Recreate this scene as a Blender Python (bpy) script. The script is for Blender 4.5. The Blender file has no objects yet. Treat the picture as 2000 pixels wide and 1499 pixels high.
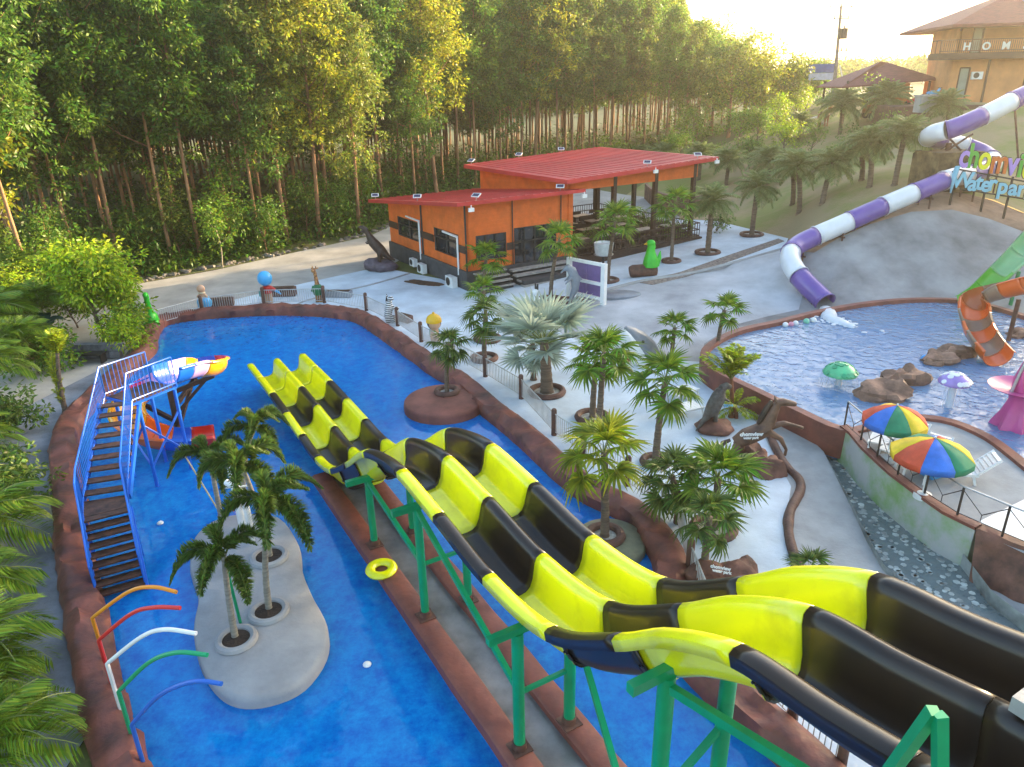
import bpy, bmesh, math, random
import numpy as np
from mathutils import Vector, Matrix, noise
from mathutils.geometry import delaunay_2d_cdt

sc = bpy.context.scene
RNG = random.Random(7)
# ------------------------------------------------------------------ camera
FPX = 1420.0
TH = math.radians(22.5)
RO = math.radians(1.2)
CAM = np.array([0.0, 0.0, 11.0])
_F = np.array([0, math.cos(TH), -math.sin(TH)])
_R0 = np.array([1.0, 0, 0])
_U0 = np.array([0, math.sin(TH), math.cos(TH)])
_R = math.cos(RO) * _R0 - math.sin(RO) * _U0
_U = math.sin(RO) * _R0 + math.cos(RO) * _U0
cd = bpy.data.cameras.new('camera')
cam = bpy.data.objects.new('camera', cd)
sc.collection.objects.link(cam)
cd.sensor_width = 36.0
cd.lens = FPX * 36.0 / 2000.0
cd.clip_start = 0.1
cd.clip_end = 6000
cam.matrix_world = Matrix(((_R[0], _U[0], -_F[0], CAM[0]), (_R[1], _U[1], -_F[1], CAM[1]), (_R[2], _U[2], -_F[2], CAM[2]), (0, 0, 0, 1)))
sc.camera = cam
# ------------------------------------------------------------------ light
SUN_AZ = math.radians(58)      # to the right of the view direction (+Y), low evening sun
SUN_EL = math.radians(10.0)
w = bpy.data.worlds.new('World')
sc.world = w
w.use_nodes = True
nt = w.node_tree
bg = nt.nodes['Background']
sky = nt.nodes.new('ShaderNodeTexSky')
sky.sky_type = 'NISHITA'
sky.sun_disc = False
sky.sun_elevation = SUN_EL
sky.sun_rotation = SUN_AZ
sky.altitude = 0
sky.air_density = 1.0
sky.dust_density = 2.2
sky.ozone_density = 1.0
nt.links.new(sky.outputs[0], bg.inputs[0])
bg.inputs[1].default_value = 0.15
sd = Vector((math.sin(SUN_AZ) * math.cos(SUN_EL), math.cos(SUN_AZ) * math.cos(SUN_EL), math.sin(SUN_EL)))
sl = bpy.data.lights.new('sun', 'SUN')
sl.energy = 4.0
sl.angle = math.radians(0.6)
sl.color = (1.0, 0.76, 0.45)
so = bpy.data.objects.new('sun', sl)
so.rotation_euler = sd.to_track_quat('Z', 'Y').to_euler()
so.location = (60, 60, 60)
sc.collection.objects.link(so)
sc.view_settings.view_transform = 'Standard'
sc.view_settings.look = 'None'
sc.view_settings.gamma = 1
sc.view_settings.use_curve_mapping = False
sc.view_settings.exposure = 2.52
sc.cycles.use_denoising = True
sc.cycles.max_bounces = 6
sc.cycles.transparent_max_bounces = 12
sc.cycles.caustics_reflective = False
sc.cycles.caustics_refractive = False

# ------------------------------------------------------------------ pixels to places (2000 x 1499 photograph)
def ray(px, py):
    return _F + _R * (px - 1000.0) / FPX + _U * (749.5 - py) / FPX

def G(px, py, z=0.0):              # where the pixel's ray meets the level z
    d = ray(px, py)
    p = CAM + d * ((z - CAM[2]) / d[2])
    return Vector(p)

def AY(px, py, y):                 # where it is y metres ahead
    d = ray(px, py)
    return Vector(CAM + d * (y / d[1]))

def PRJ(p):                        # a place back to its pixel
    v = np.array(p) - CAM; z = v @ _F
    return 1000 + FPX * (v @ _R) / z, 749.5 - FPX * (v @ _U) / z

def PL(px, py, p, n):              # where it meets a plane
    d = ray(px, py)
    p = np.array(p); n = np.array(n)
    return Vector(CAM + d * (np.dot(p - CAM, n) / np.dot(d, n)))

# ------------------------------------------------------------------ mesh helpers
def link(o):
    sc.collection.objects.link(o)
    return o

def tag(o, label=None, cat=None, group=None, kind=None):
    if label: o['label'] = label
    if cat: o['category'] = cat
    if group: o['group'] = group
    if kind: o['kind'] = kind
    return o

def thing(name, loc, label, cat, group=None, rz=0.0, s=1.0):
    o = bpy.data.objects.new(name, None)
    o.empty_display_size = 0.2
    o.location = loc
    o.rotation_euler = (0, 0, rz)
    o.scale = (s, s, s)
    link(o)
    return tag(o, label, cat, group)

def copy_tree(o, parent=None, kids=None):
    c = o.copy()
    link(c)
    c.parent = parent
    for ch in (KIDS.get(o.name, ())):
        cc = copy_tree(ch, c)
        KIDS.setdefault(c.name, []).append(cc)
    return c

KIDS = {}

def catmull(pts, n=6, closed=False):
    P = [Vector(p) for p in pts]
    m = len(P)
    out = []
    for i in range(m if closed else m - 1):
        if closed:
            a, b, c, d = P[(i - 1) % m], P[i], P[(i + 1) % m], P[(i + 2) % m]
        else:
            a, b, c, d = P[max(i - 1, 0)], P[i], P[i + 1], P[min(i + 2, m - 1)]
        for k in range(n):
            t = k / n
            out.append(0.5 * ((2 * b) + (c - a) * t + (2 * a - 5 * b + 4 * c - d) * t * t + (3 * b - a - 3 * c + d) * t ** 3))
    if not closed: out.append(P[-1])
    return out

def frame(t):
    t = t.normalized()
    up = Vector((0, 0, 1)) if abs(t.z) < 0.95 else Vector((1, 0, 0))
    s = t.cross(up).normalized()
    return s, s.cross(t).normalized()

class MB:
    def __init__(self):
        self.v = []; self.f = []; self.mi = []
    def add(self, vs, fs, mi=0):
        o = len(self.v)
        self.v.extend([tuple(x) for x in vs])
        for q in fs:
            self.f.append([i + o for i in q]); self.mi.append(mi)
        return self
    def box(self, c, s, rz=0.0, mi=0):
        c = Vector(c); ca, sa = math.cos(rz), math.sin(rz)
        vs = []
        for dz in (-.5, .5):
            for dx, dy in ((-.5, -.5), (.5, -.5), (.5, .5), (-.5, .5)):
                x, y = dx * s[0], dy * s[1]
                vs.append((c.x + x * ca - y * sa, c.y + x * sa + y * ca, c.z + dz * s[2]))
        return self.add(vs, [(3, 2, 1, 0), (4, 5, 6, 7), (0, 1, 5, 4), (1, 2, 6, 5), (2, 3, 7, 6), (3, 0, 4, 7)], mi)
    def beam(self, p0, p1, wd, h, mi=0):
        p0 = Vector(p0); p1 = Vector(p1)
        s, u = frame(p1 - p0)
        vs = []
        for p in (p0, p1):
            for a, b in ((-1, -1), (1, -1), (1, 1), (-1, 1)):
                vs.append(p + s * a * wd / 2 + u * b * h / 2)
        return self.add(vs, [(0, 1, 2, 3), (7, 6, 5, 4), (4, 5, 1, 0), (5, 6, 2, 1), (6, 7, 3, 2), (7, 4, 0, 3)], mi)
    def tube(self, pts, r, n=8, closed=False, caps=True, mi=0, flat=1.0):
        P = [Vector(p) for p in pts]; m = len(P)
        if not isinstance(r, (list, tuple)): r = [r] * m
        vs = []; fs = []
        prev = None
        for i in range(m):
            if closed: t = P[(i + 1) % m] - P[i - 1]
            else: t = P[min(i + 1, m - 1)] - P[max(i - 1, 0)]
            if t.length < 1e-9: t = Vector((0, 0, 1))
            t.normalize()
            if prev is None: s, u = frame(t)
            else:
                s = prev - t * prev.dot(t)
                if s.length < 1e-6: s, u = frame(t)
                s.normalize(); u = s.cross(t).normalized()
            prev = s
            for k in range(n):
                a = 2 * math.pi * k / n
                vs.append(P[i] + s * math.cos(a) * r[i] + u * math.sin(a) * r[i] * flat)
        for i in range(m if closed else m - 1):
            j = (i + 1) % m
            for k in range(n):
                l = (k + 1) % n
                fs.append((i * n + k, j * n + k, j * n + l, i * n + l))
        if caps and not closed:
            fs.append(tuple(range(n))); fs.append(tuple(reversed(range((m - 1) * n, m * n))))
        return self.add(vs, fs, mi)
    def cyl(self, p0, p1, r0, r1=None, n=10, mi=0):
        return self.tube([p0, p1], [r0, r0 if r1 is None else r1], n, mi=mi)
    def lathe(self, c, prof, n=16, mi=0, sx=1.0, sy=1.0, rz=0.0):
        c = Vector(c); vs = []; fs = []
        m = len(prof)
        ca, sa = math.cos(rz), math.sin(rz)
        for (r, z) in prof:
            for k in range(n):
                a = 2 * math.pi * k / n
                x, y = r * math.cos(a) * sx, r * math.sin(a) * sy
                vs.append((c.x + x * ca - y * sa, c.y + x * sa + y * ca, c.z + z))
        for i in range(m - 1):
            for k in range(n):
                l = (k + 1) % n
                fs.append((i * n + k, i * n + l, (i + 1) * n + l, (i + 1) * n + k))
        if prof[0][0] > 1e-4: fs.append(tuple(reversed(range(n))))
        if prof[-1][0] > 1e-4: fs.append(tuple(range((m - 1) * n, m * n)))
        return self.add(vs, fs, mi)
    def blob(self, c, r, seed=0, amp=0.0, n=12, m=8, freq=1.2, mi=0, rot=None):
        c = Vector(c); vs = []; fs = []
        if not isinstance(r, (list, tuple)): r = (r, r, r)
        off = Vector((seed * 7.3, seed * 3.1, seed * 5.7))
        for i in range(m + 1):
            ph = math.pi * i / m
            for k in range(n):
                a = 2 * math.pi * k / n
                d = Vector((math.sin(ph) * math.cos(a), math.sin(ph) * math.sin(a), math.cos(ph)))
                q = 1 + (amp * noise.noise(d * freq + off) * 2 if amp else 0)
                p = Vector((d.x * r[0], d.y * r[1], d.z * r[2])) * q
                if rot is not None: p = rot @ p
                vs.append(c + p)
        for i in range(m):
            for k in range(n):
                l = (k + 1) % n
                fs.append((i * n + k, (i + 1) * n + k, (i + 1) * n + l, i * n + l))
        return self.add(vs, fs, mi)
    def prism(self, poly, z0, z1, mi=0, bottom=True):
        n = len(poly)
        a = sum(poly[i][0] * poly[(i + 1) % n][1] - poly[(i + 1) % n][0] * poly[i][1] for i in range(n))
        P = list(poly) if a > 0 else list(reversed(poly))
        vs = [(p[0], p[1], z0) for p in P] + [(p[0], p[1], z1) for p in P]
        fs = [tuple(range(n, 2 * n))]
        if bottom: fs.append(tuple(reversed(range(n))))
        for i in range(n):
            j = (i + 1) % n
            fs.append((i, j, n + j, n + i))
        return self.add(vs, fs, mi)
    def sheet(self, rows, mi=0, closed=False, flip=False):
        m = len(rows); n = len(rows[0]); vs = [p for r in rows for p in r]; fs = []
        for i in range(m - 1):
            for k in range(n if closed else n - 1):
                l = (k + 1) % n
                q = (i * n + k, i * n + l, (i + 1) * n + l, (i + 1) * n + k)
                fs.append(tuple(reversed(q)) if flip else q)
        return self.add(vs, fs, mi)
    def build(self, name, mat, parent=None, world=True, smooth=40, label=None, cat=None, group=None, kind=None, origin=None):
        V = np.array(self.v, dtype=float)
        if parent is not None:
            o0 = np.array(parent.location) if world else np.zeros(3)
            if world and parent.parent is not None: o0 = o0 + np.array(parent.parent.location)
        elif origin is not None: o0 = np.array(origin)
        elif world:
            o0 = np.array([(V[:, 0].min() + V[:, 0].max()) / 2, (V[:, 1].min() + V[:, 1].max()) / 2, V[:, 2].min()])
        else: o0 = np.zeros(3)
        V = V - o0
        me = bpy.data.meshes.new(name)
        me.from_pydata(V.tolist(), [], self.f)
        mats = mat if isinstance(mat, (list, tuple)) else [mat]
        for x in mats: me.materials.append(x)
        if len(mats) > 1: me.polygons.foreach_set('material_index', self.mi)
        if smooth:
            me.polygons.foreach_set('use_smooth', [True] * len(me.polygons))
            me.set_sharp_from_angle(angle=math.radians(smooth))
        me.update()
        o = bpy.data.objects.new(name, me)
        if parent is not None:
            o.parent = parent
            KIDS.setdefault(parent.name, []).append(o)
        else: o.location = o0
        link(o)
        return tag(o, label, cat, group, kind)

def part(name, mesh, parent, loc=(0, 0, 0), rot=(0, 0, 0), s=1.0):
    o = bpy.data.objects.new(name, mesh)
    o.parent = parent
    o.location = loc
    o.rotation_euler = rot
    o.scale = (s, s, s) if not isinstance(s, (tuple, list)) else s
    KIDS.setdefault(parent.name, []).append(o)
    return link(o)

# ------------------------------------------------------------------ materials
MATS = {}
def mat(name, col, rough=0.6, var=0.12, scale=3.0, bump=0.0, bscale=None, metal=0.0, spec=0.5, col2=None, detail=4.0, coat=0.0, trans=0.0, island=0.0, stretch=None, thr=None):
    if name in MATS: return MATS[name]
    m = bpy.data.materials.new(name); m.use_nodes = True
    n = m.node_tree.nodes; l = m.node_tree.links
    b = n['Principled BSDF']
    b.inputs['Roughness'].default_value = rough
    b.inputs['Metallic'].default_value = metal
    b.inputs['Specular IOR Level'].default_value = spec
    if coat: b.inputs['Coat Weight'].default_value = coat; b.inputs['Coat Roughness'].default_value = 0.08
    tc = n.new('ShaderNodeTexCoord')
    src = tc.outputs['Object']
    if stretch:
        mp = n.new('ShaderNodeMapping'); mp.inputs['Scale'].default_value = stretch
        l.new(src, mp.inputs[0]); src = mp.outputs[0]
    nz = n.new('ShaderNodeTexNoise'); nz.inputs['Scale'].default_value = scale; nz.inputs['Detail'].default_value = detail; nz.inputs['Roughness'].default_value = 0.6
    l.new(src, nz.inputs['Vector'])
    mx = n.new('ShaderNodeMix'); mx.data_type = 'RGBA'
    c = Vector(col[:3])
    ca = col2 if col2 else tuple(max(0, x * (1 - var * 1.6)) for x in c)
    cb = tuple(col[:3]) if col2 else tuple(min(1, x * (1 + var * 1.2)) for x in c)
    mx.inputs[6].default_value = (*ca, 1); mx.inputs[7].default_value = (*cb, 1)
    rp = n.new('ShaderNodeMapRange')
    t0, t1 = thr if thr else (0.32, 0.68)
    rp.inputs[1].default_value = t0; rp.inputs[2].default_value = t1
    l.new(nz.outputs[0], rp.inputs[0]); l.new(rp.outputs[0], mx.inputs[0])
    out = mx.outputs[2]
    if island:
        ge = n.new('ShaderNodeNewGeometry')
        hs = n.new('ShaderNodeHueSaturation')
        r1 = n.new('ShaderNodeMapRange'); r1.inputs[3].default_value = 0.5 - island * 0.045; r1.inputs[4].default_value = 0.5 + island * 0.03
        r2 = n.new('ShaderNodeMapRange'); r2.inputs[3].default_value = 1 - island * 0.5; r2.inputs[4].default_value = 1 + island * 0.5
        l.new(ge.outputs['Random Per Island'], r1.inputs[0])
        mm = n.new('ShaderNodeMath'); mm.operation = 'FRACT'
        m2 = n.new('ShaderNodeMath'); m2.operation = 'MULTIPLY'; m2.inputs[1].default_value = 17.31
        l.new(ge.outputs['Random Per Island'], m2.inputs[0]); l.new(m2.outputs[0], mm.inputs[0]); l.new(mm.outputs[0], r2.inputs[0])
        l.new(out, hs.inputs['Color']); l.new(r1.outputs[0], hs.inputs['Hue']); l.new(r2.outputs[0], hs.inputs['Value'])
        out = hs.outputs[0]
    l.new(out, b.inputs['Base Color'])
    if bump:
        nb = n.new('ShaderNodeTexNoise'); nb.inputs['Scale'].default_value = bscale or scale * 4; nb.inputs['Detail'].default_value = 3
        l.new(src, nb.inputs['Vector'])
        bp = n.new('ShaderNodeBump'); bp.inputs['Strength'].default_value = bump; bp.inputs['Distance'].default_value = 0.05
        l.new(nb.outputs[0], bp.inputs['Height']); l.new(bp.outputs[0], b.inputs['Normal'])
    if trans:
        tr = n.new('ShaderNodeBsdfTranslucent')
        l.new(out, tr.inputs[0])
        ms = n.new('ShaderNodeMixShader'); ms.inputs[0].default_value = trans
        l.new(b.outputs[0], ms.inputs[1]); l.new(tr.outputs[0], ms.inputs[2])
        l.new(ms.outputs[0], n['Material Output'].inputs[0])
    MATS[name] = m
    return m

def leafmat(name, col, trans=0.45, island=1.0, rough=0.45):
    return mat(name, col, rough=rough, var=0.22, scale=0.9, trans=trans, island=island, spec=0.35)

M_DECK = mat('pale_deck_paint', (0.60, 0.67, 0.73), 0.75, 0.16, 0.45, 0.2, 7, detail=11)
M_ROAD = mat('road_concrete', (0.40, 0.375, 0.34), 0.85, 0.16, 0.5, 0.2, 9, detail=8)
M_ASPH = mat('grey_path', (0.20, 0.215, 0.25), 0.85, 0.35, 0.6, 0.3, 14, detail=9)
M_EMB = mat('shotcrete', (0.245, 0.24, 0.24), 0.85, 0.30, 0.35, 0.35, 3, detail=11)
M_SOIL = mat('brown_soil', (0.10, 0.055, 0.03), 0.95, 0.3, 3, 0.5, 12)
M_RED = mat('red_rock_paint', (0.26, 0.078, 0.050), 0.55, 0.45, 1.3, 0.6, 4, detail=10, col2=(0.075, 0.028, 0.022))
M_REDFLAT = mat('red_brown_render', (0.25, 0.075, 0.048), 0.55, 0.25, 1.4, 0.3, 6, detail=11, col2=(0.13, 0.04, 0.03))
M_BROWN = mat('brown_cement', (0.12, 0.055, 0.038), 0.65, 0.3, 2.5, 0.3, 12)
M_ROCK = mat('brown_rock', (0.17, 0.07, 0.045), 0.7, 0.4, 1.6, 0.6, 5, detail=8)
M_PROCK = mat('purple_rock', (0.13, 0.10, 0.12), 0.7, 0.35, 2.2, 0.5, 6)
M_CONC = mat('smooth_concrete', (0.36, 0.36, 0.35), 0.8, 0.12, 1.2, 0.2, 10, detail=7)
M_YEL = mat('yellow_fibreglass', (0.80, 0.80, 0.003), 0.26, 0.05, 1.4, coat=0.35, col2=(0.60, 0.58, 0.012), detail=10, thr=(.26, .50))
M_BLK = mat('black_fibreglass', (0.012, 0.009, 0.008), 0.30, 0.3, 1.2, spec=.35, coat=0.12, col2=(0.026, 0.016, 0.009))
M_GRN = mat('green_steel', (0.0, 0.27, 0.11), 0.35, 0.10, 2)
M_BLUE = mat('blue_steel', (0.012, 0.13, 0.62), 0.35, 0.10, 2)
M_WHITE = mat('white_paint', (0.78, 0.78, 0.76), 0.4, 0.06, 2)
M_DARK = mat('dark_metal', (0.025, 0.022, 0.02), 0.5, 0.2, 3)
M_STEEL = mat('galvanised_steel', (0.42, 0.42, 0.42), 0.4, 0.1, 5, metal=0.6)
M_ORANGEW = mat('orange_cladding', (0.72, 0.16, 0.022), 0.6, 0.10, 1.5, 0.1, 8)
M_GREYB = mat('dark_grey_plinth', (0.06, 0.06, 0.065), 0.8, 0.2, 2, 0.2)
M_ROOF = mat('red_metal_roof', (0.52, 0.045, 0.045), 0.38, 0.10, 0.8)
M_WOOD = mat('dark_wood', (0.055, 0.028, 0.018), 0.6, 0.3, 5, stretch=(1, 1, 8))
M_GREYWOOD = mat('grey_planks', (0.34, 0.32, 0.30), 0.7, 0.2, 5, 0.2)
M_GLASS = mat('window_glass', (0.02, 0.025, 0.03), 0.05, 0.2, 1, spec=0.8)
M_TRUNK = mat('rubber_bark', (0.33, 0.17, 0.085), 0.9, 0.4, 1.5, 0.5, 8, stretch=(1, 1, 0.4))
M_PTRUNK = mat('palm_bark', (0.17, 0.12, 0.085), 0.9, 0.3, 2.0, 0.8, 6, stretch=(0.5, 0.5, 6))
M_GTRUNK = mat('pale_palm_bark', (0.27, 0.25, 0.21), 0.9, 0.25, 2.0, 0.4, 6, stretch=(0.5, 0.5, 6))
# ------------------------------------------------------------------ the lie of the land
def xy(l, z=0.0):
    return [G(p[0], p[1], p[2] if len(p) > 2 else z) for p in l]

Z_W1 = -0.15          # main pool water
Z_W2 = 0.62           # upper pool water
Z_R2 = 0.80           # upper pool rim
Z_ST = -0.42          # stream bed
Z_SD = 0.70           # sun deck

RIM1 = catmull(xy([(236, 1499), (195, 1350), (165, 1200), (140, 1050), (130, 950), (122, 870), (140, 815), (185, 770), (240, 718), (284, 680), (290, 650), (318, 622),
                   (420, 608), (560, 602), (690, 612), (760, 650), (850, 712), (900, 742), (950, 785), (1010, 832), (1055, 870), (1090, 903), (1150, 950), (1230, 990), (1290, 1050),
                   (1312, 1110), (1308, 1170), (1330, 1240), (1400, 1320), (1500, 1408), (1590, 1490), (1720, 1640), (1850, 1850), (1500, 2300), (500, 2300), (320, 1750)], 0.15), 5, True)
RIM2 = catmull(xy([(1378, 702), (1384, 675), (1440, 645), (1520, 627), (1600, 607), (1700, 590), (1800, 583), (1900, 588), (2000, 615), (2120, 660), (2280, 760), (2300, 900), (2150, 1000),
                   (2040, 935), (1980, 888), (1930, 852), (1860, 822), (1790, 813), (1720, 825), (1650, 838), (1560, 800), (1480, 762), (1410, 728)], Z_R2), 4, True)
SUND = [RIM2[k] for k in range(76, 47, -1)] + xy([(2200, 1160), (2060, 1110), (1960, 1062), (1910, 1033), (1850, 1005), (1740, 925), (1690, 878), (1662, 846)], Z_SD)
STREAM = xy([(1440, 762), (1500, 772), (1560, 802), (1640, 852), (1665, 905), (1700, 945), (1770, 1010), (1850, 1078), (1890, 1130), (1930, 1185), (2000, 1240), (2150, 1330), (2150, 1480), (2000, 1345), (1900, 1290), (1800, 1215),
             (1720, 1130), (1690, 1075), (1650, 990), (1605, 905), (1560, 860), (1490, 815), (1445, 790)], Z_ST)
BUILD_C = G(915, 568, 0)
BU = Vector((-0.5242, 0.8516, 0)); BV = Vector((0.8516, 0.5242, 0))

ctrl = []
def cg(px, py, z): p = G(px, py, z); ctrl.append((p.x, p.y, z))
def cy(px, py, y): p = AY(px, py, y); ctrl.append((p.x, p.y, p.z))
for x, y, z in [(-300, -40, 0), (-70, -40, 0), (-25, -40, 0), (20, -40, 0), (20, 2, 0), (12, -5, -0.3), (-25, 0, 0), (-25, 20, 0), (-40, 40, 0), (-70, 30, 0), (-90, 90, 0), (-60, 60, 0), (-40, 140, 0), (-100, 260, 1), (0, 200, 1.5), (0, 110, 0.6), (-20, 70, 0), (-5, 65, 0.2), (3, 70, 0.4),
                (10, 6, 0), (12, 12, -0.4), (20, 14, -0.4), (45, 10, 2), (120, -40, 4), (300, -40, 6), (-300, 600, 4), (0, 600, 6), (300, 600, 10), (300, 200, 10), (120, 60, 9.5), (60, 150, 7.5), (100, 250, 9), (80, 80, 9.3), (60, 45, 8)]:
    ctrl.append((x, y, z))
for px, py in [(280, 560), (500, 560), (700, 500), (760, 640), (850, 700), (950, 720), (1000, 600), (915, 568), (830, 560), (1050, 800), (1150, 900), (1280, 950), (1350, 900), (1450, 900), (1500, 1000), (1540, 1100), (1420, 1300), (60, 900), (100, 700), (1400, 1150), (1330, 780), (1420, 780)]:
    cg(px, py, 0)
for px, py, z in [(1045, 602, .12), (1130, 580, .35), (1250, 548, .65), (1400, 520, .85), (1530, 488, 1.1), (1150, 520, .35), (1320, 430, .8), (1400, 432, .9), (1540, 467, 1.15), (1060, 500, .2), (1150, 655, 0), (1220, 690, 0), (1300, 700, 0), (1375, 680, 0.1), (1300, 610, .35), (1460, 560, .75), (1520, 560, .8), (1440, 632, .55), (1530, 612, .8)]:
    cg(px, py, z)
for p in RIM2[:44:4]:
    ctrl.append((p.x * 1.012, p.y * 1.02 + 0.5, Z_R2 - 0.06 if p.y > 33 else 0.0))
for px, py, y in [(1590, 485, 39.5), (1640, 455, 40), (1700, 430, 40.3), (1780, 404, 41), (1860, 396, 41.5), (1930, 412, 41), (2010, 445, 39.5), (2150, 480, 38), (2300, 520, 36),
                  (1480, 430, 53), (1450, 400, 60), (1560, 400, 52), (1620, 370, 50), (1700, 340, 50), (1780, 320, 50), (1880, 330, 50), (2000, 330, 50), (1600, 330, 60), (1700, 285, 62), (1760, 240, 66), (1850, 215, 64), (1830, 196, 68), (2000, 205, 62), (2200, 215, 60),
                  (1500, 300, 75), (1620, 240, 78), (1400, 300, 80), (1300, 360, 75), (1200, 330, 85), (1560, 205, 110), (1700, 190, 90), (1250, 390, 66)]:
    cy(px, py, y)
_c = np.array(ctrl)
_tv, _te, _tf, _a, _b, _c2 = delaunay_2d_cdt([Vector((p[0], p[1])) for p in ctrl], [], [], 0, 1e-5, True)
_tz = []
for i, ids in enumerate(_a):
    _tz.append(ctrl[ids[0]][2])
_T = np.array([[(_tv[i].x, _tv[i].y, _tz[i]) for i in f] for f in _tf])
_den = (_T[:, 1, 1] - _T[:, 2, 1]) * (_T[:, 0, 0] - _T[:, 2, 0]) + (_T[:, 2, 0] - _T[:, 1, 0]) * (_T[:, 0, 1] - _T[:, 2, 1])
def ZG(x, y):
    l0 = ((_T[:, 1, 1] - _T[:, 2, 1]) * (x - _T[:, 2, 0]) + (_T[:, 2, 0] - _T[:, 1, 0]) * (y - _T[:, 2, 1])) / _den
    l1 = ((_T[:, 2, 1] - _T[:, 0, 1]) * (x - _T[:, 2, 0]) + (_T[:, 0, 0] - _T[:, 2, 0]) * (y - _T[:, 2, 1])) / _den
    l2 = 1 - l0 - l1
    k = int(np.argmax(np.minimum(np.minimum(l0, l1), l2)))
    a = np.clip([l0[k], l1[k], l2[k]], 0, 1); a = a / a.sum()
    return float(a @ _T[k, :, 2])

def hit(px, py, lift=0.0):          # the ground under a pixel
    d = ray(px, py)
    t = 8.0; prev = t
    while t < 600:
        p = CAM + d * t
        if p[2] < ZG(p[0], p[1]) + lift: break
        prev = t; t += 0.5
    a, b = prev, t
    for _ in range(18):
        m = (a + b) / 2; p = CAM + d * m
        if p[2] < ZG(p[0], p[1]) + lift: b = m
        else: a = m
    return Vector(CAM + d * b)

def ground(v): return Vector((v[0], v[1], ZG(v[0], v[1])))

# region outlines
ROAD = [hit(*p) for p in [(-250, 880), (-250, 700), (-60, 640), (110, 592), (285, 552), (420, 528), (560, 497), (720, 462), (790, 430), (880, 395), (1000, 372), (1150, 368), (1260, 385), (1330, 425), (1290, 440), (1130, 430), (960, 430), (840, 470), (770, 515), (600, 552), (430, 592), (300, 618), (240, 700), (60, 790), (-120, 870)]]
DECK = [hit(*p) for p in [(300, 618), (430, 592), (600, 550), (740, 522), (860, 545), (1000, 480), (1180, 420), (1330, 428), (1400, 432), (1540, 466), (1530, 486), (1400, 519), (1250, 547), (1130, 579), (1040, 603), (1100, 655), (1210, 690), (1300, 703), (1375, 707), (1440, 775), (1480, 830), (1545, 950), (1535, 1020), (1560, 1100), (1600, 1190), (1720, 1340), (1900, 1499), (2100, 1700)]] + [Vector((9, 0, 0)), Vector((0, 5, 0)), Vector((-3, 20, 0)), Vector((-8, 35, 0)), Vector((-15, 36, 0))]
PATHL = [hit(*p) for p in [(300, 618), (200, 700), (60, 775), (-120, 850), (-300, 960), (-300, 1500), (-300, 1900)]] + [Vector((-8, 4, 0)), Vector((-8, 12, 0)), Vector((-15, 25, 0)), Vector((-16, 34, 0))]
EMB = [hit(*p) for p in [(1040, 603), (1130, 579), (1250, 547), (1400, 519), (1530, 486), (1590, 490), (1640, 462), (1700, 436), (1780, 412), (1860, 408), (1930, 425), (2010, 455), (2150, 490)]] + [Vector((38, 33, 0)), Vector((26, 30, 0)), Vector((14, 25, 0))] + [hit(*p) for p in [(1420, 760), (1375, 707), (1300, 703), (1210, 690), (1100, 655)]]
BANK = [hit(*p) for p in [(1440, 775), (1480, 830), (1545, 950), (1535, 1020), (1560, 1100), (1600, 1190), (1720, 1340), (1900, 1480)]] + [Vector((14, 8, 0)), Vector((22, 10, 0)), Vector((22, 22, 0)), Vector((12, 26, 0))]
HILL = [hit(*p) for p in [(1330, 428), (1400, 432), (1540, 466), (1560, 500)]] + [Vector((16, 34, 0)), Vector((45, 30, 0)), Vector((130, 30, 0)), Vector((130, 95, 0)), Vector((50, 92, 0)), Vector((30, 88, 0)), Vector((17, 80, 0)), Vector((10, 68, 0))]
BARE = [hit(*p) for p in [(1545, 492), (1590, 480), (1640, 452), (1700, 424), (1780, 392), (1860, 372), (1940, 392), (2020, 425), (2160, 460), (2160, 492), (2010, 457), (1930, 427), (1860, 410), (1780, 414), (1700, 438), (1640, 464), (1590, 494)]]
SLOPE = [hit(*p) for p in [(1040, 603), (1130, 579), (1250, 547), (1400, 519), (1530, 486), (1556, 520), (1572, 560), (1560, 605), (1500, 618), (1430, 636), (1375, 672), (1368, 707), (1300, 703), (1210, 690), (1100, 655)]]
polys = [RIM1, RIM2, SUND, STREAM, ROAD, PATHL, EMB, BANK, DECK, HILL, BARE, SLOPE]
def inside(x, y, P):
    c = False; j = len(P) - 1
    for i in range(len(P)):
        if (P[i][1] > y) != (P[j][1] > y) and x < (P[j][0] - P[i][0]) * (y - P[i][1]) / (P[j][1] - P[i][1]) + P[i][0]: c = not c
        j = i
    return c
vs = []; edges = []
for P in polys:
    o = len(vs); vs += [Vector((p[0], p[1])) for p in P]; edges += [(o + i, o + (i + 1) % len(P)) for i in range(len(P))]
def gridpts(x0, x1, y0, y1, st, ex=None):
    x = x0
    while x <= x1:
        y = y0
        while y <= y1:
            if ex is None or not (ex[0] < x < ex[1] and ex[2] < y < ex[3]):
                vs.append(Vector((x + RNG.uniform(-.2, .2) * st, y + RNG.uniform(-.2, .2) * st)))
            y += st
        x += st
gridpts(-28, 50, -2, 72, 1.3)
gridpts(-120, 130, -40, 240, 6, (-29, 51, -3, 73))
gridpts(-1500, 1500, -200, 3000, 150, (-130, 140, -50, 250))
ov, oe, of, a_, b_, ids = delaunay_2d_cdt(vs, edges, [], 0, 1e-4, True)
zs = []
for v in ov:
    if abs(v.x) > 290 or v.y > 590 or v.y < -40: zs.append(3.0 if v.y < 590 else 8.0)
    else: zs.append(ZG(v.x, v.y))
order = [0, 1, 2, 3, 4, 5, 10, 11, 6, 7, 8, 9]
reg = {}
bbs = [(min(p[0] for p in P), max(p[0] for p in P), min(p[1] for p in P), max(p[1] for p in P)) for P in polys]
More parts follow.
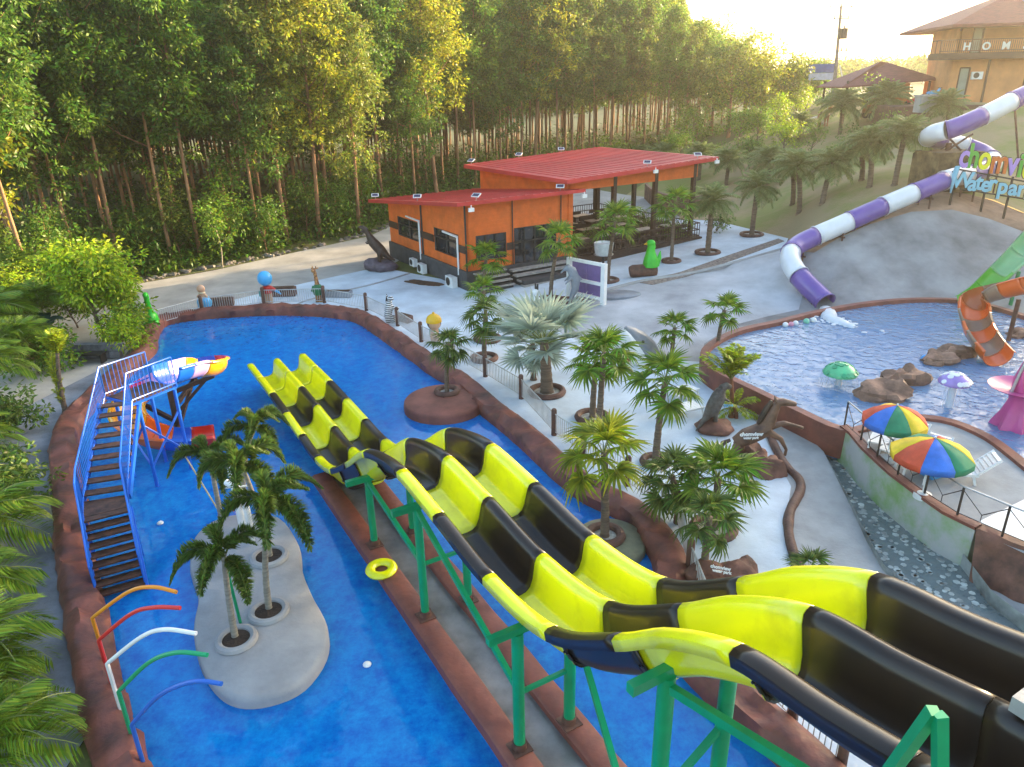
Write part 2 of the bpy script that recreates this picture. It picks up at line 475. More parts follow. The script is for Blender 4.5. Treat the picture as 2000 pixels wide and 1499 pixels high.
for f in of:
    x = sum(ov[i].x for i in f) / 3; y = sum(ov[i].y for i in f) / 3
    k = 99
    for q in order:
        bb = bbs[q]
        if bb[0] < x < bb[1] and bb[2] < y < bb[3] and inside(x, y, polys[q]): k = q; break
    reg.setdefault(k, []).append(f)
M_FLOOR = mat('forest_litter', (0.13, 0.10, 0.04), 0.95, 0.5, 0.5, 0.6, 5, col2=(0.10, 0.14, 0.03), detail=9)
M_GRASS = mat('hill_grass', (0.33, 0.25, 0.13), 0.95, 0.4, 0.22, 0.6, 8, col2=(0.20, 0.22, 0.055), detail=10, thr=(0.42, 0.58))
names = {11: ('concrete_slope', mat('pale_slope', (0.40, 0.405, 0.42), .85, .2, .4, .3, 4, detail=11)), 10: ('bare_soil', mat('crest_soil', (0.30, 0.19, 0.125), .95, .3, .6, .5, 6, detail=9)), 4: ('road', M_ROAD), 5: ('path', M_ASPH), 6: ('embankment', M_EMB), 7: ('stream_bank', M_CONC), 8: ('pavement', M_DECK), 9: ('hillside', M_GRASS), 99: ('forest_floor', M_FLOOR)}
for k, (nm, mt) in names.items():
    used = sorted({i for f in reg.get(k, []) for i in f}); ix = {u: j for j, u in enumerate(used)}
    b = MB()
    b.add([(ov[u].x, ov[u].y, zs[u] + (noise.noise(Vector((ov[u].x * .4, ov[u].y * .4, k))) * 0.10 if k in (9, 99) else 0)) for u in used], [[ix[i] for i in f] for f in reg.get(k, [])])
    o = b.build(nm, mt, world=False, smooth=50, kind='structure')
# ------------------------------------------------------------------ pools
def water_mat(name, tint, tint2, bump, scale, refl_rough=0.03, tcol=(0.75, 0.9, 1.0)):
    m = bpy.data.materials.new(name); m.use_nodes = True
    n = m.node_tree.nodes; l = m.node_tree.links
    n.remove(n['Principled BSDF'])
    tr = n.new('ShaderNodeBsdfTransparent'); tr.inputs[0].default_value = (*tcol, 1)
    gl = n.new('ShaderNodeBsdfGlossy'); gl.inputs['Roughness'].default_value = refl_rough; gl.inputs[0].default_value = (1, 1, 1, 1)
    df = n.new('ShaderNodeBsdfDiffuse'); cm = n.new('ShaderNodeMix'); cm.data_type = 'RGBA'; cm.inputs[6].default_value = (*tint, 1); cm.inputs[7].default_value = (*tint2, 1); nc = n.new('ShaderNodeTexNoise'); nc.inputs['Scale'].default_value = 3.6; nc.inputs['Detail'].default_value = 9; nc.inputs['Roughness'].default_value = .78; mr = n.new('ShaderNodeMapRange'); mr.inputs[1].default_value = .34; mr.inputs[2].default_value = .68
    fr = n.new('ShaderNodeFresnel'); fr.inputs['IOR'].default_value = 1.33
    tc = n.new('ShaderNodeTexCoord')
    l.new(tc.outputs['Object'], nc.inputs['Vector']); l.new(nc.outputs[0], mr.inputs[0]); l.new(mr.outputs[0], cm.inputs[0]); l.new(cm.outputs[2], df.inputs[0])
    n1 = n.new('ShaderNodeTexNoise'); n1.inputs['Scale'].default_value = scale; n1.inputs['Detail'].default_value = 3; n1.inputs['Distortion'].default_value = 0.8
    l.new(tc.outputs['Object'], n1.inputs['Vector'])
    bp = n.new('ShaderNodeBump'); bp.inputs['Strength'].default_value = bump; bp.inputs['Distance'].default_value = 0.12
    l.new(n1.outputs[0], bp.inputs['Height'])
    for x in (gl, fr): l.new(bp.outputs[0], x.inputs['Normal'])
    ma = n.new('ShaderNodeMixShader'); ma.inputs[0].default_value = 0.58
    l.new(tr.outputs[0], ma.inputs[1]); l.new(df.outputs[0], ma.inputs[2])
    mb = n.new('ShaderNodeMixShader')
    l.new(fr.outputs[0], mb.inputs[0]); l.new(ma.outputs[0], mb.inputs[1]); l.new(gl.outputs[0], mb.inputs[2])
    l.new(mb.outputs[0], n['Material Output'].inputs[0])
    return m

M_WAT1 = water_mat('pool_water', (0.0, 0.15, 0.70), (0.006, 0.42, 1.0), 0.07, 2.6)
M_WAT2 = water_mat('rippled_water', (0.13, 0.29, 0.54), (0.26, 0.44, 0.68), 0.6, 2.4, 0.07, (0.7, 0.85, 0.95))
M_TILE = mat('blue_mosaic', (0.008, 0.36, 0.86), 0.5, 0.3, 2.4, col2=(0.002, 0.14, 0.62), detail=12)
M_TILE2 = mat('blue_mosaic_light', (0.04, 0.50, 0.90), 0.5, 0.3, 2.6, col2=(0.008, 0.28, 0.80), detail=12)
M_TILEU = mat('pale_blue_mosaic', (0.10, 0.30, 0.62), 0.5, 0.3, 1.2, detail=8)

def fill(P, z, mb, flip=False):
    a = sum(P[i][0] * P[(i + 1) % len(P)][1] - P[(i + 1) % len(P)][0] * P[i][1] for i in range(len(P)))
    if a < 0: P = list(reversed(P))
    v2, e, f, *_ = delaunay_2d_cdt([Vector((p[0], p[1])) for p in P], [], [list(range(len(P)))], 1, 1e-5, True)
    mb.add([(q.x, q.y, z) for q in v2], [tuple(x) for x in f])

def basin(name, P, ztop, zbot, mt):
    b = MB()
    fill(P, zbot, b)
    n = len(P)
    b.add([(p[0], p[1], zbot) for p in P] + [(p[0], p[1], ztop) for p in P], [(i, n + i, n + (i + 1) % n, (i + 1) % n) for i in range(n)])
    return b.build(name, mt, world=False, smooth=30, kind='structure')

basin('pool_basin', RIM1, 0.05, -1.25, M_TILE)
b = MB(); fill(RIM1, Z_W1, b); b.build('pool_water', M_WAT1, world=False, kind='structure')
basin('upper_pool_basin', RIM2, Z_R2 - 0.05, -0.3, M_TILEU)
b = MB(); fill(RIM2, Z_W2, b); b.build('upper_pool_water', M_WAT2, world=False, kind='structure')
# shallower step on the floor of the main pool, round the guitar island
b = MB(); P = [G(*p, -1.0) for p in [(330, 880), (470, 850), (560, 890), (625, 1000), (700, 1150), (720, 1260), (640, 1440), (480, 1499), (330, 1420), (270, 1200), (290, 1000)]]
P = catmull(P, 3, True); b.prism([(p.x, p.y) for p in P], -1.25, -0.72); b.build('pool_step', M_TILE2, world=False, kind='structure')

def rocky_rim(name, P, hw, h, z0, mt, label, cat, amp=0.10, closed=True, flat=False):
    b = MB(); n = len(P)
    rows = []
    prof = [(-1.0, -0.25), (-1.0, .3), (-.8, .75), (-.35, 1.0), (.25, .95), (.75, .75), (1.0, .3), (1.0, -0.7)] if not flat else [(-1, -.25), (-1, .97), (-.95, 1.0), (.95, 1.0), (1, .97), (1, -.7)]
    for i in range(n):
        t = Vector(P[(i + 1) % n]) - Vector(P[i - 1]) if closed else Vector(P[min(i + 1, n - 1)]) - Vector(P[max(i - 1, 0)])
        t.z = 0; t.normalize(); s = Vector((t.y, -t.x, 0))
        row = []
        for j, (u, v) in enumerate(prof):
            q = Vector(P[i]) + s * u * hw; q.z = z0 + v * h
            if amp and 0 < j < len(prof) - 1:
                nn = noise.noise(Vector((q.x * 1.1, q.y * 1.1, j * .6))); n2 = noise.noise(Vector((q.x * 3.1, q.y * 3.1, j * .9))) + .6 * noise.noise(Vector((q.x * 6.5, q.y * 6.5, j * 1.3)))
                q += s * (nn * .8 + n2 * .4) * amp; q.z += (nn + n2 * .6) * amp
            row.append(q)
        rows.append(row)
    if closed: rows.append(rows[0])
    b.sheet(rows, flip=True)
    if not closed:
        m = len(prof); b.f.append(list(range(m))); b.mi.append(0); b.f.append(list(reversed(range((n - 1) * m, n * m)))); b.mi.append(0)
    return b.build(name, mt, label=label, cat=cat, smooth=60)

def resample(P, step, closed=True):
    Q = [Vector(p) for p in P]
    if closed: Q.append(Q[0])
    out = []; acc = 0.0
    for i in range(len(Q) - 1):
        d = (Q[i + 1] - Q[i]).length
        while acc < d:
            out.append(Q[i].lerp(Q[i + 1], acc / d)); acc += step
        acc -= d
    return out
rocky_rim('rock_kerb', resample(RIM1, 0.16), 0.42, 0.36, 0.0, M_RED, 'lumpy red-brown rock kerb running round the big blue pool', 'kerb', 0.15)
r2 = rocky_rim('pool_wall', resample(RIM2, 0.4), 0.16, Z_R2, 0.0, M_REDFLAT, 'smooth red-brown wall enclosing the pale upper pool', 'wall', 0.0, flat=True)

# ---- islands
ISL = catmull(xy([(370, 1090), (380, 1045), (420, 1012), (480, 1000), (545, 1008), (583, 1060), (590, 1110), (610, 1160), (638, 1215), (636, 1270), (592, 1330), (525, 1360), (460, 1363), (415, 1335), (385, 1280), (377, 1220), (386, 1165), (372, 1120)], 0.12), 4, True)
def island(name, P, ztop, mt, label, bev=0.12, zbot=-1.25, mats=None):
    b = MB(); cx = sum(p[0] for p in P) / len(P); cy_ = sum(p[1] for p in P) / len(P)
    def sc_(k, dz): return [(cx + (p[0] - cx) * k, cy_ + (p[1] - cy_) * k, dz) for p in P]
    rows = [sc_(1, zbot), sc_(1, ztop - bev), sc_(0.985, ztop - bev * .35), sc_(0.955, ztop), sc_(0.5, ztop + .03), sc_(0.02, ztop + .05)]
    b.sheet(rows, closed=True)
    return b.build(name, mt, label=label, cat='island', smooth=50)
M_ISLE = mat('island_cement', (0.31, 0.315, 0.325), 0.8, 0.15, 0.8, 0.2, 9, detail=8)
if sum(ISL[i][0] * ISL[(i + 1) % len(ISL)][1] - ISL[(i + 1) % len(ISL)][0] * ISL[i][1] for i in range(len(ISL))) < 0: ISL.reverse()
island('pool_island', ISL, 0.12, M_ISLE, 'pale grey guitar-shaped cement island in the big pool')
def ell(c, rx, ry, n=36, rz=0): return [(c[0] + rx * math.cos(2 * math.pi * k / n) * math.cos(rz) - ry * math.sin(2 * math.pi * k / n) * math.sin(rz), c[1] + rx * math.cos(2 * math.pi * k / n) * math.sin(rz) + ry * math.sin(2 * math.pi * k / n) * math.cos(rz), 0) for k in range(n)]
def pxell(l, r, t, bt, z):
    a = G(l, (t + bt) / 2, z); c = G(r, (t + bt) / 2, z); u = G((l + r) / 2, t, z); d = G((l + r) / 2, bt, z)
    return (a + c) / 2 * .5 + (u + d) / 2 * .5, (c - a).length / 2, (u - d).length / 2
OV_C, OV_X, OV_Y = pxell(789, 945, 750, 812, 0.2)
island('pool_island', ell(OV_C, OV_X, OV_Y), 0.22, mat('red_island_cement', (0.26, 0.09, 0.062), 0.7, 0.25, 1.0, 0.2, 8, detail=8), 'red-brown oval cement island with one small palm', 0.14)
I3_C, I3_X, I3_Y = pxell(1120, 1262, 1012, 1100, 0.05)
island('pool_island', ell(I3_C, I3_X, I3_Y), 0.08, mat('olive_cement', (0.24, 0.23, 0.15), 0.8, 0.25, 1.2, 0.2, 9), 'olive grey round island half hidden by the black and yellow slide', 0.1)

# ---- stream, its cobbles and the sun deck wall
M_BED = mat('stream_bed', (0.24, 0.26, 0.25), 0.9, 0.4, 1.3, 0.3, 8, detail=8)
b = MB(); fill(STREAM, Z_ST - 0.02, b); n = len(STREAM)
zz = [max(ZG(p.x, p.y), 0) for p in STREAM]
b.add([(p[0], p[1], Z_ST - .02) for p in STREAM] + [(p[0], p[1], zz[i]) for i, p in enumerate(STREAM)], [(i, n + i, n + (i + 1) % n, (i + 1) % n) for i in range(n)])
b.build('stream_bed', M_BED, world=False, smooth=30, kind='structure')
b = MB(); fill(STREAM, Z_ST + 0.06, b); b.build('stream_water', water_mat('stream_water', (0.20, 0.25, 0.25), (0.30, 0.36, 0.36), 0.45, 3.5, 0.10, (0.85, 0.95, 0.95)), world=False, kind='structure')
cob = MB(); xs = [p.x for p in STREAM]; ys = [p.y for p in STREAM]
M_COB = mat('pale_cobble', (0.42, 0.45, 0.42), 0.8, 0.3, 3, island=0.5)
cx_ = min(xs); k = 0
while cx_ < max(xs):
    cy_ = min(ys)
    while cy_ < max(ys):
        x = cx_ + RNG.uniform(-.1, .1) + (0.14 if k % 2 else 0); y = cy_ + RNG.uniform(-.1, .1)
        if inside(x, y, STREAM) and noise.noise(Vector((x * .5, y * .5, 3))) > -0.5 and y < 21.5:
            r = RNG.uniform(.065, .115); a0 = RNG.uniform(0, 3)
            m = 6; ring = [(x + r * RNG.uniform(.85, 1.15) * math.cos(a0 + 6.283 * q / m), y + r * math.sin(a0 + 6.283 * q / m) * RNG.uniform(.8, 1.1)) for q in range(m)]
            o = len(cob.v)
            cob.add([(p[0], p[1], Z_ST - .02) for p in ring] + [(x + (p[0] - x) * .8, y + (p[1] - y) * .8, Z_ST + .07) for p in ring], [tuple(range(m, 2 * m))] + [(i, (i + 1) % m, m + (i + 1) % m, m + i) for i in range(m)])
        cy_ += 0.215
    cx_ += 0.215; k += 1
cob.build('cobbles', M_COB, world=False, kind='stuff', label='pale cobbles set in the shallow stream bed', cat='cobbles')
b = MB(); fill(SUND, Z_SD, b); b.build('sun_deck', M_CONC, world=False, kind='structure')
WL = [G(*p, Z_SD) for p in [(1648, 838), (1662, 846), (1690, 880), (1740, 927), (1800, 972), (1850, 1007), (1910, 1036)]]
M_ALGAE = mat('algae_wall', (0.44, 0.44, 0.42), 0.8, 0.3, 0.8, 0.2, 6, col2=(0.22, 0.36, 0.13), detail=6, thr=(0.40, 0.60))
wt = thing('retaining_wall', WL[3].xy.to_3d() + Vector((0, 0, Z_ST - .1)), 'curved grey wall with green algae beside the cobbled stream', 'wall')
b = MB(); Wf = resample(WL, .5, False) + [WL[-1]]
rows = []
for i in range(len(Wf)):
    t = Wf[min(i + 1, len(Wf) - 1)] - Wf[max(i - 1, 0)]; t.z = 0; t.normalize(); s = Vector((t.y, -t.x, 0))
    q = Wf[i]
    rows.append([Vector((q.x + s.x * .16, q.y + s.y * .16, Z_ST - .1)), Vector((q.x + s.x * .13, q.y + s.y * .13, Z_SD + .05)), Vector((q.x - s.x * .12, q.y - s.y * .12, Z_SD + .05)), Vector((q.x - s.x * .12, q.y - s.y * .12, Z_ST - .1))])
b.sheet(rows); b.build('wall_face', M_ALGAE, wt, smooth=30)
b = MB(); rows = [[r[1] + (r[1] - r[2]) * .12 + Vector((0, 0, .003)), r[1] + (r[1] - r[2]) * .12 + Vector((0, 0, .09)), r[2] + Vector((0, 0, .09)), r[2] + Vector((0, 0, .003))] for r in rows]
b.sheet(rows, closed=True); b.build('coping', M_REDFLAT, wt, smooth=30)
# brown rock wall where the grey wall ends
b = MB(); P0 = G(1905, 1038, Z_SD); P1 = G(2090, 1115, Z_SD)
rows = []
for i in range(22):
    p = P0.lerp(P1, i / 21); row = []
    for j in range(12):
        v = j / 11
        q = p + Vector((-.36, -.82, 0)) * (0.75 * v) ; q.z = Z_SD + .1 - v * (Z_SD + .1 - Z_ST + .1)
        q += Vector((-.4, -.9, .1)) * noise.noise(q * 2.2) * .16
        row.append(q)
    rows.append([p + Vector((.2, .5, -.6)), p + Vector((.15, .4, .06))] + row)
b.sheet(rows, flip=True); b.build('rock_wall', M_ROCK, label='rough brown rock wall at the end of the grey stream wall', cat='wall', smooth=60)
# brown log-like kerb along the stream bank
LK = catmull([hit(*p) + Vector((0, 0, .02)) for p in [(1498, 842), (1530, 905), (1560, 938), (1562, 962), (1543, 1000), (1540, 1040), (1552, 1090), (1570, 1125)]], 6)
b = MB(); b.tube(LK, [0.13 + 0.03 * noise.noise(p * 2) for p in LK], 10); b.build('log_kerb', M_BROWN, label='thick brown log-shaped kerb snaking beside the stream bank', cat='kerb')
# ------------------------------------------------------------------ racing slide
SA = math.radians(-60); SDIR = Vector((math.cos(SA), math.sin(SA), 0)); SN = Vector((-SDIR.y, SDIR.x, 0))
S0 = Vector((-1.3302, 13.39, 0)); SW = 1.025
KS = [(-16.2, .94), (-14.4, .98), (-12.5, 1.02), (-10.6, 1.0), (-8.75, .96), (-7.2, .95), (-5.6, 1.28), (-3.7, 2.36), (-2.3, 3.27), (-.9, 3.70), (0.05, 3.80), (1.65, 3.71), (3.55, 3.57), (5.4, 3.85), (6.9, 4.85), (7.65, 5.48), (8.6, 6.0), (9.6, 6.15), (10.5, 6.32), (12.0, 6.45)]
def crest(s):
    for i in range(len(KS) - 1):
        if s <= KS[i + 1][0]:
            p1, p2 = KS[i], KS[i + 1]; p0 = KS[max(i - 1, 0)]; p3 = KS[min(i + 2, len(KS) - 1)]
            h = p2[0] - p1[0]; t = (s - p1[0]) / h
            m1 = (p2[1] - p0[1]) / (p2[0] - p0[0]) * h; m2 = (p3[1] - p1[1]) / (p3[0] - p1[0]) * h
            return (2 * t ** 3 - 3 * t * t + 1) * p1[1] + (t ** 3 - 2 * t * t + t) * m1 + (-2 * t ** 3 + 3 * t * t) * p2[1] + (t ** 3 - t * t) * m2
    return KS[-1][1]
HW = 0.66
lane = [(.05, HW), (.10, HW - .03), (.14, HW - .12), (.19, .24), (.25, .09), (.34, .02), (.45, 0.0)]
half = lane + [(SW - u, h) for u, h in reversed(lane)]
PROF = [(-SW - .12, HW - .16), (-SW - .12, HW - .03), (-SW - .06, HW)] + [(-SW + u, h) for u, h in half] + [(0.0, HW + .015)] + [(u, h) for u, h in half] + [(SW + .06, HW), (SW + .12, HW - .03), (SW + .12, HW - .16)]
JO = [-16.2, -14.35, -12.5, -10.6, -8.75, -7.0, -5.4, -3.85, -2.2, -.1, 1.65, 3.55, 5.4, 6.88, 8.62, 10.35, 12.0]
PAT = 'yybybybybybybybb'
slide = thing('racing_slide', S0 + SDIR * -2 + Vector((0, 0, -.2)), 'two-lane yellow and black racing water slide with humps', 'water slide')
def spoint(s, u, h):
    d = 0.05; sl_ = (crest(s + d) - crest(s - d)) / (2 * d)
    nrm = Vector((SDIR.x * -sl_, SDIR.y * -sl_, 1)).normalized()
    base = S0 + SDIR * s + SN * u; base.z = crest(s)
    return base + nrm * (h - HW)
def solidify(o, t, off=-1):
    md = o.modifiers.new('thickness', 'SOLIDIFY'); md.thickness = t; md.offset = off
    return o
for i, c in enumerate(PAT):
    s0, s1 = JO[i], JO[i + 1]; k = max(6, int((s1 - s0) / .16)); b = MB(); rows = []
    for q in range(k + 1):
        s = s0 + .006 + (s1 - s0 - .012) * q / k
        rows.append([spoint(s, u, h) for u, h in PROF])
    b.sheet(rows)
    for e in (s0 + .006, s1 - .006):            # bolted joint flange under each end
        fl = [spoint(e, u, h - .012) for u, h in PROF[5:-5]]; fo = [spoint(e, u * 1.0, h - .10) for u, h in PROF[5:-5]]
        b.sheet([fl, fo])
    solidify(b.build('slide_section', M_YEL if c == 'y' else M_BLK, slide, smooth=55), 0.022, 0)

for e in JO[1:-1]:                                  # bolted flange on each joint, outside of both outer walls
    for sg_ in (-1, 1):
        b = MB(); pts = [(u, h) for u, h in PROF[5:13]]
        rows = [[spoint(e + ds, sg_ * (-u + .035) if False else sg_ * abs(u) + sg_ * .03 * (1 if i < 6 else .2), h - (.02 if i < 6 else .05)) for i, (u, h) in enumerate(pts)] for ds in (-.05, .05)]
        b.sheet(rows)
        for i in (1, 3, 4):
            for ds in (-.028, .028): c_ = spoint(e + ds, sg_ * abs(pts[i][0]) + sg_ * .035, pts[i][1] - .02); b.tube([c_, c_ + SN * sg_ * .02], .014, 6)
        solidify(b.build('flange', M_BLK, slide, smooth=40), .012, 0)
def su(p): q = Vector(p) - S0; return q.dot(SDIR), q.dot(SN)
PB = {'L': [(739, 1062), (829, 1203), (1007, 1465)], 'R': [(917, 1172), (1110, 1412)]}
def under(s, u=0): return spoint(s, u, -.10).z
ZC = 0.14
posts = []
for px in PB['L'] + PB['R']:
    s, u = su(G(*px, ZC)); posts.append((s, u))
uL = sum(p[1] for p in posts[:3]) / 3; uR = sum(p[1] for p in posts[3:]) / 2
STN = [posts[0][0], (posts[1][0] + posts[3][0]) / 2, (posts[2][0] + posts[4][0]) / 2, 7.55, 10.3]
def at(s, u, z): q = S0 + SDIR * s + SN * u; return Vector((q.x, q.y, z))
for i, s in enumerate(STN):
    zt = under(s) - .13
    for u in (uL, uR):
        b = MB(); b.cyl(at(s, u, ZC - .1), at(s, u, zt), .105 if i >= 2 else .09, n=14); b.build('support_post', M_GRN, slide)
        b = MB(); b.cyl(at(s, u, ZC), at(s, u, ZC + .16), .13, n=14); b.box(at(s, u, ZC + .01), (.36, .36, .03), SA); b.build('post_foot', M_BROWN, slide)
    b = MB(); b.beam(at(s, uL - .55, zt + .06), at(s, uR + .55, zt + .06), .12, .14); b.build('cross_beam', M_GRN, slide)
    if i in (1, 2):
        b = MB(); b.beam(at(s, uL, zt * .52), at(s, uR, zt * .52), .07, .07); b.build('brace', M_GRN, slide)
for i in range(4):
    z0 = under(STN[i]) - .16; z1 = (under(STN[i + 1]) - .16) * (.55 if i < 2 else .2)
    if i == 3: z1 = under(STN[4]) - .25; z0 = under(STN[3]) - .3
    u_ = uR if i == 2 else uL
    b = MB(); b.beam(at(STN[i], u_, z0), at(STN[i + 1], uL, z1), .09, .11); b.build('brace', M_GRN, slide)
b = MB(); b.beam(at(STN[3], uL, under(STN[3]) - .35), at(STN[3], uR, 3.4), .08, .08); b.build('brace', M_GRN, slide)
b = MB(); b.beam(at(STN[3], uL, 2.6), at(STN[3], uR, 3.3), .08, .08); b.build('brace', M_GRN, slide)
ap = PL(1832, 1385, S0 - SN * 1.55, SN); sA, uA = su(ap)
for ds in (-.6, .6):
    b = MB(); b.beam(ap + SDIR * ds * .03 + Vector((0, 0, -.03)), at(sA + ds, uA - .05, ap.z - 2.6), .075, .075); b.build('support_post', M_GRN, slide)
# start platform
pf = thing('start_platform', at(12.4, .4, ZC), 'pale grey start platform at the top of the racing slide', 'platform')
b = MB(); b.prism([(p.x, p.y) for p in (at(10.5, -.12, 0), at(15, -.12, 0), at(15, 3.2, 0), at(10.5, 3.2, 0))], 6.40, 6.54); b.build('platform_slab', M_CONC, pf)
for s_, u_ in ((11.2, 2.9), (14.5, 2.9), (14.5, .3)):
    b = MB(); b.cyl(at(s_, u_, 0), at(s_, u_, 6.40), .1); b.build('support_post', M_GRN, pf)

# ---- channel below the slide
ch = thing('drain_channel', at(0, (uL + uR) / 2, -.2), 'wet grey channel between two red-brown walls under the racing slide', 'channel')
for u in (uL - .08, uR + .08):
    b = MB(); rows = []
    for q in range(60):
        s = -7.5 + q * .3
        jx = noise.noise(Vector((s * .7, u, 0))) * .03
        rows.append([at(s, u - .26 + jx, -1.25), at(s, u - .26 + jx, ZC - .04), at(s, u - .2, ZC), at(s, u + .2, ZC + jx * .4), at(s, u + .26 - jx, ZC - .04), at(s, u + .26 - jx, -1.25)])
    b.sheet(rows); b.f.append([0, 1, 2, 3, 4, 5]); b.mi.append(0); b.build('channel_wall', M_REDFLAT, ch, smooth=40)
M_WET = mat('wet_concrete', (0.20, 0.19, 0.185), 0.28, 0.3, 1.2, 0.1, 4, detail=7)
b = MB(); b.prism([(p.x, p.y) for p in (at(-7.5, uL + .1, 0), at(-7.5, uR - .1, 0), at(10.2, uR - .1, 0), at(10.2, uL + .1, 0))], -1.25, -.04); b.build('channel_floor', M_WET, ch)

# ------------------------------------------------------------------ blue stairs with platform
st = thing('stair_tower', G(240, 1150, -.15) + Vector((-.6, 3, -1.1)), 'blue steel stair with brown treads climbing to the spiral slide', 'stairs')
Z0 = -0.10; ZL = 1.35; ZP = 2.65
A0 = (G(190, 1176, Z0) + G(288, 1146, Z0)) / 2
A1 = (G(143, 925, ZL + .95) + G(238, 920, ZL + .95)) / 2; A1.z = ZL
A2 = (G(192, 718, ZP + .95) + G(245, 730, ZP + .95)) / 2; A2.z = ZP
def rail(pts, h, nbal, parent, mt):
    b = MB()
    for z in (h, .12): b.tube([p + Vector((0, 0, z)) for p in pts], .022, 6)
    b.build('handrail', mt, parent)
    b = MB()
    for i in range(len(pts) - 1):
        d = (pts[i + 1] - pts[i]).length; k = max(2, int(d / .13))
        for q in range(k + 1):
            p = pts[i].lerp(pts[i + 1], q / k); r = .02 if q in (0, k) else .009
            b.cyl(p, p + Vector((0, 0, h)), r, n=5)
    tag(b.build('balusters', mt, parent), kind='stuff')
def flight(pa, pb, n, wd, last=True):
    d = Vector((pb.x - pa.x, pb.y - pa.y, 0)); L = d.length; d.normalize(); s = Vector((d.y, -d.x, 0))
    for i in range(n):
        t = (i + .5) / n
        c = pa.lerp(pb, t); c.z = pa.z + (pb.z - pa.z) * (i + 1) / n - .03
        b = MB(); b.box(c, (wd, .27, .045), math.atan2(s.y, s.x)); b.build('tread', M_TREAD, st)
    for k in (-1, 1):
        b = MB(); b.beam(pa + s * k * (wd / 2 + .03) + Vector((0, 0, -.06)), pb + s * k * (wd / 2 + .03) + Vector((0, 0, -.06)), .06, .2); b.build('stringer', M_BLUE, st)
    return s
M_TREAD = mat('rusty_tread', (0.075, 0.033, 0.02), 0.6, 0.4, 6)
LW = 1.02
dl = (A1 - A0); dl.z = 0; dl.normalize(); sL = Vector((dl.y, -dl.x, 0))
La = A1 - dl * .35; Lb = A1 + dl * .40
du = (A2 - A1); du.z = 0; du.normalize(); sU = Vector((du.y, -du.x, 0))
La.z = ZL; Lb.z = ZL
flight(A0, La, 9, LW)
b = MB(); q = [La + sL * LW / 2, Lb + sU * LW / 2, Lb - sU * LW / 2, La - sL * LW / 2]; b.prism([(p.x, p.y) for p in q], ZL - .05, ZL); b.build('landing', M_TREAD, st)
flight(Lb, A2, 9, LW)
P0, P1 = [Vector((p.x, p.y, ZP)) for p in (G(192, 718, ZP + .95), G(245, 730, ZP + .95))]
PE0, PE1 = [Vector((p.x, p.y, ZP)) for p in (G(282, 688, ZP + .95), G(333, 698, ZP + .95))]
PD = ((PE0 + PE1) - (P0 + P1)).normalized(); PS = Vector((PD.y, -PD.x, 0))
b = MB(); b.prism([(p.x, p.y) for p in (P0, P1, PE1, PE0)], ZP - .06, ZP); b.build('platform', M_BLUE, st)
b = MB(); b.prism([(p.x, p.y) for p in (P0 + PS * .05 + PD * .05, P1 - PS * .05 + PD * .05, PE1 - PS * .05 - PD * .05, PE0 + PS * .05 - PD * .05)], ZP + .004, ZP + .02); b.build('platform_plate', M_TREAD, st)
for k in (-1, 1):
    rail([A0 + sL * k * LW / 2, La + sL * k * LW / 2, Lb + sU * k * LW / 2, (P1 if k > 0 else P0), (PE1 if k > 0 else PE0)], .95, 0, st, M_BLUE)
legs = [P0 + PD * .25, P1 + PD * .15, PE1 - PD * .1, PE0 - PD * .1]
foot = []
for p in legs:
    f = Vector((p.x, p.y, -1.25)); foot.append(f)
    b = MB(); b.cyl(f, Vector((p.x, p.y, ZP - .06)), .055, n=8); b.build('support_post', M_BLUE, st)
for i, j in ((1, 2), (0, 1)):
    for (za, zb) in ((.5, 1.9), (1.9, .5)):
        b = MB(); b.cyl(Vector((legs[i].x, legs[i].y, za)), Vector((legs[j].x, legs[j].y, zb)), .035, n=6); b.build('brace', M_BLUE, st)
for p in (La - sL * LW / 2, La + sL * LW / 2):
    b = MB(); b.cyl(Vector((p.x, p.y, -1.25)), Vector((p.x, p.y, ZL - .05)), .05, n=8); b.build('support_post', M_BLUE, st)

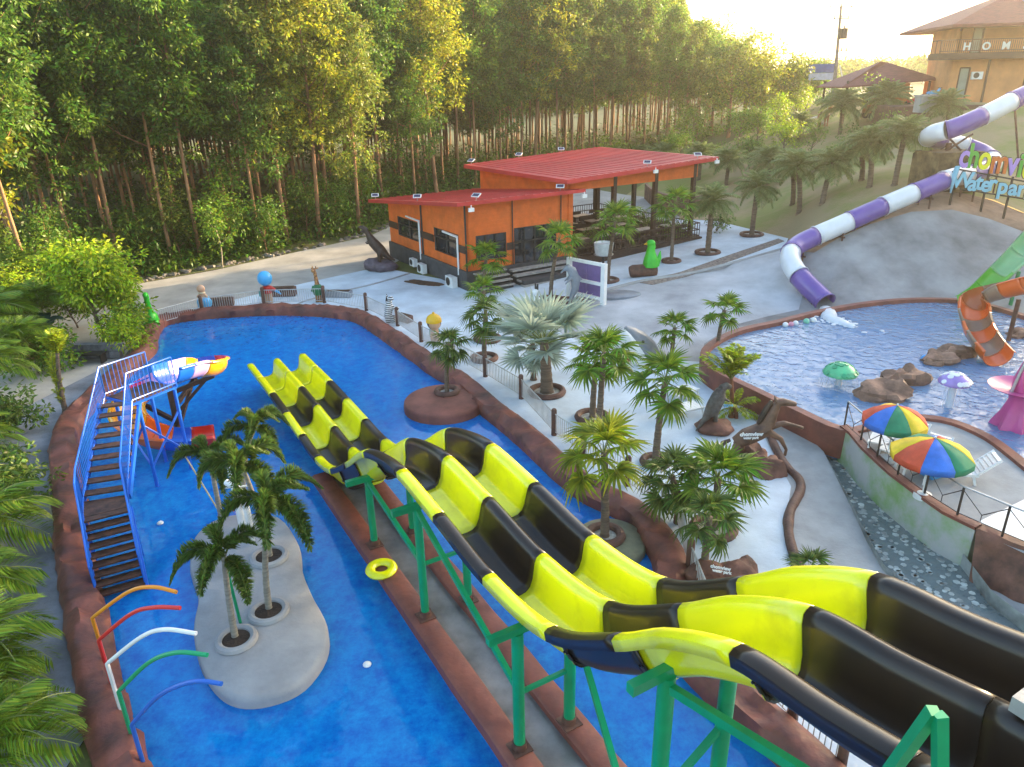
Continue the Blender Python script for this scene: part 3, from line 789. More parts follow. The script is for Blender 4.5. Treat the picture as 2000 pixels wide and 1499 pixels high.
# ------------------------------------------------------------------ spiral slide
HR = 1.45
HC = Vector((-11.55, 22.75, 0))
sp = thing('spiral_slide', Vector((HC.x, HC.y, -1.25)), 'open spiral water slide in purple, orange, red and blue sections', 'water slide')
cols = {'lil': mat('lilac_fibreglass', (0.55, 0.36, 0.66), .25, .05, 1, coat=.4), 'amb': mat('amber_fibreglass', (0.80, 0.36, 0.01), .25, .05, 1, coat=.4), 'red': mat('red_fibreglass', (0.62, 0.03, 0.015), .25, .05, 1, coat=.4),
        'org': mat('orange_fibreglass', (0.72, 0.13, 0.012), .25, .05, 1, coat=.4), 'blu': mat('blue_fibreglass', (0.01, 0.12, 0.60), .25, .05, 1, coat=.4), 'pnk': mat('pink_fibreglass', (0.72, 0.48, 0.62), .25, .05, 1, coat=.4)}
def chute(parent, path, r, mats, a0=180, a1=360, lip=.09, name='slide_section', th=.025, k=8, upv=None):
    n = len(path); m = len(mats); N = 14
    for i, mt in enumerate(mats):
        lo = (n - 1) * i / m; hi = (n - 1) * (i + 1) / m
        rows = []
        for q in range(k + 1):
            x = lo + (hi - lo) * q / k; j = min(int(x), n - 2); p = path[j].lerp(path[j + 1], x - j)
            t = path[min(j + 2, n - 1)] - path[max(j - 1, 0)]; t.normalize()
            sd_ = t.cross(Vector((0, 0, 1))); sd_.normalize(); up = sd_.cross(t)
            row = []
            if lip: row.append(p - sd_ * (r + lip) * 1.0 + up * (r * (1 + math.sin(math.radians(a0))) - .05))
            for c in range(N + 1):
                g = math.radians(a0 + (a1 - a0) * c / N)
                row.append(p + sd_ * math.cos(g) * r + up * (r + math.sin(g) * r))
            if lip: row.append(p + sd_ * (r + lip) * 1.0 + up * (r * (1 + math.sin(math.radians(a1))) - .05))
            rows.append(row)
        b = MB(); b.sheet(rows); solidify(b.build(name, mt, parent, smooth=50), th, 0)
hp = [Vector(((PE0.x + PE1.x) / 2, (PE0.y + PE1.y) / 2, 2.62)) + PS * .12]
hp.append(hp[0].lerp(Vector((HC.x + HR * math.cos(math.radians(-30)), HC.y + HR * math.sin(math.radians(-30)), 2.35)), .55))
for q in range(33):
    a = math.radians(-30 + 325 * q / 32); hp.append(Vector((HC.x + HR * math.cos(a), HC.y + HR * math.sin(a), 2.35 - 2.35 * (q / 32) ** .9)))
hp.append(hp[-1] + Vector((.5, .2, -.06))); hp.append(hp[-1] + Vector((.5, .2, -.02)))
hp = resample(hp, .2, False)
chute(sp, hp, .48, [cols[c] for c in ('blu', 'lil', 'amb', 'amb', 'red', 'blu', 'pnk', 'lil', 'red', 'amb', 'amb', 'org', 'org', 'blu', 'red')], 168, 372)
def helix(a):
    g = math.radians(-30 + a); o = Vector((math.cos(g), math.sin(g), 0))
    return Vector((HC.x, HC.y, 2.35 - 2.35 * (a / 325) ** .9)) + o * HR, o
b = MB(); b.cyl((HC.x, HC.y, -1.25), (HC.x, HC.y, 2.2), .14, n=12); b.build('column', M_WOOD, sp)
for a in (40, 110, 190, 270, 330):
    p, o = helix(a); b = MB(); b.beam(Vector((HC.x, HC.y, max(p.z - .5, .3))), p + Vector((0, 0, .0)), .12, .14); b.build('bracket', M_WOOD, sp)
    if a in (40, 110): b = MB(); b.beam(Vector((HC.x, HC.y, p.z - 1.3)), p - o * .2 + Vector((0, 0, -.04)), .1, .1); b.build('bracket', M_WOOD, sp)
# ---- arches over the left edge
M_AC = [mat('arch_orange', (0.75, 0.27, 0.02), .35, .05, 1), mat('arch_red', (0.60, 0.035, 0.03), .35, .05, 1), M_WHITE, mat('arch_green', (0.01, 0.30, 0.12), .35, .05, 1), mat('arch_blue', (0.02, 0.12, 0.50), .35, .05, 1)]
AN = ['orange', 'red', 'white', 'green', 'blue']
AP = [((206, 1292), (187, 1208), (250, 1157), (298, 1147), (345, 1157)), ((219, 1338), (200, 1252), (255, 1200), (300, 1187), (352, 1188)), ((238, 1393), (217, 1298), (275, 1245), (322, 1230), (383, 1238)),
      ((259, 1443), (232, 1351), (290, 1295), (345, 1275), (405, 1280)), ((278, 1485), (255, 1415), (310, 1360), (375, 1332), (433, 1336))]
for i, pts in enumerate(AP):
    base = G(*pts[0], .25); n_ = Vector((0.25, 1, 0)).normalized()
    c = [PL(*p, base, n_) for p in pts]
    top = Vector((base.x, base.y, c[1].z))
    cur = [base - Vector((0, 0, .3)), top] + catmull([top] + c[2:], 8)[1:]
    b = MB(); b.tube(cur, .038, 8); b.build('spray_arch', M_AC[i], label=AN[i] + ' curved water pipe arching from the rock kerb over the pool', cat='pipe', group='coloured arches over the pool')
# ---- yellow swim ring and little floats
c = G(745, 1113, .16)
b = MB(); b.tube([c + Vector((.27 * math.cos(a), .27 * math.sin(a), 0.02)) for a in [6.2832 * k / 28 for k in range(28)]], .12, 10, closed=True, flat=.75); b.build('swim_ring', M_YEL, label='yellow swim ring floating beside the channel wall', cat='swim ring')
for px, nm in (((717, 1298), 'in open water below the swim ring'), ((313, 1022), 'near the foot of the blue stair'), ((520, 868), 'between the spiral slide and the racing slide')):
    b = MB(); b.blob(G(*px, Z_W1 + .02), (.09, .09, .05)); b.build('pool_float', M_WHITE, label='tiny white float ' + nm, cat='float', group='small white floats')
M_BALL = {'white': M_WHITE, 'yellow': mat('yellow_plastic', (.8, .5, .02), .3), 'pink': mat('pink_plastic', (.75, .3, .4), .3), 'blue': mat('blue_plastic', (.05, .35, .75), .3), 'green': mat('green_plastic', (.2, .6, .4), .3)}
for (px, col, nm, z, r) in [((913, 749), 'white', 'ball on the rock kerb behind the oval island', Z_W1, .13), ((1036, 860), 'white', 'ball against the rock kerb right of the oval island', Z_W1, .13), ((858, 733), 'blue', 'ball by the palm trunk of the oval island', Z_W1, .11), ((1260, 1042), 'yellow', 'ball in the pool corner by the olive island', Z_W1, .12), ((1279, 1065), 'pink', 'ball in the pool corner by the olive island', Z_W1, .12), ((1258, 1030), 'blue', 'ball in the pool corner touching the yellow one', Z_W1, .12),
                            ((1534, 635), 'white', 'ball at the left end of the row by the tube outlet', Z_W2, .13), ((1545, 634), 'pink', 'ball second in the row by the tube outlet', Z_W2, .12), ((1554, 632), 'white', 'ball third in the row by the tube outlet', Z_W2, .13), ((1575, 628), 'green', 'ball in the row below the tube outlet', Z_W2, .14), ((1589, 626), 'white', 'ball nearest the legs of the tube outlet', Z_W2, .14), ((1806, 700), 'blue', 'ball beside the rocks of the upper pool', Z_W2, .14)]:
    b = MB(); b.blob(G(*px, z + r * .5), r, n=14, m=10); b.build('play_ball', M_BALL[col], label=col + ' ' + nm, cat='ball', group='floating balls')
# ------------------------------------------------------------------ restaurant
def bp(v, u, z=0.0): q = BUILD_C + BV * v + BU * u; return Vector((q.x, q.y, z))
def on_v(px, py, v=0.0):            # face v = const -> (u, z)
    p = PL(px, py, bp(v, 0), BV); return (p - BUILD_C).dot(BU), p.z
def on_u(px, py, u=0.0):
    p = PL(px, py, bp(0, u), BU); return (p - BUILD_C).dot(BV), p.z
RZ = math.atan2(BV.y, BV.x)
rest = thing('restaurant', bp(0, 0), 'orange clad restaurant with stepped red roofs and open dining hall', 'building')
def wallcells(b, org, d, n, L, z0, ztop, holes, th=.18):
    us = sorted({0.0, L} | {max(0, min(L, x)) for h in holes for x in h[:2]})
    zsx = sorted({z0} | {x for h in holes for x in h[2:]})
    for i in range(len(us) - 1):
        for j in range(len(zsx)):
            ua, ub = us[i], us[i + 1]; za = zsx[j]
            top = j == len(zsx) - 1
            zb = None if top else zsx[j + 1]
            um = (ua + ub) / 2; zm = za + .01 if top else (za + zb) / 2
            if any(h[0] < um < h[1] and h[2] < zm < h[3] for h in holes): continue
            vs_ = []
            for k in (0, -th):
                for (u, z) in ((ua, za), (ub, za), (ub, ztop(ub) if top else zb), (ua, ztop(ua) if top else zb)):
                    q = org + d * u + n * k; vs_.append((q.x, q.y, z))
            b.add(vs_, [(0, 1, 2, 3), (7, 6, 5, 4), (0, 4, 5, 1), (1, 5, 6, 2), (2, 6, 7, 3), (3, 7, 4, 0)])
def cladding(name, col):
    m = mat(name, col, .6, .10, 1.5)
    n = m.node_tree.nodes; l = m.node_tree.links
    tc = n.new('ShaderNodeTexCoord'); sp_ = n.new('ShaderNodeSeparateXYZ'); l.new(tc.outputs['Object'], sp_.inputs[0])
    mu = n.new('ShaderNodeMath'); mu.operation = 'MULTIPLY'; mu.inputs[1].default_value = 5.0; l.new(sp_.outputs[2], mu.inputs[0])
    fr = n.new('ShaderNodeMath'); fr.operation = 'FRACT'; l.new(mu.outputs[0], fr.inputs[0])
    bpn = n.new('ShaderNodeBump'); bpn.inputs['Strength'].default_value = .5; bpn.inputs['Distance'].default_value = .03; l.new(fr.outputs[0], bpn.inputs['Height']); l.new(bpn.outputs[0], n['Principled BSDF'].inputs['Normal'])
    return m
M_CLAD = cladding('orange_boards', (0.74, 0.145, 0.02))
def topz(u): return 4.85 - 0.1 * u
def rectv(a, c_, v=0.0):
    u0, z0 = on_v(*a, v); u1, z1 = on_v(*c_, v); return (min(u0, u1), max(u0, u1), min(z0, z1), max(z0, z1))
w1 = (6.0, 9.9, 1.9, 3.1); w2 = (1.0, 4.6, 1.75, 3.1)
u0, z0 = on_v(776, 420); u1, z1 = on_v(822, 468); w1 = (u1, u0, 1.75, 3.0)
u0, z0 = on_v(847, 440); u1, z1 = on_v(896, 490); w2 = (u1, u0, 1.65, 3.05)
LW_, DW_ = 10.9, 7.0
# left face: runs back along BU; outward normal is -BV
b = MB(); wallcells(b, bp(0, 0), BU, -BV, LW_, 1.1, topz, [w1, w2]); b.build('wall', M_CLAD, rest, smooth=0)
v0, _ = on_u(929, 460); v1, _ = on_u(988, 460); v2, _ = on_u(1004, 460); v3, _ = on_u(1086, 450)
fw = (v0, v1, 1.6, 3.05); fd = (v2, v3, 1.0, 3.2)
b = MB(); wallcells(b, bp(0.01, 0), BV, -BU, DW_ - .02, 1.1, lambda u: 4.85, [fw, fd]); b.build('wall', M_CLAD, rest, smooth=0)
b = MB(); wallcells(b, bp(0.2, LW_), BV, BU, DW_ - .4, 0, lambda u: topz(LW_), []); wallcells(b, bp(DW_ - .02, .2), BU, BV, LW_ - .2, 0, topz, []); b.build('wall', M_CLAD, rest, smooth=0)
b = MB(); b.prism([(p.x, p.y) for p in (bp(-.12, -.12), bp(DW_, -.12), bp(DW_, LW_ + .1), bp(-.12, LW_ + .1))], -.3, 1.1); b.build('plinth', M_GREYB, rest, smooth=0)
def window(hole, face, nmul=2):
    a, c_, zl, zh = hole
    P = (lambda t, z, k: bp(k, t, z)) if face == 'v' else (lambda t, z, k: bp(t, k, z))
    f = MB()
    for t in [a + (c_ - a) * q / nmul for q in range(nmul + 1)]: f.beam(P(t, zl, .05), P(t, zh, .05), .09, .09)
    for z in (zl, zl + (zh - zl) * .62, zh): f.beam(P(a - .04, z, .05), P(c_ + .04, z, .05), .08, .08)
    fo = f.build('window_frame', M_DARK, rest)
    g = MB(); q = [P(a, zl, .1), P(c_, zl, .1), P(c_, zh, .1), P(a, zh, .1)]; g.add(q, [(0, 1, 2, 3)]); g.build('pane', M_GLASS, fo)
    h = MB(); q = [P(a + .1, zl + .05, .6), P(c_ - (c_ - a) * .5, zl + .05, .6), P(c_ - (c_ - a) * .5, zl + .7, .6), P(a + .1, zl + .7, .6)]; h.add(q, [(0, 1, 2, 3)]); h.build('curtain', M_WHITE, fo)
window(w1, 'v', 2); window(w2, 'v', 2); window(fw, 'u', 3); window(fd, 'u', 4)
b = MB()
for u_ in (w1[0] - .35, 0.02): b.beam(bp(-.05, u_ if u_ > .1 else -.03, 1.1), bp(-.05, u_ if u_ > .1 else -.03, topz(u_)), .07, .1)
b.beam(bp(v2 - .12, -.05, 1.1), bp(v2 - .12, -.05, 4.85), .08, .06); b.beam(bp(DW_ - .55, -.05, 3.2), bp(DW_ - .55, -.05, 4.85), .06, .06)
b.build('corner_trim', M_DARK, rest)
for pa, pb in ((bp(-.03, w2[1] + .05, 2.35), bp(-.03, w1[0] - .05, 2.35)), (bp(-.03, .1, 2.3), bp(-.03, w2[0] - .05, 2.3)), (bp(-.03, w1[1] + .05, 2.3), bp(-.03, LW_, 2.3)), (bp(v1 + .05, -.03, 2.2), bp(v2 - .05, -.03, 2.2))):
    b = MB(); b.beam(pa, pb, .06, .42); b.build('wall_band', M_WOOD, rest)
def roofslab(name, pts, th, parent, mt):
    b = MB(); n_ = len(pts); b.add([p for p in pts] + [Vector(p) - Vector((0, 0, th)) for p in pts], [tuple(range(n_)), tuple(reversed(range(n_, 2 * n_)))] + [(i, n_ + i, n_ + (i + 1) % n_, (i + 1) % n_) for i in range(n_)])
    o = b.build(name, mt, parent, smooth=0)
    return o
def ribs(parent, a, b_, c_, d, n_, mt):       # standing seams from edge ab to edge dc
    r = MB()
    for i in range(1, n_):
        t = i / n_; r.beam(a.lerp(b_, t) + Vector((0, 0, .02)), d.lerp(c_, t) + Vector((0, 0, .02)), .05, .03)
    r.build('roof_seams', mt, parent)
zr = lambda u: 5.05 - .1 * u
c1 = [bp(-1.0, -1.0, zr(-1)), bp(7.55, -1.0, zr(-1)), bp(7.55, 11.9, zr(11.9)), bp(-1.0, 11.9, zr(11.9))]
r_ = roofslab('roof', c1, .2, rest, M_ROOF); ribs(r_, c1[0], c1[1], c1[2], c1[3], 16, M_ROOF)
uB, _ = on_v(938, 350, DW_)
Q1 = bp(6.2, -1.0); Q2 = bp(18.4, -1.0); Q3 = bp(6.2, uB + .9)
zA = AY(1105, 352, Q1.y).z; zB = AY(1385, 307, Q2.y).z; zC = AY(902, 322, Q3.y).z
Q1.z = zA; Q2.z = zB; Q3.z = zC; Q4 = bp(18.4, uB + .9, zB + zC - zA)
r_ = roofslab('roof', [Q1, Q2, Q4, Q3], .24, rest, M_ROOF); ribs(r_, Q1, Q2, Q4, Q3, 22, M_ROOF)
def zup(v, u): return zA + (zB - zA) * (v - 6.2) / 12.2 + (zC - zA) * (u + 1) / (uB + 1.9) - .24
b = MB(); wallcells(b, bp(DW_, 0), BU, -BV, uB, 3.6, lambda u: zup(DW_, u), []); b.build('wall', M_CLAD, rest, smooth=0)
b = MB(); wallcells(b, bp(DW_ + .01, 0), BV, -BU, 10.6, 4.95, lambda u: zup(DW_ + u, 0), []); b.build('fascia', M_CLAD, rest, smooth=0)
b = MB(); b.box(bp(DW_ + .16, .1, 2.55), (.34, .34, 4.8), RZ); b.build('pillar', M_CLAD, rest, smooth=0)
b = MB(); wallcells(b, bp(DW_ + .3, uB), BV, BU, 5.0, 0.9, lambda u: zup(DW_ + u, uB), [(1.2, 4.6, 1.2, 3.6)]); b.build('wall', M_WOOD, rest, smooth=0)
for v_, u_ in ((10.6, .1), (14.0, .1), (17.4, .1), (10.6, 6.0), (14.0, 6.0), (17.4, 6.0), (17.4, uB), (13.6, uB)):
    b = MB(); b.box(bp(v_, u_, (zup(v_, u_) + .2) / 2), (.26, .26, zup(v_, u_) - .2), RZ); b.build('pillar', M_WOOD, rest)
ZD = 0.95
b = MB(); b.prism([(p.x, p.y) for p in (bp(7.1, -.3), bp(18.2, -.3), bp(18.2, uB + .6), bp(7.1, uB + .6))], .0, ZD); b.build('dining_floor', M_WOOD, rest)
for i in range(4):      # entrance steps of grey planks
    b = MB(); b.box(bp(4.6, -.45 - i * .42, ZD - .08 - i * .22), (4.0, .44, .1), RZ); b.build('step', M_GREYWOOD, rest)
    b = MB(); b.box(bp(1.25, -.40 - i * .3, 1.0 - i * .22), (2.1, .3, .07), RZ); b.build('step', M_GREYWOOD, rest)
b = MB(); b.box(bp(4.6, -1.0, .25), (3.8, 1.5, .5), RZ); b.box(bp(1.25, -.75, .2), (2.0, 1.1, .4), RZ); b.build('step_base', M_GREYB, rest)
b = MB()
for a_, c_ in ((bp(7.4, -.2, ZD), bp(18, -.2, ZD)), (bp(18, -.2, ZD), bp(18, uB + .4, ZD)), (bp(18, uB + .4, ZD), bp(12, uB + .4, ZD))):
    L = (c_ - a_).length; k = int(L / .22)
    for z in (.95, .5, .1): b.beam(a_ + Vector((0, 0, z)), c_ + Vector((0, 0, z)), .06, .06)
    for q in range(k + 1): p = a_.lerp(c_, q / k); b.beam(p, p + Vector((0, 0, .95)), .04, .04)
b.build('veranda_rail', M_WOOD, rest)
# white conduits on the left face
b = MB()
for (u_, zt, ul) in ((w1[0] - .05, 3.15, 1.9), (w2[0] - .05, 2.95, 1.8)):
    b.beam(bp(-.1, u_, .75), bp(-.1, u_, zt), .12, .1); b.beam(bp(-.1, u_ - .05, zt), bp(-.1, u_ + ul, zt + .05), .1, .09)
b.build('conduit', M_WHITE, rest)
def ac_unit(p, rz, label, s=1.0, stand=None):
    t = thing('air_conditioner', p, label, 'air conditioner', 'outdoor air conditioning units')
    b = MB(); b.box(p + Vector((0, 0, .32 * s)), (.85 * s, .32 * s, .6 * s), rz); b.build('casing', M_WHITE, t)
    d = Vector((math.sin(rz), -math.cos(rz), 0)); r = Vector((math.cos(rz), math.sin(rz), 0))
    f = MB(); c_ = p + Vector((0, 0, .33 * s)) + d * (.165 * s) - r * .1 * s
    f.tube([c_ - d * .01, c_ + d * .012], .23 * s, 18); f.build('fan_grille', M_DARK, t)
    f = MB(); f.box(p + Vector((0, 0, .01)) + r * .3 * s, (.06, .3, .04), rz); f.box(p + Vector((0, 0, .01)) - r * .3 * s, (.06, .3, .04), rz); f.build('foot', M_STEEL, t)
    return t
for px, z, s, lb in (((811, 515), .25, .8, 'white air conditioner unit highest on the restaurant plinth, nearest the rock'), ((828, 530), .05, .95, 'white air conditioner unit in the middle of the restaurant plinth'), ((885, 548), 0.0, 1.05, 'white air conditioner unit nearest the front corner of the restaurant')):
    u_, _ = on_v(*px, -.3); p = bp(-.42, u_, z); ac_unit(p, math.atan2(BU.y, BU.x) + math.pi, lb, s)
# solar lamps on the roof edges
M_SOLAR = mat('solar_cell', (0.03, 0.02, 0.06), .15, .2, 8)
def solar(p, rz, label):
    t = thing('solar_lamp', p, label, 'solar lamp', 'small solar lamps on the restaurant roofs')
    b = MB(); b.cyl(p, p + Vector((0, 0, .22)), .025, n=6); b.build('stem', M_STEEL, t)
    R_ = Matrix.Rotation(rz, 3, 'Z') @ Matrix.Rotation(math.radians(28), 3, 'X')
    def pl(sx, sy, h, dz):
        q = MB(); q.add([p + Vector((0, 0, .26)) + R_ @ Vector((x * sx, y * sy, dz + z * h)) for z in (0, 1) for x, y in ((-1, -1), (1, -1), (1, 1), (-1, 1))], [(3, 2, 1, 0), (4, 5, 6, 7), (0, 1, 5, 4), (1, 2, 6, 5), (2, 3, 7, 6), (3, 0, 4, 7)]); return q
    pl(.24, .17, .04, 0).build('frame', M_WHITE, t, smooth=0); pl(.19, .12, .012, .042).build('panel', M_SOLAR, t, smooth=0)
for v_, u_, lo, lb in ((-.7, 11.3, 1, 'at the far left corner of the lower red roof'), (-.7, 4.6, 1, 'halfway along the left edge of the lower red roof'), (.4, -.6, 1, 'near the front corner of the lower red roof'), (6.0, -.6, 1, 'at the right end of the lower red roof'),
                    (6.6, uB + .5, 0, 'at the far left corner of the upper red roof'), (10.6, uB + .5, 0, 'second along the back edge of the upper red roof'), (14.4, uB + .5, 0, 'third along the back edge of the upper red roof'), (12.6, -.6, 0, 'midway along the front edge of the upper red roof'), (17.0, -.5, 0, 'at the right end of the upper red roof')):
    p = bp(v_, u_, zr(u_) if lo else zup(v_, u_) + .24); solar(p, RNG.uniform(-.6, .6), 'small solar lamp ' + lb)
for v_, z, lb in ((-.2, 4.72, 'under the front corner of the lower red roof'), (7.4, 4.75, 'under the right end of the lower red roof'), (12.9, zup(12.9, -1) - .05, 'under the front edge of the upper red roof'), (18.2, zup(18.2, -1) - .05, 'under the right tip of the upper red roof')):
    b = MB(); p = bp(v_, -1.08, z); b.box(p, (.32, .12, .2), RZ); b.beam(p + Vector((0, 0, .1)), p + Vector((0, .12, .22)), .05, .05); b.build('floodlight', M_WHITE, label='white floodlight ' + lb, cat='floodlight', group='floodlights under the roof edges')
# dining tables
M_TTOP = mat('worn_table_top', (.55, .47, .40), .4, .15, 2)
def dining(loc, rz):
    t = thing('dining_table', loc, 'dark wood dining table with pale top in the open hall', 'table', 'tables in the open dining hall', rz)
    b = MB(); b.box((0, 0, .75), (1.5, .75, .05)); b.build('table_top', M_TTOP, t, world=False)
    for x in (-.65, .65):
        b = MB(); b.box((x, 0, .36), (.08, .55, .72)); b.build('leg', M_WOOD, t, world=False)
    for y in (-.75, .75):
        b = MB(); b.box((0, y, .44), (1.5, .32, .05)); b.box((-.6, y, .2), (.06, .28, .42)); b.box((.6, y, .2), (.06, .28, .42)); b.box((0, y * 1.2, .75), (1.5, .04, .25)); b.build('bench', M_WOOD, t, world=False)
    return t
t0 = None
for iv, v_ in enumerate((8.6, 11.3, 14.0, 16.6)):
    for iu, u_ in enumerate((1.3, 3.6, 5.9, 8.2)):
        if u_ > uB - .5: continue
        loc = bp(v_ + RNG.uniform(-.2, .2), u_, ZD)
        if t0 is None: t0 = c_ = dining(loc, RZ)
        else: c_ = copy_tree(t0); c_.location = loc; c_.rotation_euler.z = RZ + RNG.uniform(-.08, .08)
        c_['label'] = 'pale-topped dining table, %s row from the front rail, %s from the orange wall' % (('first', 'second', 'third', 'fourth')[iu], ('nearest', 'second', 'third', 'farthest')[iv])
# curved brown retaining wall behind the hall
RWL = catmull([hit(*p) for p in [(1258, 388), (1275, 403), (1310, 415), (1350, 418), (1395, 405)]], 5)
b = MB(); rows = [[p + Vector((0, 0, -.2)), p + Vector((0, 0, 1.3)), p + Vector((.25, .4, 1.3)), p + Vector((.25, .4, -.2))] for p in RWL]; b.sheet(rows); b.f.append([0, 1, 2, 3]); b.mi.append(0)
b.build('retaining_wall', mat('brown_stone', (.22, .13, .09), .85, .3, 2, .4, 6), label='low brown stone wall curving behind the dining hall', cat='wall', smooth=40)
# grey plank stair path and kerb on the terrace
b = MB(); KP = [hit(*p) for p in [(1250, 553), (1330, 532), (1430, 497), (1520, 467), (1532, 472), (1440, 506), (1345, 540), (1275, 557)]]
b.add([p + Vector((0, 0, .03)) for p in KP] + [p - Vector((0, 0, .1)) for p in KP], [tuple(range(8))] + [(i, 8 + i, 8 + (i + 1) % 8, (i + 1) % 8) for i in range(8)]); b.build('gravel_bed', mat('brown_gravel', (.25, .20, .17), .9, .35, 6, .5, 20), label='narrow brown gravel bed along the edge of the terrace', cat='flower bed', smooth=0)
b = MB(); KL = [hit(*p) for p in [(1062, 600), (1130, 583), (1250, 551), (1340, 537), (1430, 515), (1530, 487)]]
b.tube([p + Vector((0, 0, .02)) for p in catmull(KL, 4)], .10, 6); b.build('terrace_kerb', M_CONC, label='low grey kerb edging the terrace above the concrete slope', cat='kerb')

# ------------------------------------------------------------------ two-storey house on the hill
HA = AY(1846, 199, 68.0); HD = Vector((math.cos(math.radians(-9)), math.sin(math.radians(-9)), 0)); HN = Vector((-HD.y, HD.x, 0))
M_HW = mat('orange_house_wall', (.62, .27, .10), .7, .12, .8, .1, 8)
M_HR = mat('maroon_roof_tile', (.17, .045, .04), .7, .2, 2, .5, 8, stretch=(1, 4, 4))
hs = thing('guest_house', HA, 'two-storey orange house with maroon hip roof and balcony on the hill', 'house')
def hp_(x, y, z): q = HA + HD * x + HN * y; return Vector((q.x, q.y, HA.z + z))
HRZ = math.atan2(HD.y, HD.x)
HL, HDp = 26.0, 5.5
doors = [(.7, 1.5, .3, 2.7), (8.2, 9.8, .2, 2.6), (15, 16, .2, 2.7)]
b = MB(); wallcells(b, hp_(0, 0, 0), HD, -HN, HL, HA.z - 1.5, lambda u: HA.z + 3.5, [(a, c_, HA.z + z0, HA.z + z1) for a, c_, z0, z1 in doors]); b.build('wall', M_HW, hs, smooth=0)
b = MB(); wallcells(b, hp_(0.6, .8, 0), HD, -HN, HL - .6, HA.z + 3.7, lambda u: HA.z + 5.95, [(.9, 1.7, HA.z + 3.9, HA.z + 5.9), (7.6, 8.6, HA.z + 3.9, HA.z + 5.9), (13, 14, HA.z + 3.9, HA.z + 5.9)]); b.build('wall', M_HW, hs, smooth=0)
b = MB(); wallcells(b, hp_(0, .2, 0), HN, -HD, HDp, HA.z - 1.5, lambda u: HA.z + 5.95, []); wallcells(b, hp_(HL, .2, 0), HN, HD, HDp, HA.z - 1.5, lambda u: HA.z + 5.95, []); wallcells(b, hp_(0, HDp, 0), HD, HN, HL, HA.z - 1.5, lambda u: HA.z + 5.95, []); b.build('wall', M_HW, hs, smooth=0)
for a, c_, z0, z1 in doors + [(1.5, 2.3, 3.9, 5.9), (8.2, 9.2, 3.9, 5.9), (13.6, 14.6, 3.9, 5.9)]:
    y = .1 if z0 < 3 else .9
    f = MB()
    for x in (a, c_): f.beam(hp_(x, y - .08, z0), hp_(x, y - .08, z1), .1, .1)
    f.beam(hp_(a, y - .08, z1), hp_(c_, y - .08, z1), .1, .1)
    d_ = f.build('door', M_WOOD, hs)
    g = MB(); g.add([hp_(a, y, z0), hp_(c_, y, z0), hp_(c_, y, z1), hp_(a, y, z1)], [(0, 1, 2, 3)]); g.build('pane', mat('pale_glass', (.25, .32, .28), .1, .1, 1), d_)
b = MB(); b.box(hp_(HL / 2 - .9, -.4, 3.6), (HL + 1.9, 2.2, .5), HRZ); b.build('balcony', M_WOOD, hs)
b = MB()
for x in [-1.6 + .16 * k for k in range(int((HL + 1.6) / .16))]: b.cyl(hp_(x, -1.4, 3.85), hp_(x, -1.4, 4.8), .02, n=4)
for z in (4.0, 4.85): b.beam(hp_(-1.7, -1.4, z), hp_(HL, -1.4, z), .06, .06)
for y in (-1.4, -.4, .6): b.beam(hp_(-1.7, y, 3.85), hp_(-1.7, y, 4.85), .06, .06)
b.beam(hp_(-1.7, -1.4, 4.85), hp_(-1.7, .7, 4.85), .06, .06)
b.build('balcony_rail', M_BROWN, hs)
for x in (2.9, 6.0, 11.0, 17, 22):
    b = MB(); b.box(hp_(x, -.06, 1.6), (.16, .12, 3.4), HRZ); b.build('pilaster', M_WOOD, hs)
ev = 6.0; ro = [hp_(-1.3, -2.0, ev), hp_(HL + 2, -2.0, ev), hp_(HL + 2, HDp + 5.5, ev), hp_(-1.3, HDp + 5.5, ev)]; rg = [hp_(5.8, HDp / 2 + 1.5, ev + 3.0), hp_(HL - 5, HDp / 2 + 1.5, ev + 3.0)]
b = MB(); b.add(ro + rg + [p - Vector((0, 0, .2)) for p in ro], [(0, 1, 5, 4), (1, 2, 5), (2, 3, 4, 5), (3, 0, 4), (9, 8, 7, 6), (0, 6, 7, 1), (1, 7, 8, 2), (2, 8, 9, 3), (3, 9, 6, 0)]); rf = b.build('roof', M_HR, hs, smooth=0)
nrm = (ro[1] - ro[0]).cross(rg[0] - ro[0]).normalized(); ex = HD; ey = nrm.cross(ex).normalized()
if ey.z < 0: ey = -ey
for i in range(6):
    for j in range(3):
        o_ = hp_(4.2 + i * 1.75 + 1.0, -2.0, ev) + ey * (1.5 + j * 1.25) + nrm * (.10 if nrm.z > 0 else -.10)
        b = MB(); b.add([o_, o_ + ex * 1.68, o_ + ex * 1.68 + ey * 1.18, o_ + ey * 1.18], [(0, 1, 2, 3)]); solidify(b.build('solar_panel', mat('grey_solar', (.16, .18, .19), .2, .15, 1), rf, smooth=0), .04)
def text_mesh(body, size, ext=.05, off=0.0):
    cu = bpy.data.curves.new('t', 'FONT'); cu.body = body; cu.size = size; cu.extrude = ext; cu.offset = off; cu.align_x = 'CENTER'; cu.resolution_u = 3
    o = bpy.data.objects.new('t', cu); link(o)
    dg = bpy.context.evaluated_depsgraph_get(); me = bpy.data.meshes.new_from_object(o.evaluated_get(dg))
    bpy.data.objects.remove(o); bpy.data.curves.remove(cu)
    return me
def letter(parent, body, p, rz, size, mt, ext=.05, off=0.0, tilt=90, name='letter', sx=1.0):
    me = text_mesh(body, size, ext, off); me.materials.clear(); me.materials.append(mt)
    q = Vector(p) - Vector(parent.location) if parent is not None else Vector(p)
    return part(name, me, parent, q, (math.radians(tilt), 0, rz), (sx, 1, 1))
M_LW = mat('letter_white', (.75, .73, .68), .5, .05)
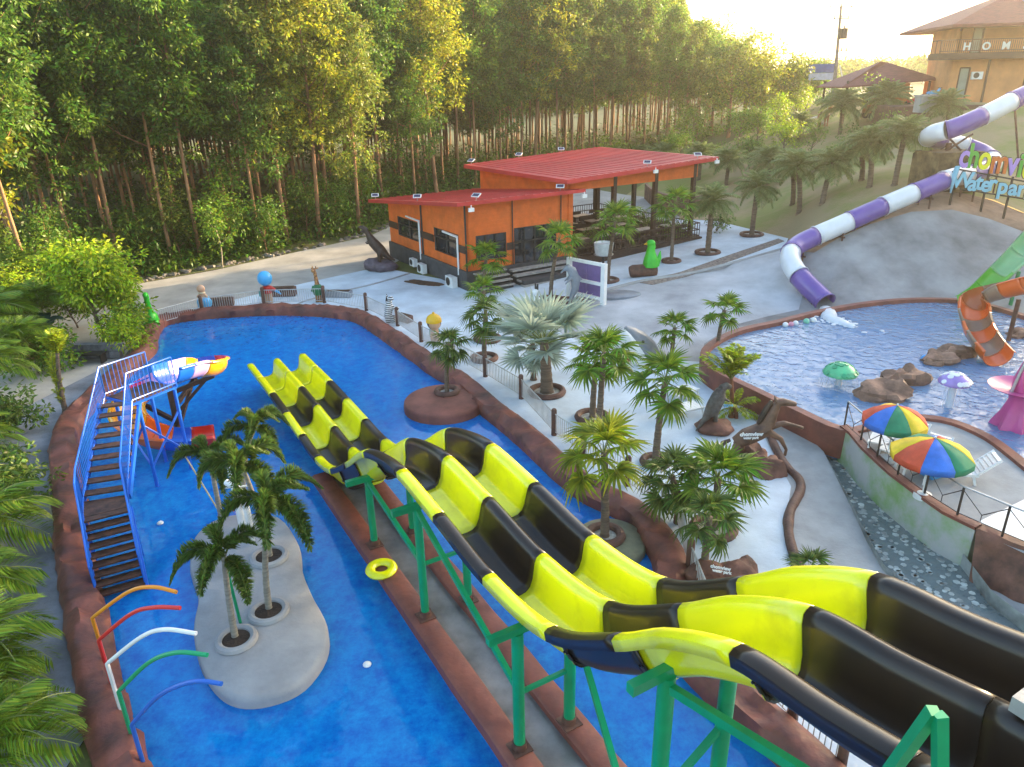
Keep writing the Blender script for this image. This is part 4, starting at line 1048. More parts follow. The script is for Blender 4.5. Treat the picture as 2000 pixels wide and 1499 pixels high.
for ch_, x in (('H', .3), ('O', 1.8), ('M', 3.3), ('S', 4.8), ('T', 6.3), ('A', 7.9), ('Y', 9.4)):
    letter(hs, ch_, hp_(x, -1.52, 4.05), HRZ, .82, M_LW, .03, .02)
for x, lb in ((2.05, 'on the orange house wall beside the first door'), (6.9, 'on the orange house wall right of the brown pilaster')):
    ac_unit(hp_(x, -.2, 1.75), HRZ, 'white air conditioner unit ' + lb, 1.0)
b = MB(); b.box(hp_(HL / 2 - 3, -2.6, -.9), (HL + 6, 4.6, 1.5), HRZ); b.build('house_terrace', M_BROWN, label='brown terrace footing the orange house on the hill', cat='terrace')
# grey-white block by the terrace
b = MB(); b.box(AY(1808, 199, 62) + Vector((0, 0, -.2)), (1.3, 1.0, 1.2)); b.box(AY(1808, 199, 62) + Vector((0, 0, .45)), (1.5, 1.2, .1)); b.build('counter', M_CONC, label='pale cement counter left of the orange house', cat='counter')

# ------------------------------------------------------------------ pavilion, pole, signs
pc = AY(1712, 152, 74); gz = ZG(pc.x, pc.y)
pv = thing('pavilion', (pc.x, pc.y, gz), 'open pavilion with maroon hip roof on the hill', 'pavilion')
PX = 4.4; PY = 3.0; ez = pc.z - .2
ro = [Vector((pc.x + x * PX, pc.y + y * PY, ez - (.5 if x < 0 else 0))) for x, y in ((-1, -1), (1, -1), (1, 1), (-1, 1))]; tp = [Vector((pc.x + .2, pc.y, ez + 1.6)), Vector((pc.x + 1.0, pc.y + .4, ez + 1.5))]
b = MB(); b.add(ro + tp + [p - Vector((0, 0, .12)) for p in ro], [(0, 1, 5, 4), (1, 2, 5), (2, 3, 4, 5), (3, 0, 4), (9, 8, 7, 6), (0, 6, 7, 1), (1, 7, 8, 2), (2, 8, 9, 3), (3, 9, 6, 0)]); b.build('roof', M_HR, pv, smooth=0)
for x, y in ((-.85, -.85), (.85, -.85), (.85, .85), (-.85, .85), (0, -.85)):
    q = Vector((pc.x + x * PX, pc.y + y * PY, ez)); b = MB(); b.cyl(Vector((q.x, q.y, ZG(q.x, q.y) - .2)), q, .11, n=8); b.build('post', M_WOOD, pv)
tk = AY(1765, 172, 73); b = MB(); b.lathe((tk.x, tk.y, tk.z - 1.0), [(.0, 0), (.55, 0), (.6, .1), (.58, .5), (.6, .9), (.55, 1.3), (.3, 1.5), (.12, 1.55), (0, 1.55)]); b.box((tk.x, tk.y, tk.z - 1.6), (1.0, 1.0, 1.25)); b.build('water_tank', mat('orange_plastic', (.7, .22, .05), .5), label='orange water tank beside the maroon pavilion', cat='water tank')
up = AY(1635, 150, 84); uz = ZG(up.x, up.y); ut = AY(1643, 12, 84)
pole = thing('utility_pole', (up.x, up.y, uz), 'tall concrete utility pole with crossarms and transformer', 'utility pole')
b = MB(); b.tube([(up.x, up.y, uz - .3), (ut.x, up.y, ut.z)], [.24, .13], 8); b.build('post', mat('pole_concrete', (.22, .19, .17), .9, .2, 3), pole)
for py, wd in ((14, 2.4), (37, 1.6), (100, 1.2)):
    q = AY(1643, py, 84); b = MB(); b.beam(q - Vector((wd / 2, 0, 0)), q + Vector((wd / 2, 0, 0)), .1, .1)
    for k in (-.45, 0, .45): b.cyl(q + Vector((k * wd, 0, .05)), q + Vector((k * wd, 0, .3)), .06, n=6)
    b.build('crossarm', M_DARK, pole)
q = AY(1648, 66, 83.6); b = MB(); b.cyl(q - Vector((0, 0, .5)), q + Vector((0, 0, .5)), .42, n=14); b.cyl(q + Vector((0, 0, .5)), q + Vector((0, 0, .8)), .08, n=6); b.build('transformer', M_DARK, pole)
q = AY(1637, 140, 83.6); b = MB(); b.cyl(AY(1645, 150, 83.6), AY(1640, 128, 83.6), .06, n=6); b.build('conduit', M_WHITE, pole)
sb = AY(1605, 150, 88); sz = ZG(sb.x, sb.y)
sg = thing('road_sign', (sb.x, sb.y, sz), 'blue and white road direction sign beyond the trees', 'sign')
for x in (-1.2, 1.2): b = MB(); b.cyl((sb.x + x, sb.y + .1, sz - .2), (sb.x + x, sb.y + .1, sb.z + 1.3), .07, n=6); b.build('post', M_STEEL, sg)
b = MB(); b.box(AY(1605, 134, 88), (3.0, .06, .9)); b.build('board', mat('sign_blue', (.02, .10, .32), .4), sg); b = MB(); b.box(AY(1605, 150, 88), (3.0, .06, .7)); b.build('board', mat('sign_pale', (.35, .45, .6), .4), sg)
b = MB(); fs = hit(507, 486); ft = AY(507, 449, fs.y)
sg2 = thing('notice_sign', fs, 'small white notice board on a thin post at the forest edge', 'sign')
b.cyl(fs - Vector((0, 0, .2)), Vector((fs.x, fs.y, ft.z)), .035, n=6); b.build('post', M_STEEL, sg2); b = MB(); b.box((ft.x, ft.y - .05, ft.z), (.66, .04, .45), .15); b.build('board', M_WHITE, sg2)
b = MB()
for k in (-.09, .05):
    for j in range(5): b.box((ft.x - .2 + j * .1, ft.y - .085 - .02 * j * 0, ft.z + k), (.06, .01, .06), .15)
b.build('lettering', mat('notice_ink', (.25, .1, .2), .6), sg2)
b = MB()
WW = [hit(1555, 262), hit(1580, 252), hit(1612, 240)]
for i in range(2): b.beam(WW[i] + Vector((0, 0, .4)), WW[i + 1] + Vector((0, 0, .4)), .2, 1.1)
b.build('garden_wall', M_WHITE, label='low white wall on the hill below the pavilion', cat='wall')
# ------------------------------------------------------------------ tube slide
M_PUR = mat('purple_fibreglass', (.145, .08, .33), .3, .08, 1, coat=.3)
M_TW = mat('white_fibreglass', (.72, .72, .74), .3, .05, 1, coat=.3)
TP = [(1612, 592, 34.9), (1598, 577, 35.4), (1576, 556, 36.0), (1553, 529, 36.9), (1543, 504, 37.9), (1553, 483, 38.9), (1585, 465, 39.4), (1640, 441, 39.8), (1700, 414, 40.2), (1760, 388, 40.8), (1820, 363, 41.4), (1858, 348, 42), (1905, 338, 43), (1938, 322, 44.5), (1925, 303, 46.2), (1890, 288, 47), (1850, 277, 47), (1816, 270, 45.6), (1825, 261, 44), (1865, 250, 43.2), (1930, 222, 43.6), (1985, 194, 44.2), (2060, 160, 45)]
tpts = catmull([AY(*p) for p in TP], 10)
TR = .52
tube_ = thing('tube_slide', hit(1575, 560), 'closed purple and white striped tube slide running down the hill', 'water slide')
tp2 = resample(tpts, .30, False)
SEC = 7
for i in range(0, len(tp2) - 1, SEC):
    seg = tp2[i:i + SEC + 1]
    if len(seg) < 2: break
    b = MB(); b.tube(seg, TR, 20, caps=False)
    b.tube([seg[0], seg[0].lerp(seg[1], .18)], TR + .045, 20, caps=False)
    solidify(b.build('tube_section', M_PUR if (i // SEC) % 2 == 0 else M_TW, tube_, smooth=50), .03, -1)
for idx in (2, 17, 26, 45, 57, 68, 80):
    if idx >= len(tp2) - 1: continue
    p = tp2[idx]; t = (tp2[idx + 1] - tp2[idx - 1]); t.z = 0; t.normalize(); s = Vector((t.y, -t.x, 0))
    for k in (-.38, .38):
        q = p + s * k; b = MB(); b.cyl(Vector((q.x, q.y, min(ZG(q.x, q.y) - .2, p.z - .9))), Vector((q.x, q.y, p.z - .35)), .05, n=6); b.build('leg', M_BROWN, tube_)
    b = MB(); b.beam(p - s * .55 - Vector((0, 0, .56)), p + s * .55 - Vector((0, 0, .56)), .08, .08); b.build('cross_bar', M_BROWN, tube_)
cq = AY(1850, 300, 45.5); cz = ZG(cq.x, cq.y)
b = MB(); b.cyl((cq.x, cq.y, cz), (cq.x, cq.y, tp2[-30].z - .5), .16); b.build('column', M_BROWN, tube_)
for (pa, pb, y) in (((1880, 298), (1835, 250), 45), ((1990, 330), (1982, 210), 45.5), ((1840, 300), (1900, 262), 45)):
    b = MB(); b.cyl(AY(*pa, y), AY(*pb, y), .06, n=6); b.build('strut', M_BROWN, tube_)
b = MB(); q = AY(1845, 335, 45); zz_ = ZG(q.x, q.y); b.box((q.x, q.y, zz_ + .9), (3.0, 2.2, 2.3), .2); b.build('pump_block', mat('ivy_brown', (.13, .09, .04), .9, .5, 2, .6, 6), label='square brown hedge block at the foot of the tube slide tower', cat='hedge')
# splash from the outlet
M_SPL = mat('white_water', (.85, .88, .92), .5, .06, 3, trans=.3)
b = MB(); o0 = tp2[0] - Vector((0, 0, .28)); e0 = G(1668, 640, Z_W2 + .03); m0 = G(1622, 622, Z_W2 + .06)
wp = catmull([o0 + Vector((-.3, .3, .05)), o0, o0.lerp(m0, .55) + Vector((0, 0, .12)), m0, m0.lerp(e0, .5), e0], 5)
b.tube(wp, [.14 + .20 * math.sin(math.pi * i / (len(wp) - 1)) + .06 * noise.noise(Vector((i * .8, 1, 4))) for i in range(len(wp))], 10, flat=.55)
for k in range(60):
    q = wp[int(len(wp) * .55) + k % int(len(wp) * .42)] + Vector((RNG.gauss(0, .35), RNG.gauss(0, .35), 0)); b.blob(Vector((q.x, q.y, Z_W2 + .02)), (RNG.uniform(.05, .16), RNG.uniform(.05, .12), .03), n=6, m=4)
b.build('water_jet', M_SPL, label='white water gushing from the tube outlet into the upper pool', cat='water jet')
# ------------------------------------------------------------------ orange chute and green chute
def gpath(l): return catmull([G(*p) for p in l], 6)
orc = thing('open_slide', G(1945, 715, Z_W2), 'curving orange and grey open chute ending in the upper pool', 'water slide')
M_OR = mat('bright_orange_fibreglass', (.72, .12, .015), .3, .06, 1, coat=.3); M_TAU = mat('taupe_fibreglass', (.24, .15, .10), .3, .1, 1, coat=.3); M_DOR = mat('dark_orange_fibreglass', (.40, .10, .025), .3, .1, 1, coat=.3)
chute(orc, gpath([(1942, 716, .62), (1920, 690, .8), (1902, 658, 1.1), (1897, 630, 1.5), (1908, 604, 1.9), (1945, 588, 2.3), (2000, 575, 2.8), (2060, 565, 3.3)]), .52, [M_OR, M_TAU, M_OR, M_TAU, M_OR, M_DOR, M_TAU, M_OR, M_OR], 165, 375, .07)
for p in ((1910, 615, 1.3), (1990, 585, 2.4)):
    q = G(*p); b = MB(); b.cyl((q.x, q.y, -.3), q, .09); b.build('support_post', M_BROWN, orc)
grc = thing('open_slide', G(1893, 602, Z_W2), 'straight bright green open chute behind the orange one', 'water slide')
M_LG = mat('green_fibreglass', (.10, .42, .04), .3, .06, 1, coat=.3); M_LG2 = mat('pale_green_fibreglass', (.22, .46, .22), .3, .06, 1, coat=.3)
chute(grc, gpath([(1890, 604, .70), (1915, 588, .95), (1945, 560, 1.6), (1985, 520, 2.5), (2040, 460, 3.8), (2080, 420, 4.8)]), .55, [M_LG, M_LG, M_LG, M_LG2, M_LG2, M_LG2])
q = G(1990, 530, 2.2); b = MB(); b.cyl((q.x, q.y, .3), q, .09); b.build('support_post', M_GRN, grc)
# ------------------------------------------------------------------ upper pool toys
def mushroom(base, hgt, r, capm, dotm, label, stemm, curtain):
    t = thing('mushroom_fountain', base, label, 'fountain')
    b = MB(); b.lathe(base - Vector((0, 0, .7)), [(.12, 0), (.12, .7 + hgt)], 12); b.build('stem', stemm, t)
    b = MB(); prof = [(0.05, hgt - .05), (r * .97, hgt - .06), (r, hgt), (r * .93, hgt + .12 * r), (r * .75, hgt + .34 * r), (r * .48, hgt + .52 * r), (r * .2, hgt + .60 * r), (0.001, hgt + .62 * r)]
    b.lathe(base, prof, 24); cp = b.build('cap', capm, t, smooth=60)
    d = MB(); rr = random.Random(3)
    for k in range(26):
        a = rr.uniform(0, 6.28); q = rr.choice((.3, .55, .78, .9)) * r; zc = hgt + .62 * r * (1 - (q / r) ** 2.2); rad = rr.uniform(.05, .10)
        n_ = Vector((math.cos(a) * q / r, math.sin(a) * q / r, 1.0)).normalized(); c_ = base + Vector((math.cos(a) * q, math.sin(a) * q, zc - .01))
        d.tube([c_ - n_ * .03, c_ + n_ * .035], rad, 10)
    d.build('spots', dotm, cp)
    if curtain:
        m = bpy.data.materials.get('water_veil')
        if m is None:
            m = bpy.data.materials.new('water_veil'); m.use_nodes = True; n = m.node_tree.nodes; l = m.node_tree.links
            tr = n.new('ShaderNodeBsdfTransparent'); ms = n.new('ShaderNodeMixShader'); nz = n.new('ShaderNodeTexNoise'); nz.inputs['Scale'].default_value = 6; mp = n.new('ShaderNodeMapping'); mp.inputs['Scale'].default_value = (3, 3, .3); tc = n.new('ShaderNodeTexCoord')
            n['Principled BSDF'].inputs['Base Color'].default_value = (.7, .8, .9, 1); n['Principled BSDF'].inputs['Roughness'].default_value = .1
            mr = n.new('ShaderNodeMapRange'); mr.inputs[1].default_value = .35; mr.inputs[2].default_value = .75; mr.inputs[3].default_value = .04; mr.inputs[4].default_value = .38
            l.new(tc.outputs['Object'], mp.inputs[0]); l.new(mp.outputs[0], nz.inputs['Vector']); l.new(nz.outputs[0], mr.inputs[0]); l.new(mr.outputs[0], ms.inputs[0]); l.new(tr.outputs[0], ms.inputs[1]); l.new(n['Principled BSDF'].outputs[0], ms.inputs[2]); l.new(ms.outputs[0], n['Material Output'].inputs[0])
        b = MB(); b.lathe(base, [(r * (1.12 if hgt < .8 else .55), 0.0), (r * (1.08 if hgt < .8 else .5), hgt * .5), (r * (1.0 if hgt < .8 else .45), hgt - .02)], 32); b.f = b.f[:-2]; b.mi = b.mi[:-2]; b.build('water_veil', m, t, smooth=60)
mushroom(G(1637, 752, Z_W2), .48, .60, mat('mint_plastic', (.10, .52, .24), .3), mat('dark_mint', (.04, .35, .16), .3), 'green dome fountain with a veil of water in the upper pool', M_TW, True)
mushroom(G(1853, 795, Z_W2), .92, .50, mat('violet_plastic', (.36, .24, .58), .3), M_WHITE, 'small purple mushroom fountain with white dots', M_TW, True)
# rocks crossing the pool
rk = [((1722, 772), .95, .7, .5, 'long split brown rock nearest the umbrellas in the upper pool'), ((1768, 745), .75, .6, .55, 'tall brown rock in the middle of the upper pool causeway'), ((1835, 706), .65, .5, .4, 'rounded brown rock left of the orange chute end'), ((1868, 694), .7, .45, .42, 'brown rock half under the orange chute'), ((1938, 670), .4, .3, .3, 'small brown rock behind the orange chute'), ((2000, 655), .7, .4, .25, 'low brown rock at the right edge of the upper pool')]
for i, (px, rx, ry, rz_, lb) in enumerate(rk):
    p = G(*px, Z_W2); b = MB(); b.blob(p, (rx, ry, rz_), i + 2, .35, 18, 12, 1.6); b.blob(p + Vector((-.35, -.25, -.05)), (rx * .6, ry * .6, rz_ * .8), i + 9, .35, 14, 10, 1.6); b.blob(p + Vector((.4, .2, -.1)), (rx * .55, ry * .7, rz_ * .7), i + 19, .35, 14, 10, 1.6); b.build('rock', mat('tan_rock', (.27, .15, .10), .75, .4, 1.6, .5, 5, detail=8), label=lb, cat='rock', group='rocks crossing the upper pool', smooth=35)
# pink play fountain at the right edge
p = G(1978, 832, Z_W2); M_PINK = mat('magenta_plastic', (.55, .07, .26), .35, .1, 1)
pk = thing('flower_fountain', p, 'magenta flower-shaped play fountain at the right edge of the upper pool', 'fountain')
b = MB(); n_ = 28; rows = []
for (r, z, am) in ((.62, -.2, .18), (.55, .1, .16), (.40, .5, .08), (.30, .9, .02), (.34, 1.1, 0), (.75, 1.25, 0), (.95, 1.34, 0), (.9, 1.30, 0), (.3, 1.2, 0)):
    rows.append([p + Vector((r * (1 + am * math.cos(7 * a)) * math.cos(a), r * (1 + am * math.cos(7 * a)) * math.sin(a), z)) for a in [6.2832 * k / n_ for k in range(n_)]])
b.sheet(rows, closed=True); b.build('stem', M_PINK, pk, smooth=60)
b = MB(); b.tube([p + Vector((-.12, 0, 1.1)), p + Vector((-.2, 0, 1.6)), p + Vector((-.16, 0, 2.1)), p + Vector((-.12, 0, 2.35))], [.28, .2, .08, .02], 10, flat=.5); b.build('petal', M_PINK, pk)
b = MB(); b.tube([p + Vector((-.42, -.1, 1.15)), p + Vector((-.28, -.1, 1.9)), p + Vector((-.12, -.1, 2.7))], [.05, .04, .02], 8); b.build('spout', M_STEEL, pk)
b = MB(); b.blob(p + Vector((.6, .1, 1.6)), (.5, .35, .16), 1); b.build('leaf', mat('lime_plastic', (.35, .6, .15), .35), pk)
# ------------------------------------------------------------------ sign letters on the crest
S_A = AY(1868, 352, 41.2); S_B = AY(2040, 395, 39.6); sdv = (S_B - S_A); sdv.z = 0; sdv.normalize(); SRZ = math.atan2(sdv.y, sdv.x)
gs = hit(1860, 388)
sgn = thing('park_sign', Vector((gs.x, gs.y, gs.z)), 'standing park sign with colourful letters on posts above the concrete slope', 'sign')
LC = {'c': (.42, .25, .62), 'h': (.08, .38, .04), 'o': (.80, .72, .01), 'm': (.62, .14, .02), 'v': (.42, .25, .62), 'i': (.08, .38, .04), 'e': (.78, .72, .01), 'w': (.62, .14, .02)}
nS = np.array([-sdv.y, sdv.x, 0])
for ch_, px, py in (('c', 1880, 326), ('h', 1898, 327), ('o', 1920, 330), ('m', 1948, 338), ('v', 1974, 341), ('i', 1989, 345), ('e', 2004, 349), ('w', 2030, 354)):
    q = PL(px, py, S_A, nS); letter(sgn, ch_, q, SRZ, 1.75, mat('sign_' + ch_, LC[ch_], .45, .05), .07, .04, sx=.62)
    letter(sgn, ch_, q + Vector(nS) * .16, SRZ, 1.75, M_DARK, .02, .07, name='letter_back', sx=.62)
M_LBL = mat('sign_pale_blue', (.22, .50, .62), .45, .05)
for ch_, px, py in (('W', 1877, 366), ('a', 1897, 372), ('t', 1910, 370), ('e', 1923, 374), ('r', 1936, 372), ('p', 1956, 378), ('a', 1976, 381), ('r', 1992, 383), ('k', 2008, 388)):
    q = PL(px, py, S_A, nS); letter(sgn, ch_, q, SRZ, 1.15, M_LBL, .06, .03, sx=.85)
    letter(sgn, ch_, q + Vector(nS) * .13, SRZ, 1.15, M_DARK, .02, .055, name='letter_back', sx=.85)
b = MB(); q = PL(1863, 345, S_A, nS); b.tube([q + Vector((0, 0, -.9)), q, q + Vector((.1, 0, .5)), q + Vector((.35, 0, .55))], [.06, .22, .2, .05], 8, flat=.5); b.build('splash_motif', M_LBL, sgn)
for px, py, top in ((1858, 384, 335), (1917, 404, 330), (1961, 420, 345), (2010, 440, 350)):
    q = PL(px, py, Vector(S_A) + Vector(nS) * .3, nS); zt = PL(px, top, Vector(S_A) + Vector(nS) * .3, nS).z; b = MB(); b.beam(Vector((q.x, q.y, ZG(q.x, q.y) - .3)), Vector((q.x, q.y, zt)), .09, .09); b.build('post', M_DARK, sgn)
b = MB()
for px0, py0, px1, py1 in ((1866, 330, 2040, 362), (1866, 368, 2020, 392)):
    b.beam(PL(px0, py0, Vector(S_A) + Vector(nS) * .25, nS), PL(px1, py1, Vector(S_A) + Vector(nS) * .25, nS), .06, .08)
b.build('rail', M_DARK, sgn)
# ------------------------------------------------------------------ umbrellas, loungers, railing on the sun deck
UC = [mat('umb_red', (.62, .08, .03), .7), mat('umb_blue', (.03, .16, .58), .7), mat('umb_green', (.02, .22, .10), .7), mat('umb_yellow', (.82, .55, .02), .7)]
def umbrella(px, py, r, rot, hz, label):
    z = Z_SD + hz; c_ = G(px, py, z + .25); base = Vector((c_.x, c_.y, Z_SD))
    t = thing('beach_umbrella', base, label, 'umbrella', 'striped umbrellas on the sun deck')
    b = MB(); b.cyl(base, Vector((c_.x, c_.y, z + .55)), .025, n=8); b.build('pole', M_WHITE, t)
    b = MB(); b.lathe(base, [(.22, 0), (.22, .12), (.06, .16), (0, .16)]); b.build('base', M_WHITE, t)
    for k in range(8):
        a0 = rot + k * math.pi / 4; a1 = a0 + math.pi / 4; rows = []
        for (q, h) in ((.01, .50), (.35, .43), (.7, .28), (1.0, .06), (1.0, -.10)):
            rows.append([Vector((c_.x, c_.y, z)) + Vector((math.cos(a) * r * q * fx, math.sin(a) * r * q * fx, h - (.03 if j == 1 and q > .2 else 0))) for j, (a, fx) in enumerate(((a0, 1), ((a0 + a1) / 2, .95), (a1, 1)))])
        b = MB(); b.sheet(rows); solidify(b.build('canopy_panel', UC[k % 4], t, smooth=30), .008)
umbrella(1750, 808, .86, -.75, 1.25, 'rainbow beach umbrella further from the camera on the sun deck')
umbrella(1823, 873, .98, .05, 1.25, 'rainbow beach umbrella nearer the camera on the sun deck')
def lounger(p, rz, label):
    t = thing('sun_lounger', p, label, 'sun lounger', 'white loungers by the umbrellas', rz)
    b = MB()
    for k in range(9): b.box((-.55 + k * .135, 0, .33), (.12, .56, .035))
    b.box((0, .3, .31), (1.25, .05, .07)); b.box((0, -.3, .31), (1.25, .05, .07)); b.build('seat', M_WHITE, t, world=False)
    b = MB()
    for k in range(6): b.beam(Vector((-.62 - k * .085, -.28, .36 + k * .085)), Vector((-.62 - k * .085, .28, .36 + k * .085)), .10, .03)
    for y in (-.3, .3): b.beam(Vector((-.58, y, .33)), Vector((-1.08, y, .83)), .05, .05)
    b.build('backrest', M_WHITE, t, world=False)
    for x in (-.5, .55):
        for y in (-.27, .27): b = MB(); b.beam(Vector((x, y, .32)), Vector((x + (.1 if x > 0 else -.1), y, 0)), .05, .06); b.build('leg', M_WHITE, t, world=False)
    return t
for px, rz_, lb in (((1722, 872), -2.2, 'white lounger under the farther umbrella'), ((1752, 892), -2.5, 'white lounger between the two umbrellas'), ((1800, 925), -2.4, 'white lounger under the nearer umbrella by the railing'), ((1850, 935), 2.9, 'white lounger beside the blue towel right of the nearer umbrella')):
    lounger(G(*px, Z_SD), rz_, lb)
b = MB(); q = G(1822, 928, Z_SD); b.box(q + Vector((0, 0, .2)), (.55, .4, .4), .4); b.build('cool_box', mat('blue_cooler', (.03, .3, .62), .4), label='blue box between the loungers under the nearer umbrella', cat='box')
rl = thing('deck_railing', WL[3], 'dark metal railing with pale handrail along the sun deck wall', 'railing')
RLP = [Vector((p.x, p.y, Z_SD + .1)) for p in Wf] + [G(2000, 1072, Z_SD) + Vector((0, 0, .1)), G(2080, 1108, Z_SD) + Vector((0, 0, .1))]
RLP = resample(RLP, 1.05, False)
for p in RLP: b = MB(); b.beam(p - Vector((0, 0, .08)), p + Vector((0, 0, .82)), .04, .04); b.build('post', M_DARK, rl)
b = MB(); b.tube([p + Vector((0, 0, .84)) for p in RLP], .025, 6); b.build('handrail', M_STEEL, rl)
b = MB()
for i in range(len(RLP) - 1):
    a, c_ = RLP[i], RLP[i + 1]; b.cyl(a + Vector((0, 0, .75)), a.lerp(c_, .5) + Vector((0, 0, .3)), .012, n=4); b.cyl(c_ + Vector((0, 0, .75)), a.lerp(c_, .5) + Vector((0, 0, .3)), .012, n=4); b.cyl(a + Vector((0, 0, .1)), c_ + Vector((0, 0, .1)), .012, n=4); b.cyl(a.lerp(c_, .5) + Vector((0, 0, .1)), a.lerp(c_, .5) + Vector((0, 0, .3)), .012, n=4)
b.build('braces', M_DARK, rl)
b = MB(); q = G(1985, 1030, Z_SD); b.box(q + Vector((.5, 0, .03)), (2.4, 1.6, .06), .5); b.build('white_slab', M_WHITE, label='white slab lying on the sun deck at the right edge', cat='slab')
# small step pocket at the start of the stream wall
b = MB(); q = G(1628, 862, Z_ST); b.lathe(q, [(.55, -.1), (.55, .42), (.48, .45), (.42, .45), (.42, .30), (0, .30)], 20, sx=.8, sy=1.2, rz=.4); b.build('stone_basin', mat('grey_basin', (.25, .24, .24), .8, .2, 2), label='small rounded grey basin at the head of the stream wall', cat='basin')
# ------------------------------------------------------------------ plants
def mesh_of(b, name, mats, smooth=0):
    me = bpy.data.meshes.new(name); me.from_pydata(b.v, [], b.f)
    mats = mats if isinstance(mats, (list, tuple)) else [mats]
    for m in mats: me.materials.append(m)
    if len(mats) > 1: me.polygons.foreach_set('material_index', b.mi)
    if smooth: me.polygons.foreach_set('use_smooth', [True] * len(me.polygons))
    me.update(); return me

L_FAN = leafmat('fan_palm_green', (0.15, 0.28, 0.02)); L_FANY = leafmat('fan_palm_yellow_green', (0.30, 0.37, 0.02)); L_FANG = leafmat('fan_palm_mid_green', (0.12, 0.20, 0.035))
L_SIL = leafmat('silver_palm', (0.42, 0.50, 0.40), island=.5); L_FOX = leafmat('foxtail_green', (.12, .21, .035)); L_DATE = leafmat('date_palm_olive', (0.24, 0.31, 0.11), island=.6)
L_COCO = leafmat('areca_green', (0.20, 0.34, 0.03)); L_LIME = leafmat('lime_palm', (0.34, 0.42, 0.02)); L_MANGO = leafmat('mango_leaf', (0.29, 0.43, 0.018))
L_STEM = mat('leaf_stalk', (.16, .20, .04), .6, .2, 3)

def fan_leaf(seed, m, segs=20, droop=.28):
    r = random.Random(seed); b = MB()
    pet = .56
    b.tube([(0, 0, 0), (pet * .5, 0, .03), (pet, 0, .02)], [.018, .012, .010], 4, mi=1)
    for i in range(segs):
        a = math.radians(-118 + 236 * i / (segs - 1)) + r.uniform(-.03, .03)
        L = (.55 + .10 * math.cos(a)) * r.uniform(.9, 1.08); wd = .088
        d = Vector((math.cos(a), math.sin(a), 0)); n = Vector((-d.y, d.x, 0))
        dr = droop * r.uniform(.6, 1.4)
        rows = []
        for t, w_ in ((.0, .012), (.35, wd * .75), (.62, wd * .8), (1.0, .004)):
            z = .02 + .10 * t - dr * max(0, t - .35) ** 1.6 * 1.6 + .06 * (1 - math.cos(a)) * t * .5
            p = Vector((pet, 0, 0)) + d * L * t; p.z = z
            rows.append([p - n * w_ / 1.0 * .5, p + Vector((0, 0, -.018 if t < .9 else 0)), p + n * w_ * .5])
        b.sheet(rows)
    return mesh_of(b, 'fan_leaf', [m, L_STEM])

def feather_leaf(seed, m, n=26, droop=.55, ll=.30, plume=False, lw=.026, stiff=.15):
    r = random.Random(seed); b = MB(); pts = []
    for i in range(9):
        t = i / 8; pts.append(Vector((t * (1 - .22 * t * droop * 2), 0, stiff * t - droop * t ** 2.2)))
    b.tube(pts, [.016 * (1 - .85 * i / 8) + .002 for i in range(9)], 4, mi=1)
    for i in range(n):
        t = .12 + .88 * (i + r.uniform(0, .8)) / n; x = t * 8; j = min(int(x), 7); p = pts[j].lerp(pts[j + 1], x - j); tan = (pts[j + 1] - pts[j]).normalized()
        L = ll * (.45 + .75 * math.sin(math.pi * min(1, t * .95 + .05))) * r.uniform(.8, 1.15)
        sides = [(-1, 0), (1, 0)] if not plume else [(math.cos(g), math.sin(g)) for g in [r.uniform(0, 6.28) for _ in range(5)]]
        for sy, sz in sides:
            d = (tan * (.55 if not plume else .5) + Vector((0, sy, 0)) * (.85 if not plume else .8) + Vector((0, 0, sz * .8 + r.uniform(-.1, .15)))).normalized()
            wv = d.cross(Vector((0, 0, 1)) if abs(d.z) < .8 else Vector((1, 0, 0))).normalized() * lw
            q = p + d * L * .55 + Vector((0, 0, .0)); e = p + d * L - Vector((0, 0, L * (.30 if not plume else .15)))
            b.add([p, q - wv * .5, e, q + wv * .5], [(0, 1, 2, 3)])
    return mesh_of(b, 'feather_leaf', [m, L_STEM])

FANS = {k: [fan_leaf(s, m, droop=d) for s in range(3)] for k, m, d in (('g', L_FAN, .30), ('y', L_FANY, .35), ('m', L_FANG, .42), ('s', L_SIL, .12))}
FEAT = {'date': [feather_leaf(s, L_DATE, 44, .42, .24, lw=.024, stiff=.22) for s in range(3)], 'fox': [feather_leaf(s + 5, L_FOX, 130, .95, .15, True, .022, .55) for s in range(3)], 'coco': [feather_leaf(s + 9, L_COCO, 50, .62, .29, lw=.020, stiff=.4) for s in range(3)], 'lime': [feather_leaf(s + 12, L_LIME, 26, .35, .24, lw=.04, stiff=.5) for s in range(3)]}

def trunk_mesh(h, r0, r1, m, lean=(0, 0), rings=True, seed=0):
    b = MB(); n = max(8, int(h / .12)); pts = []; rr = []
    for i in range(n + 1):
        t = i / n; pts.append((lean[0] * t * t, lean[1] * t * t, -.15 + (h + .15) * t)); rr.append((r0 * 1.25 if i < 2 else r0 + (r1 - r0) * t) * (1 + (.07 if (i % 2) else -.03) * rings))
    b.tube(pts, rr, 10); return mesh_of(b, 'trunk', m, 1)

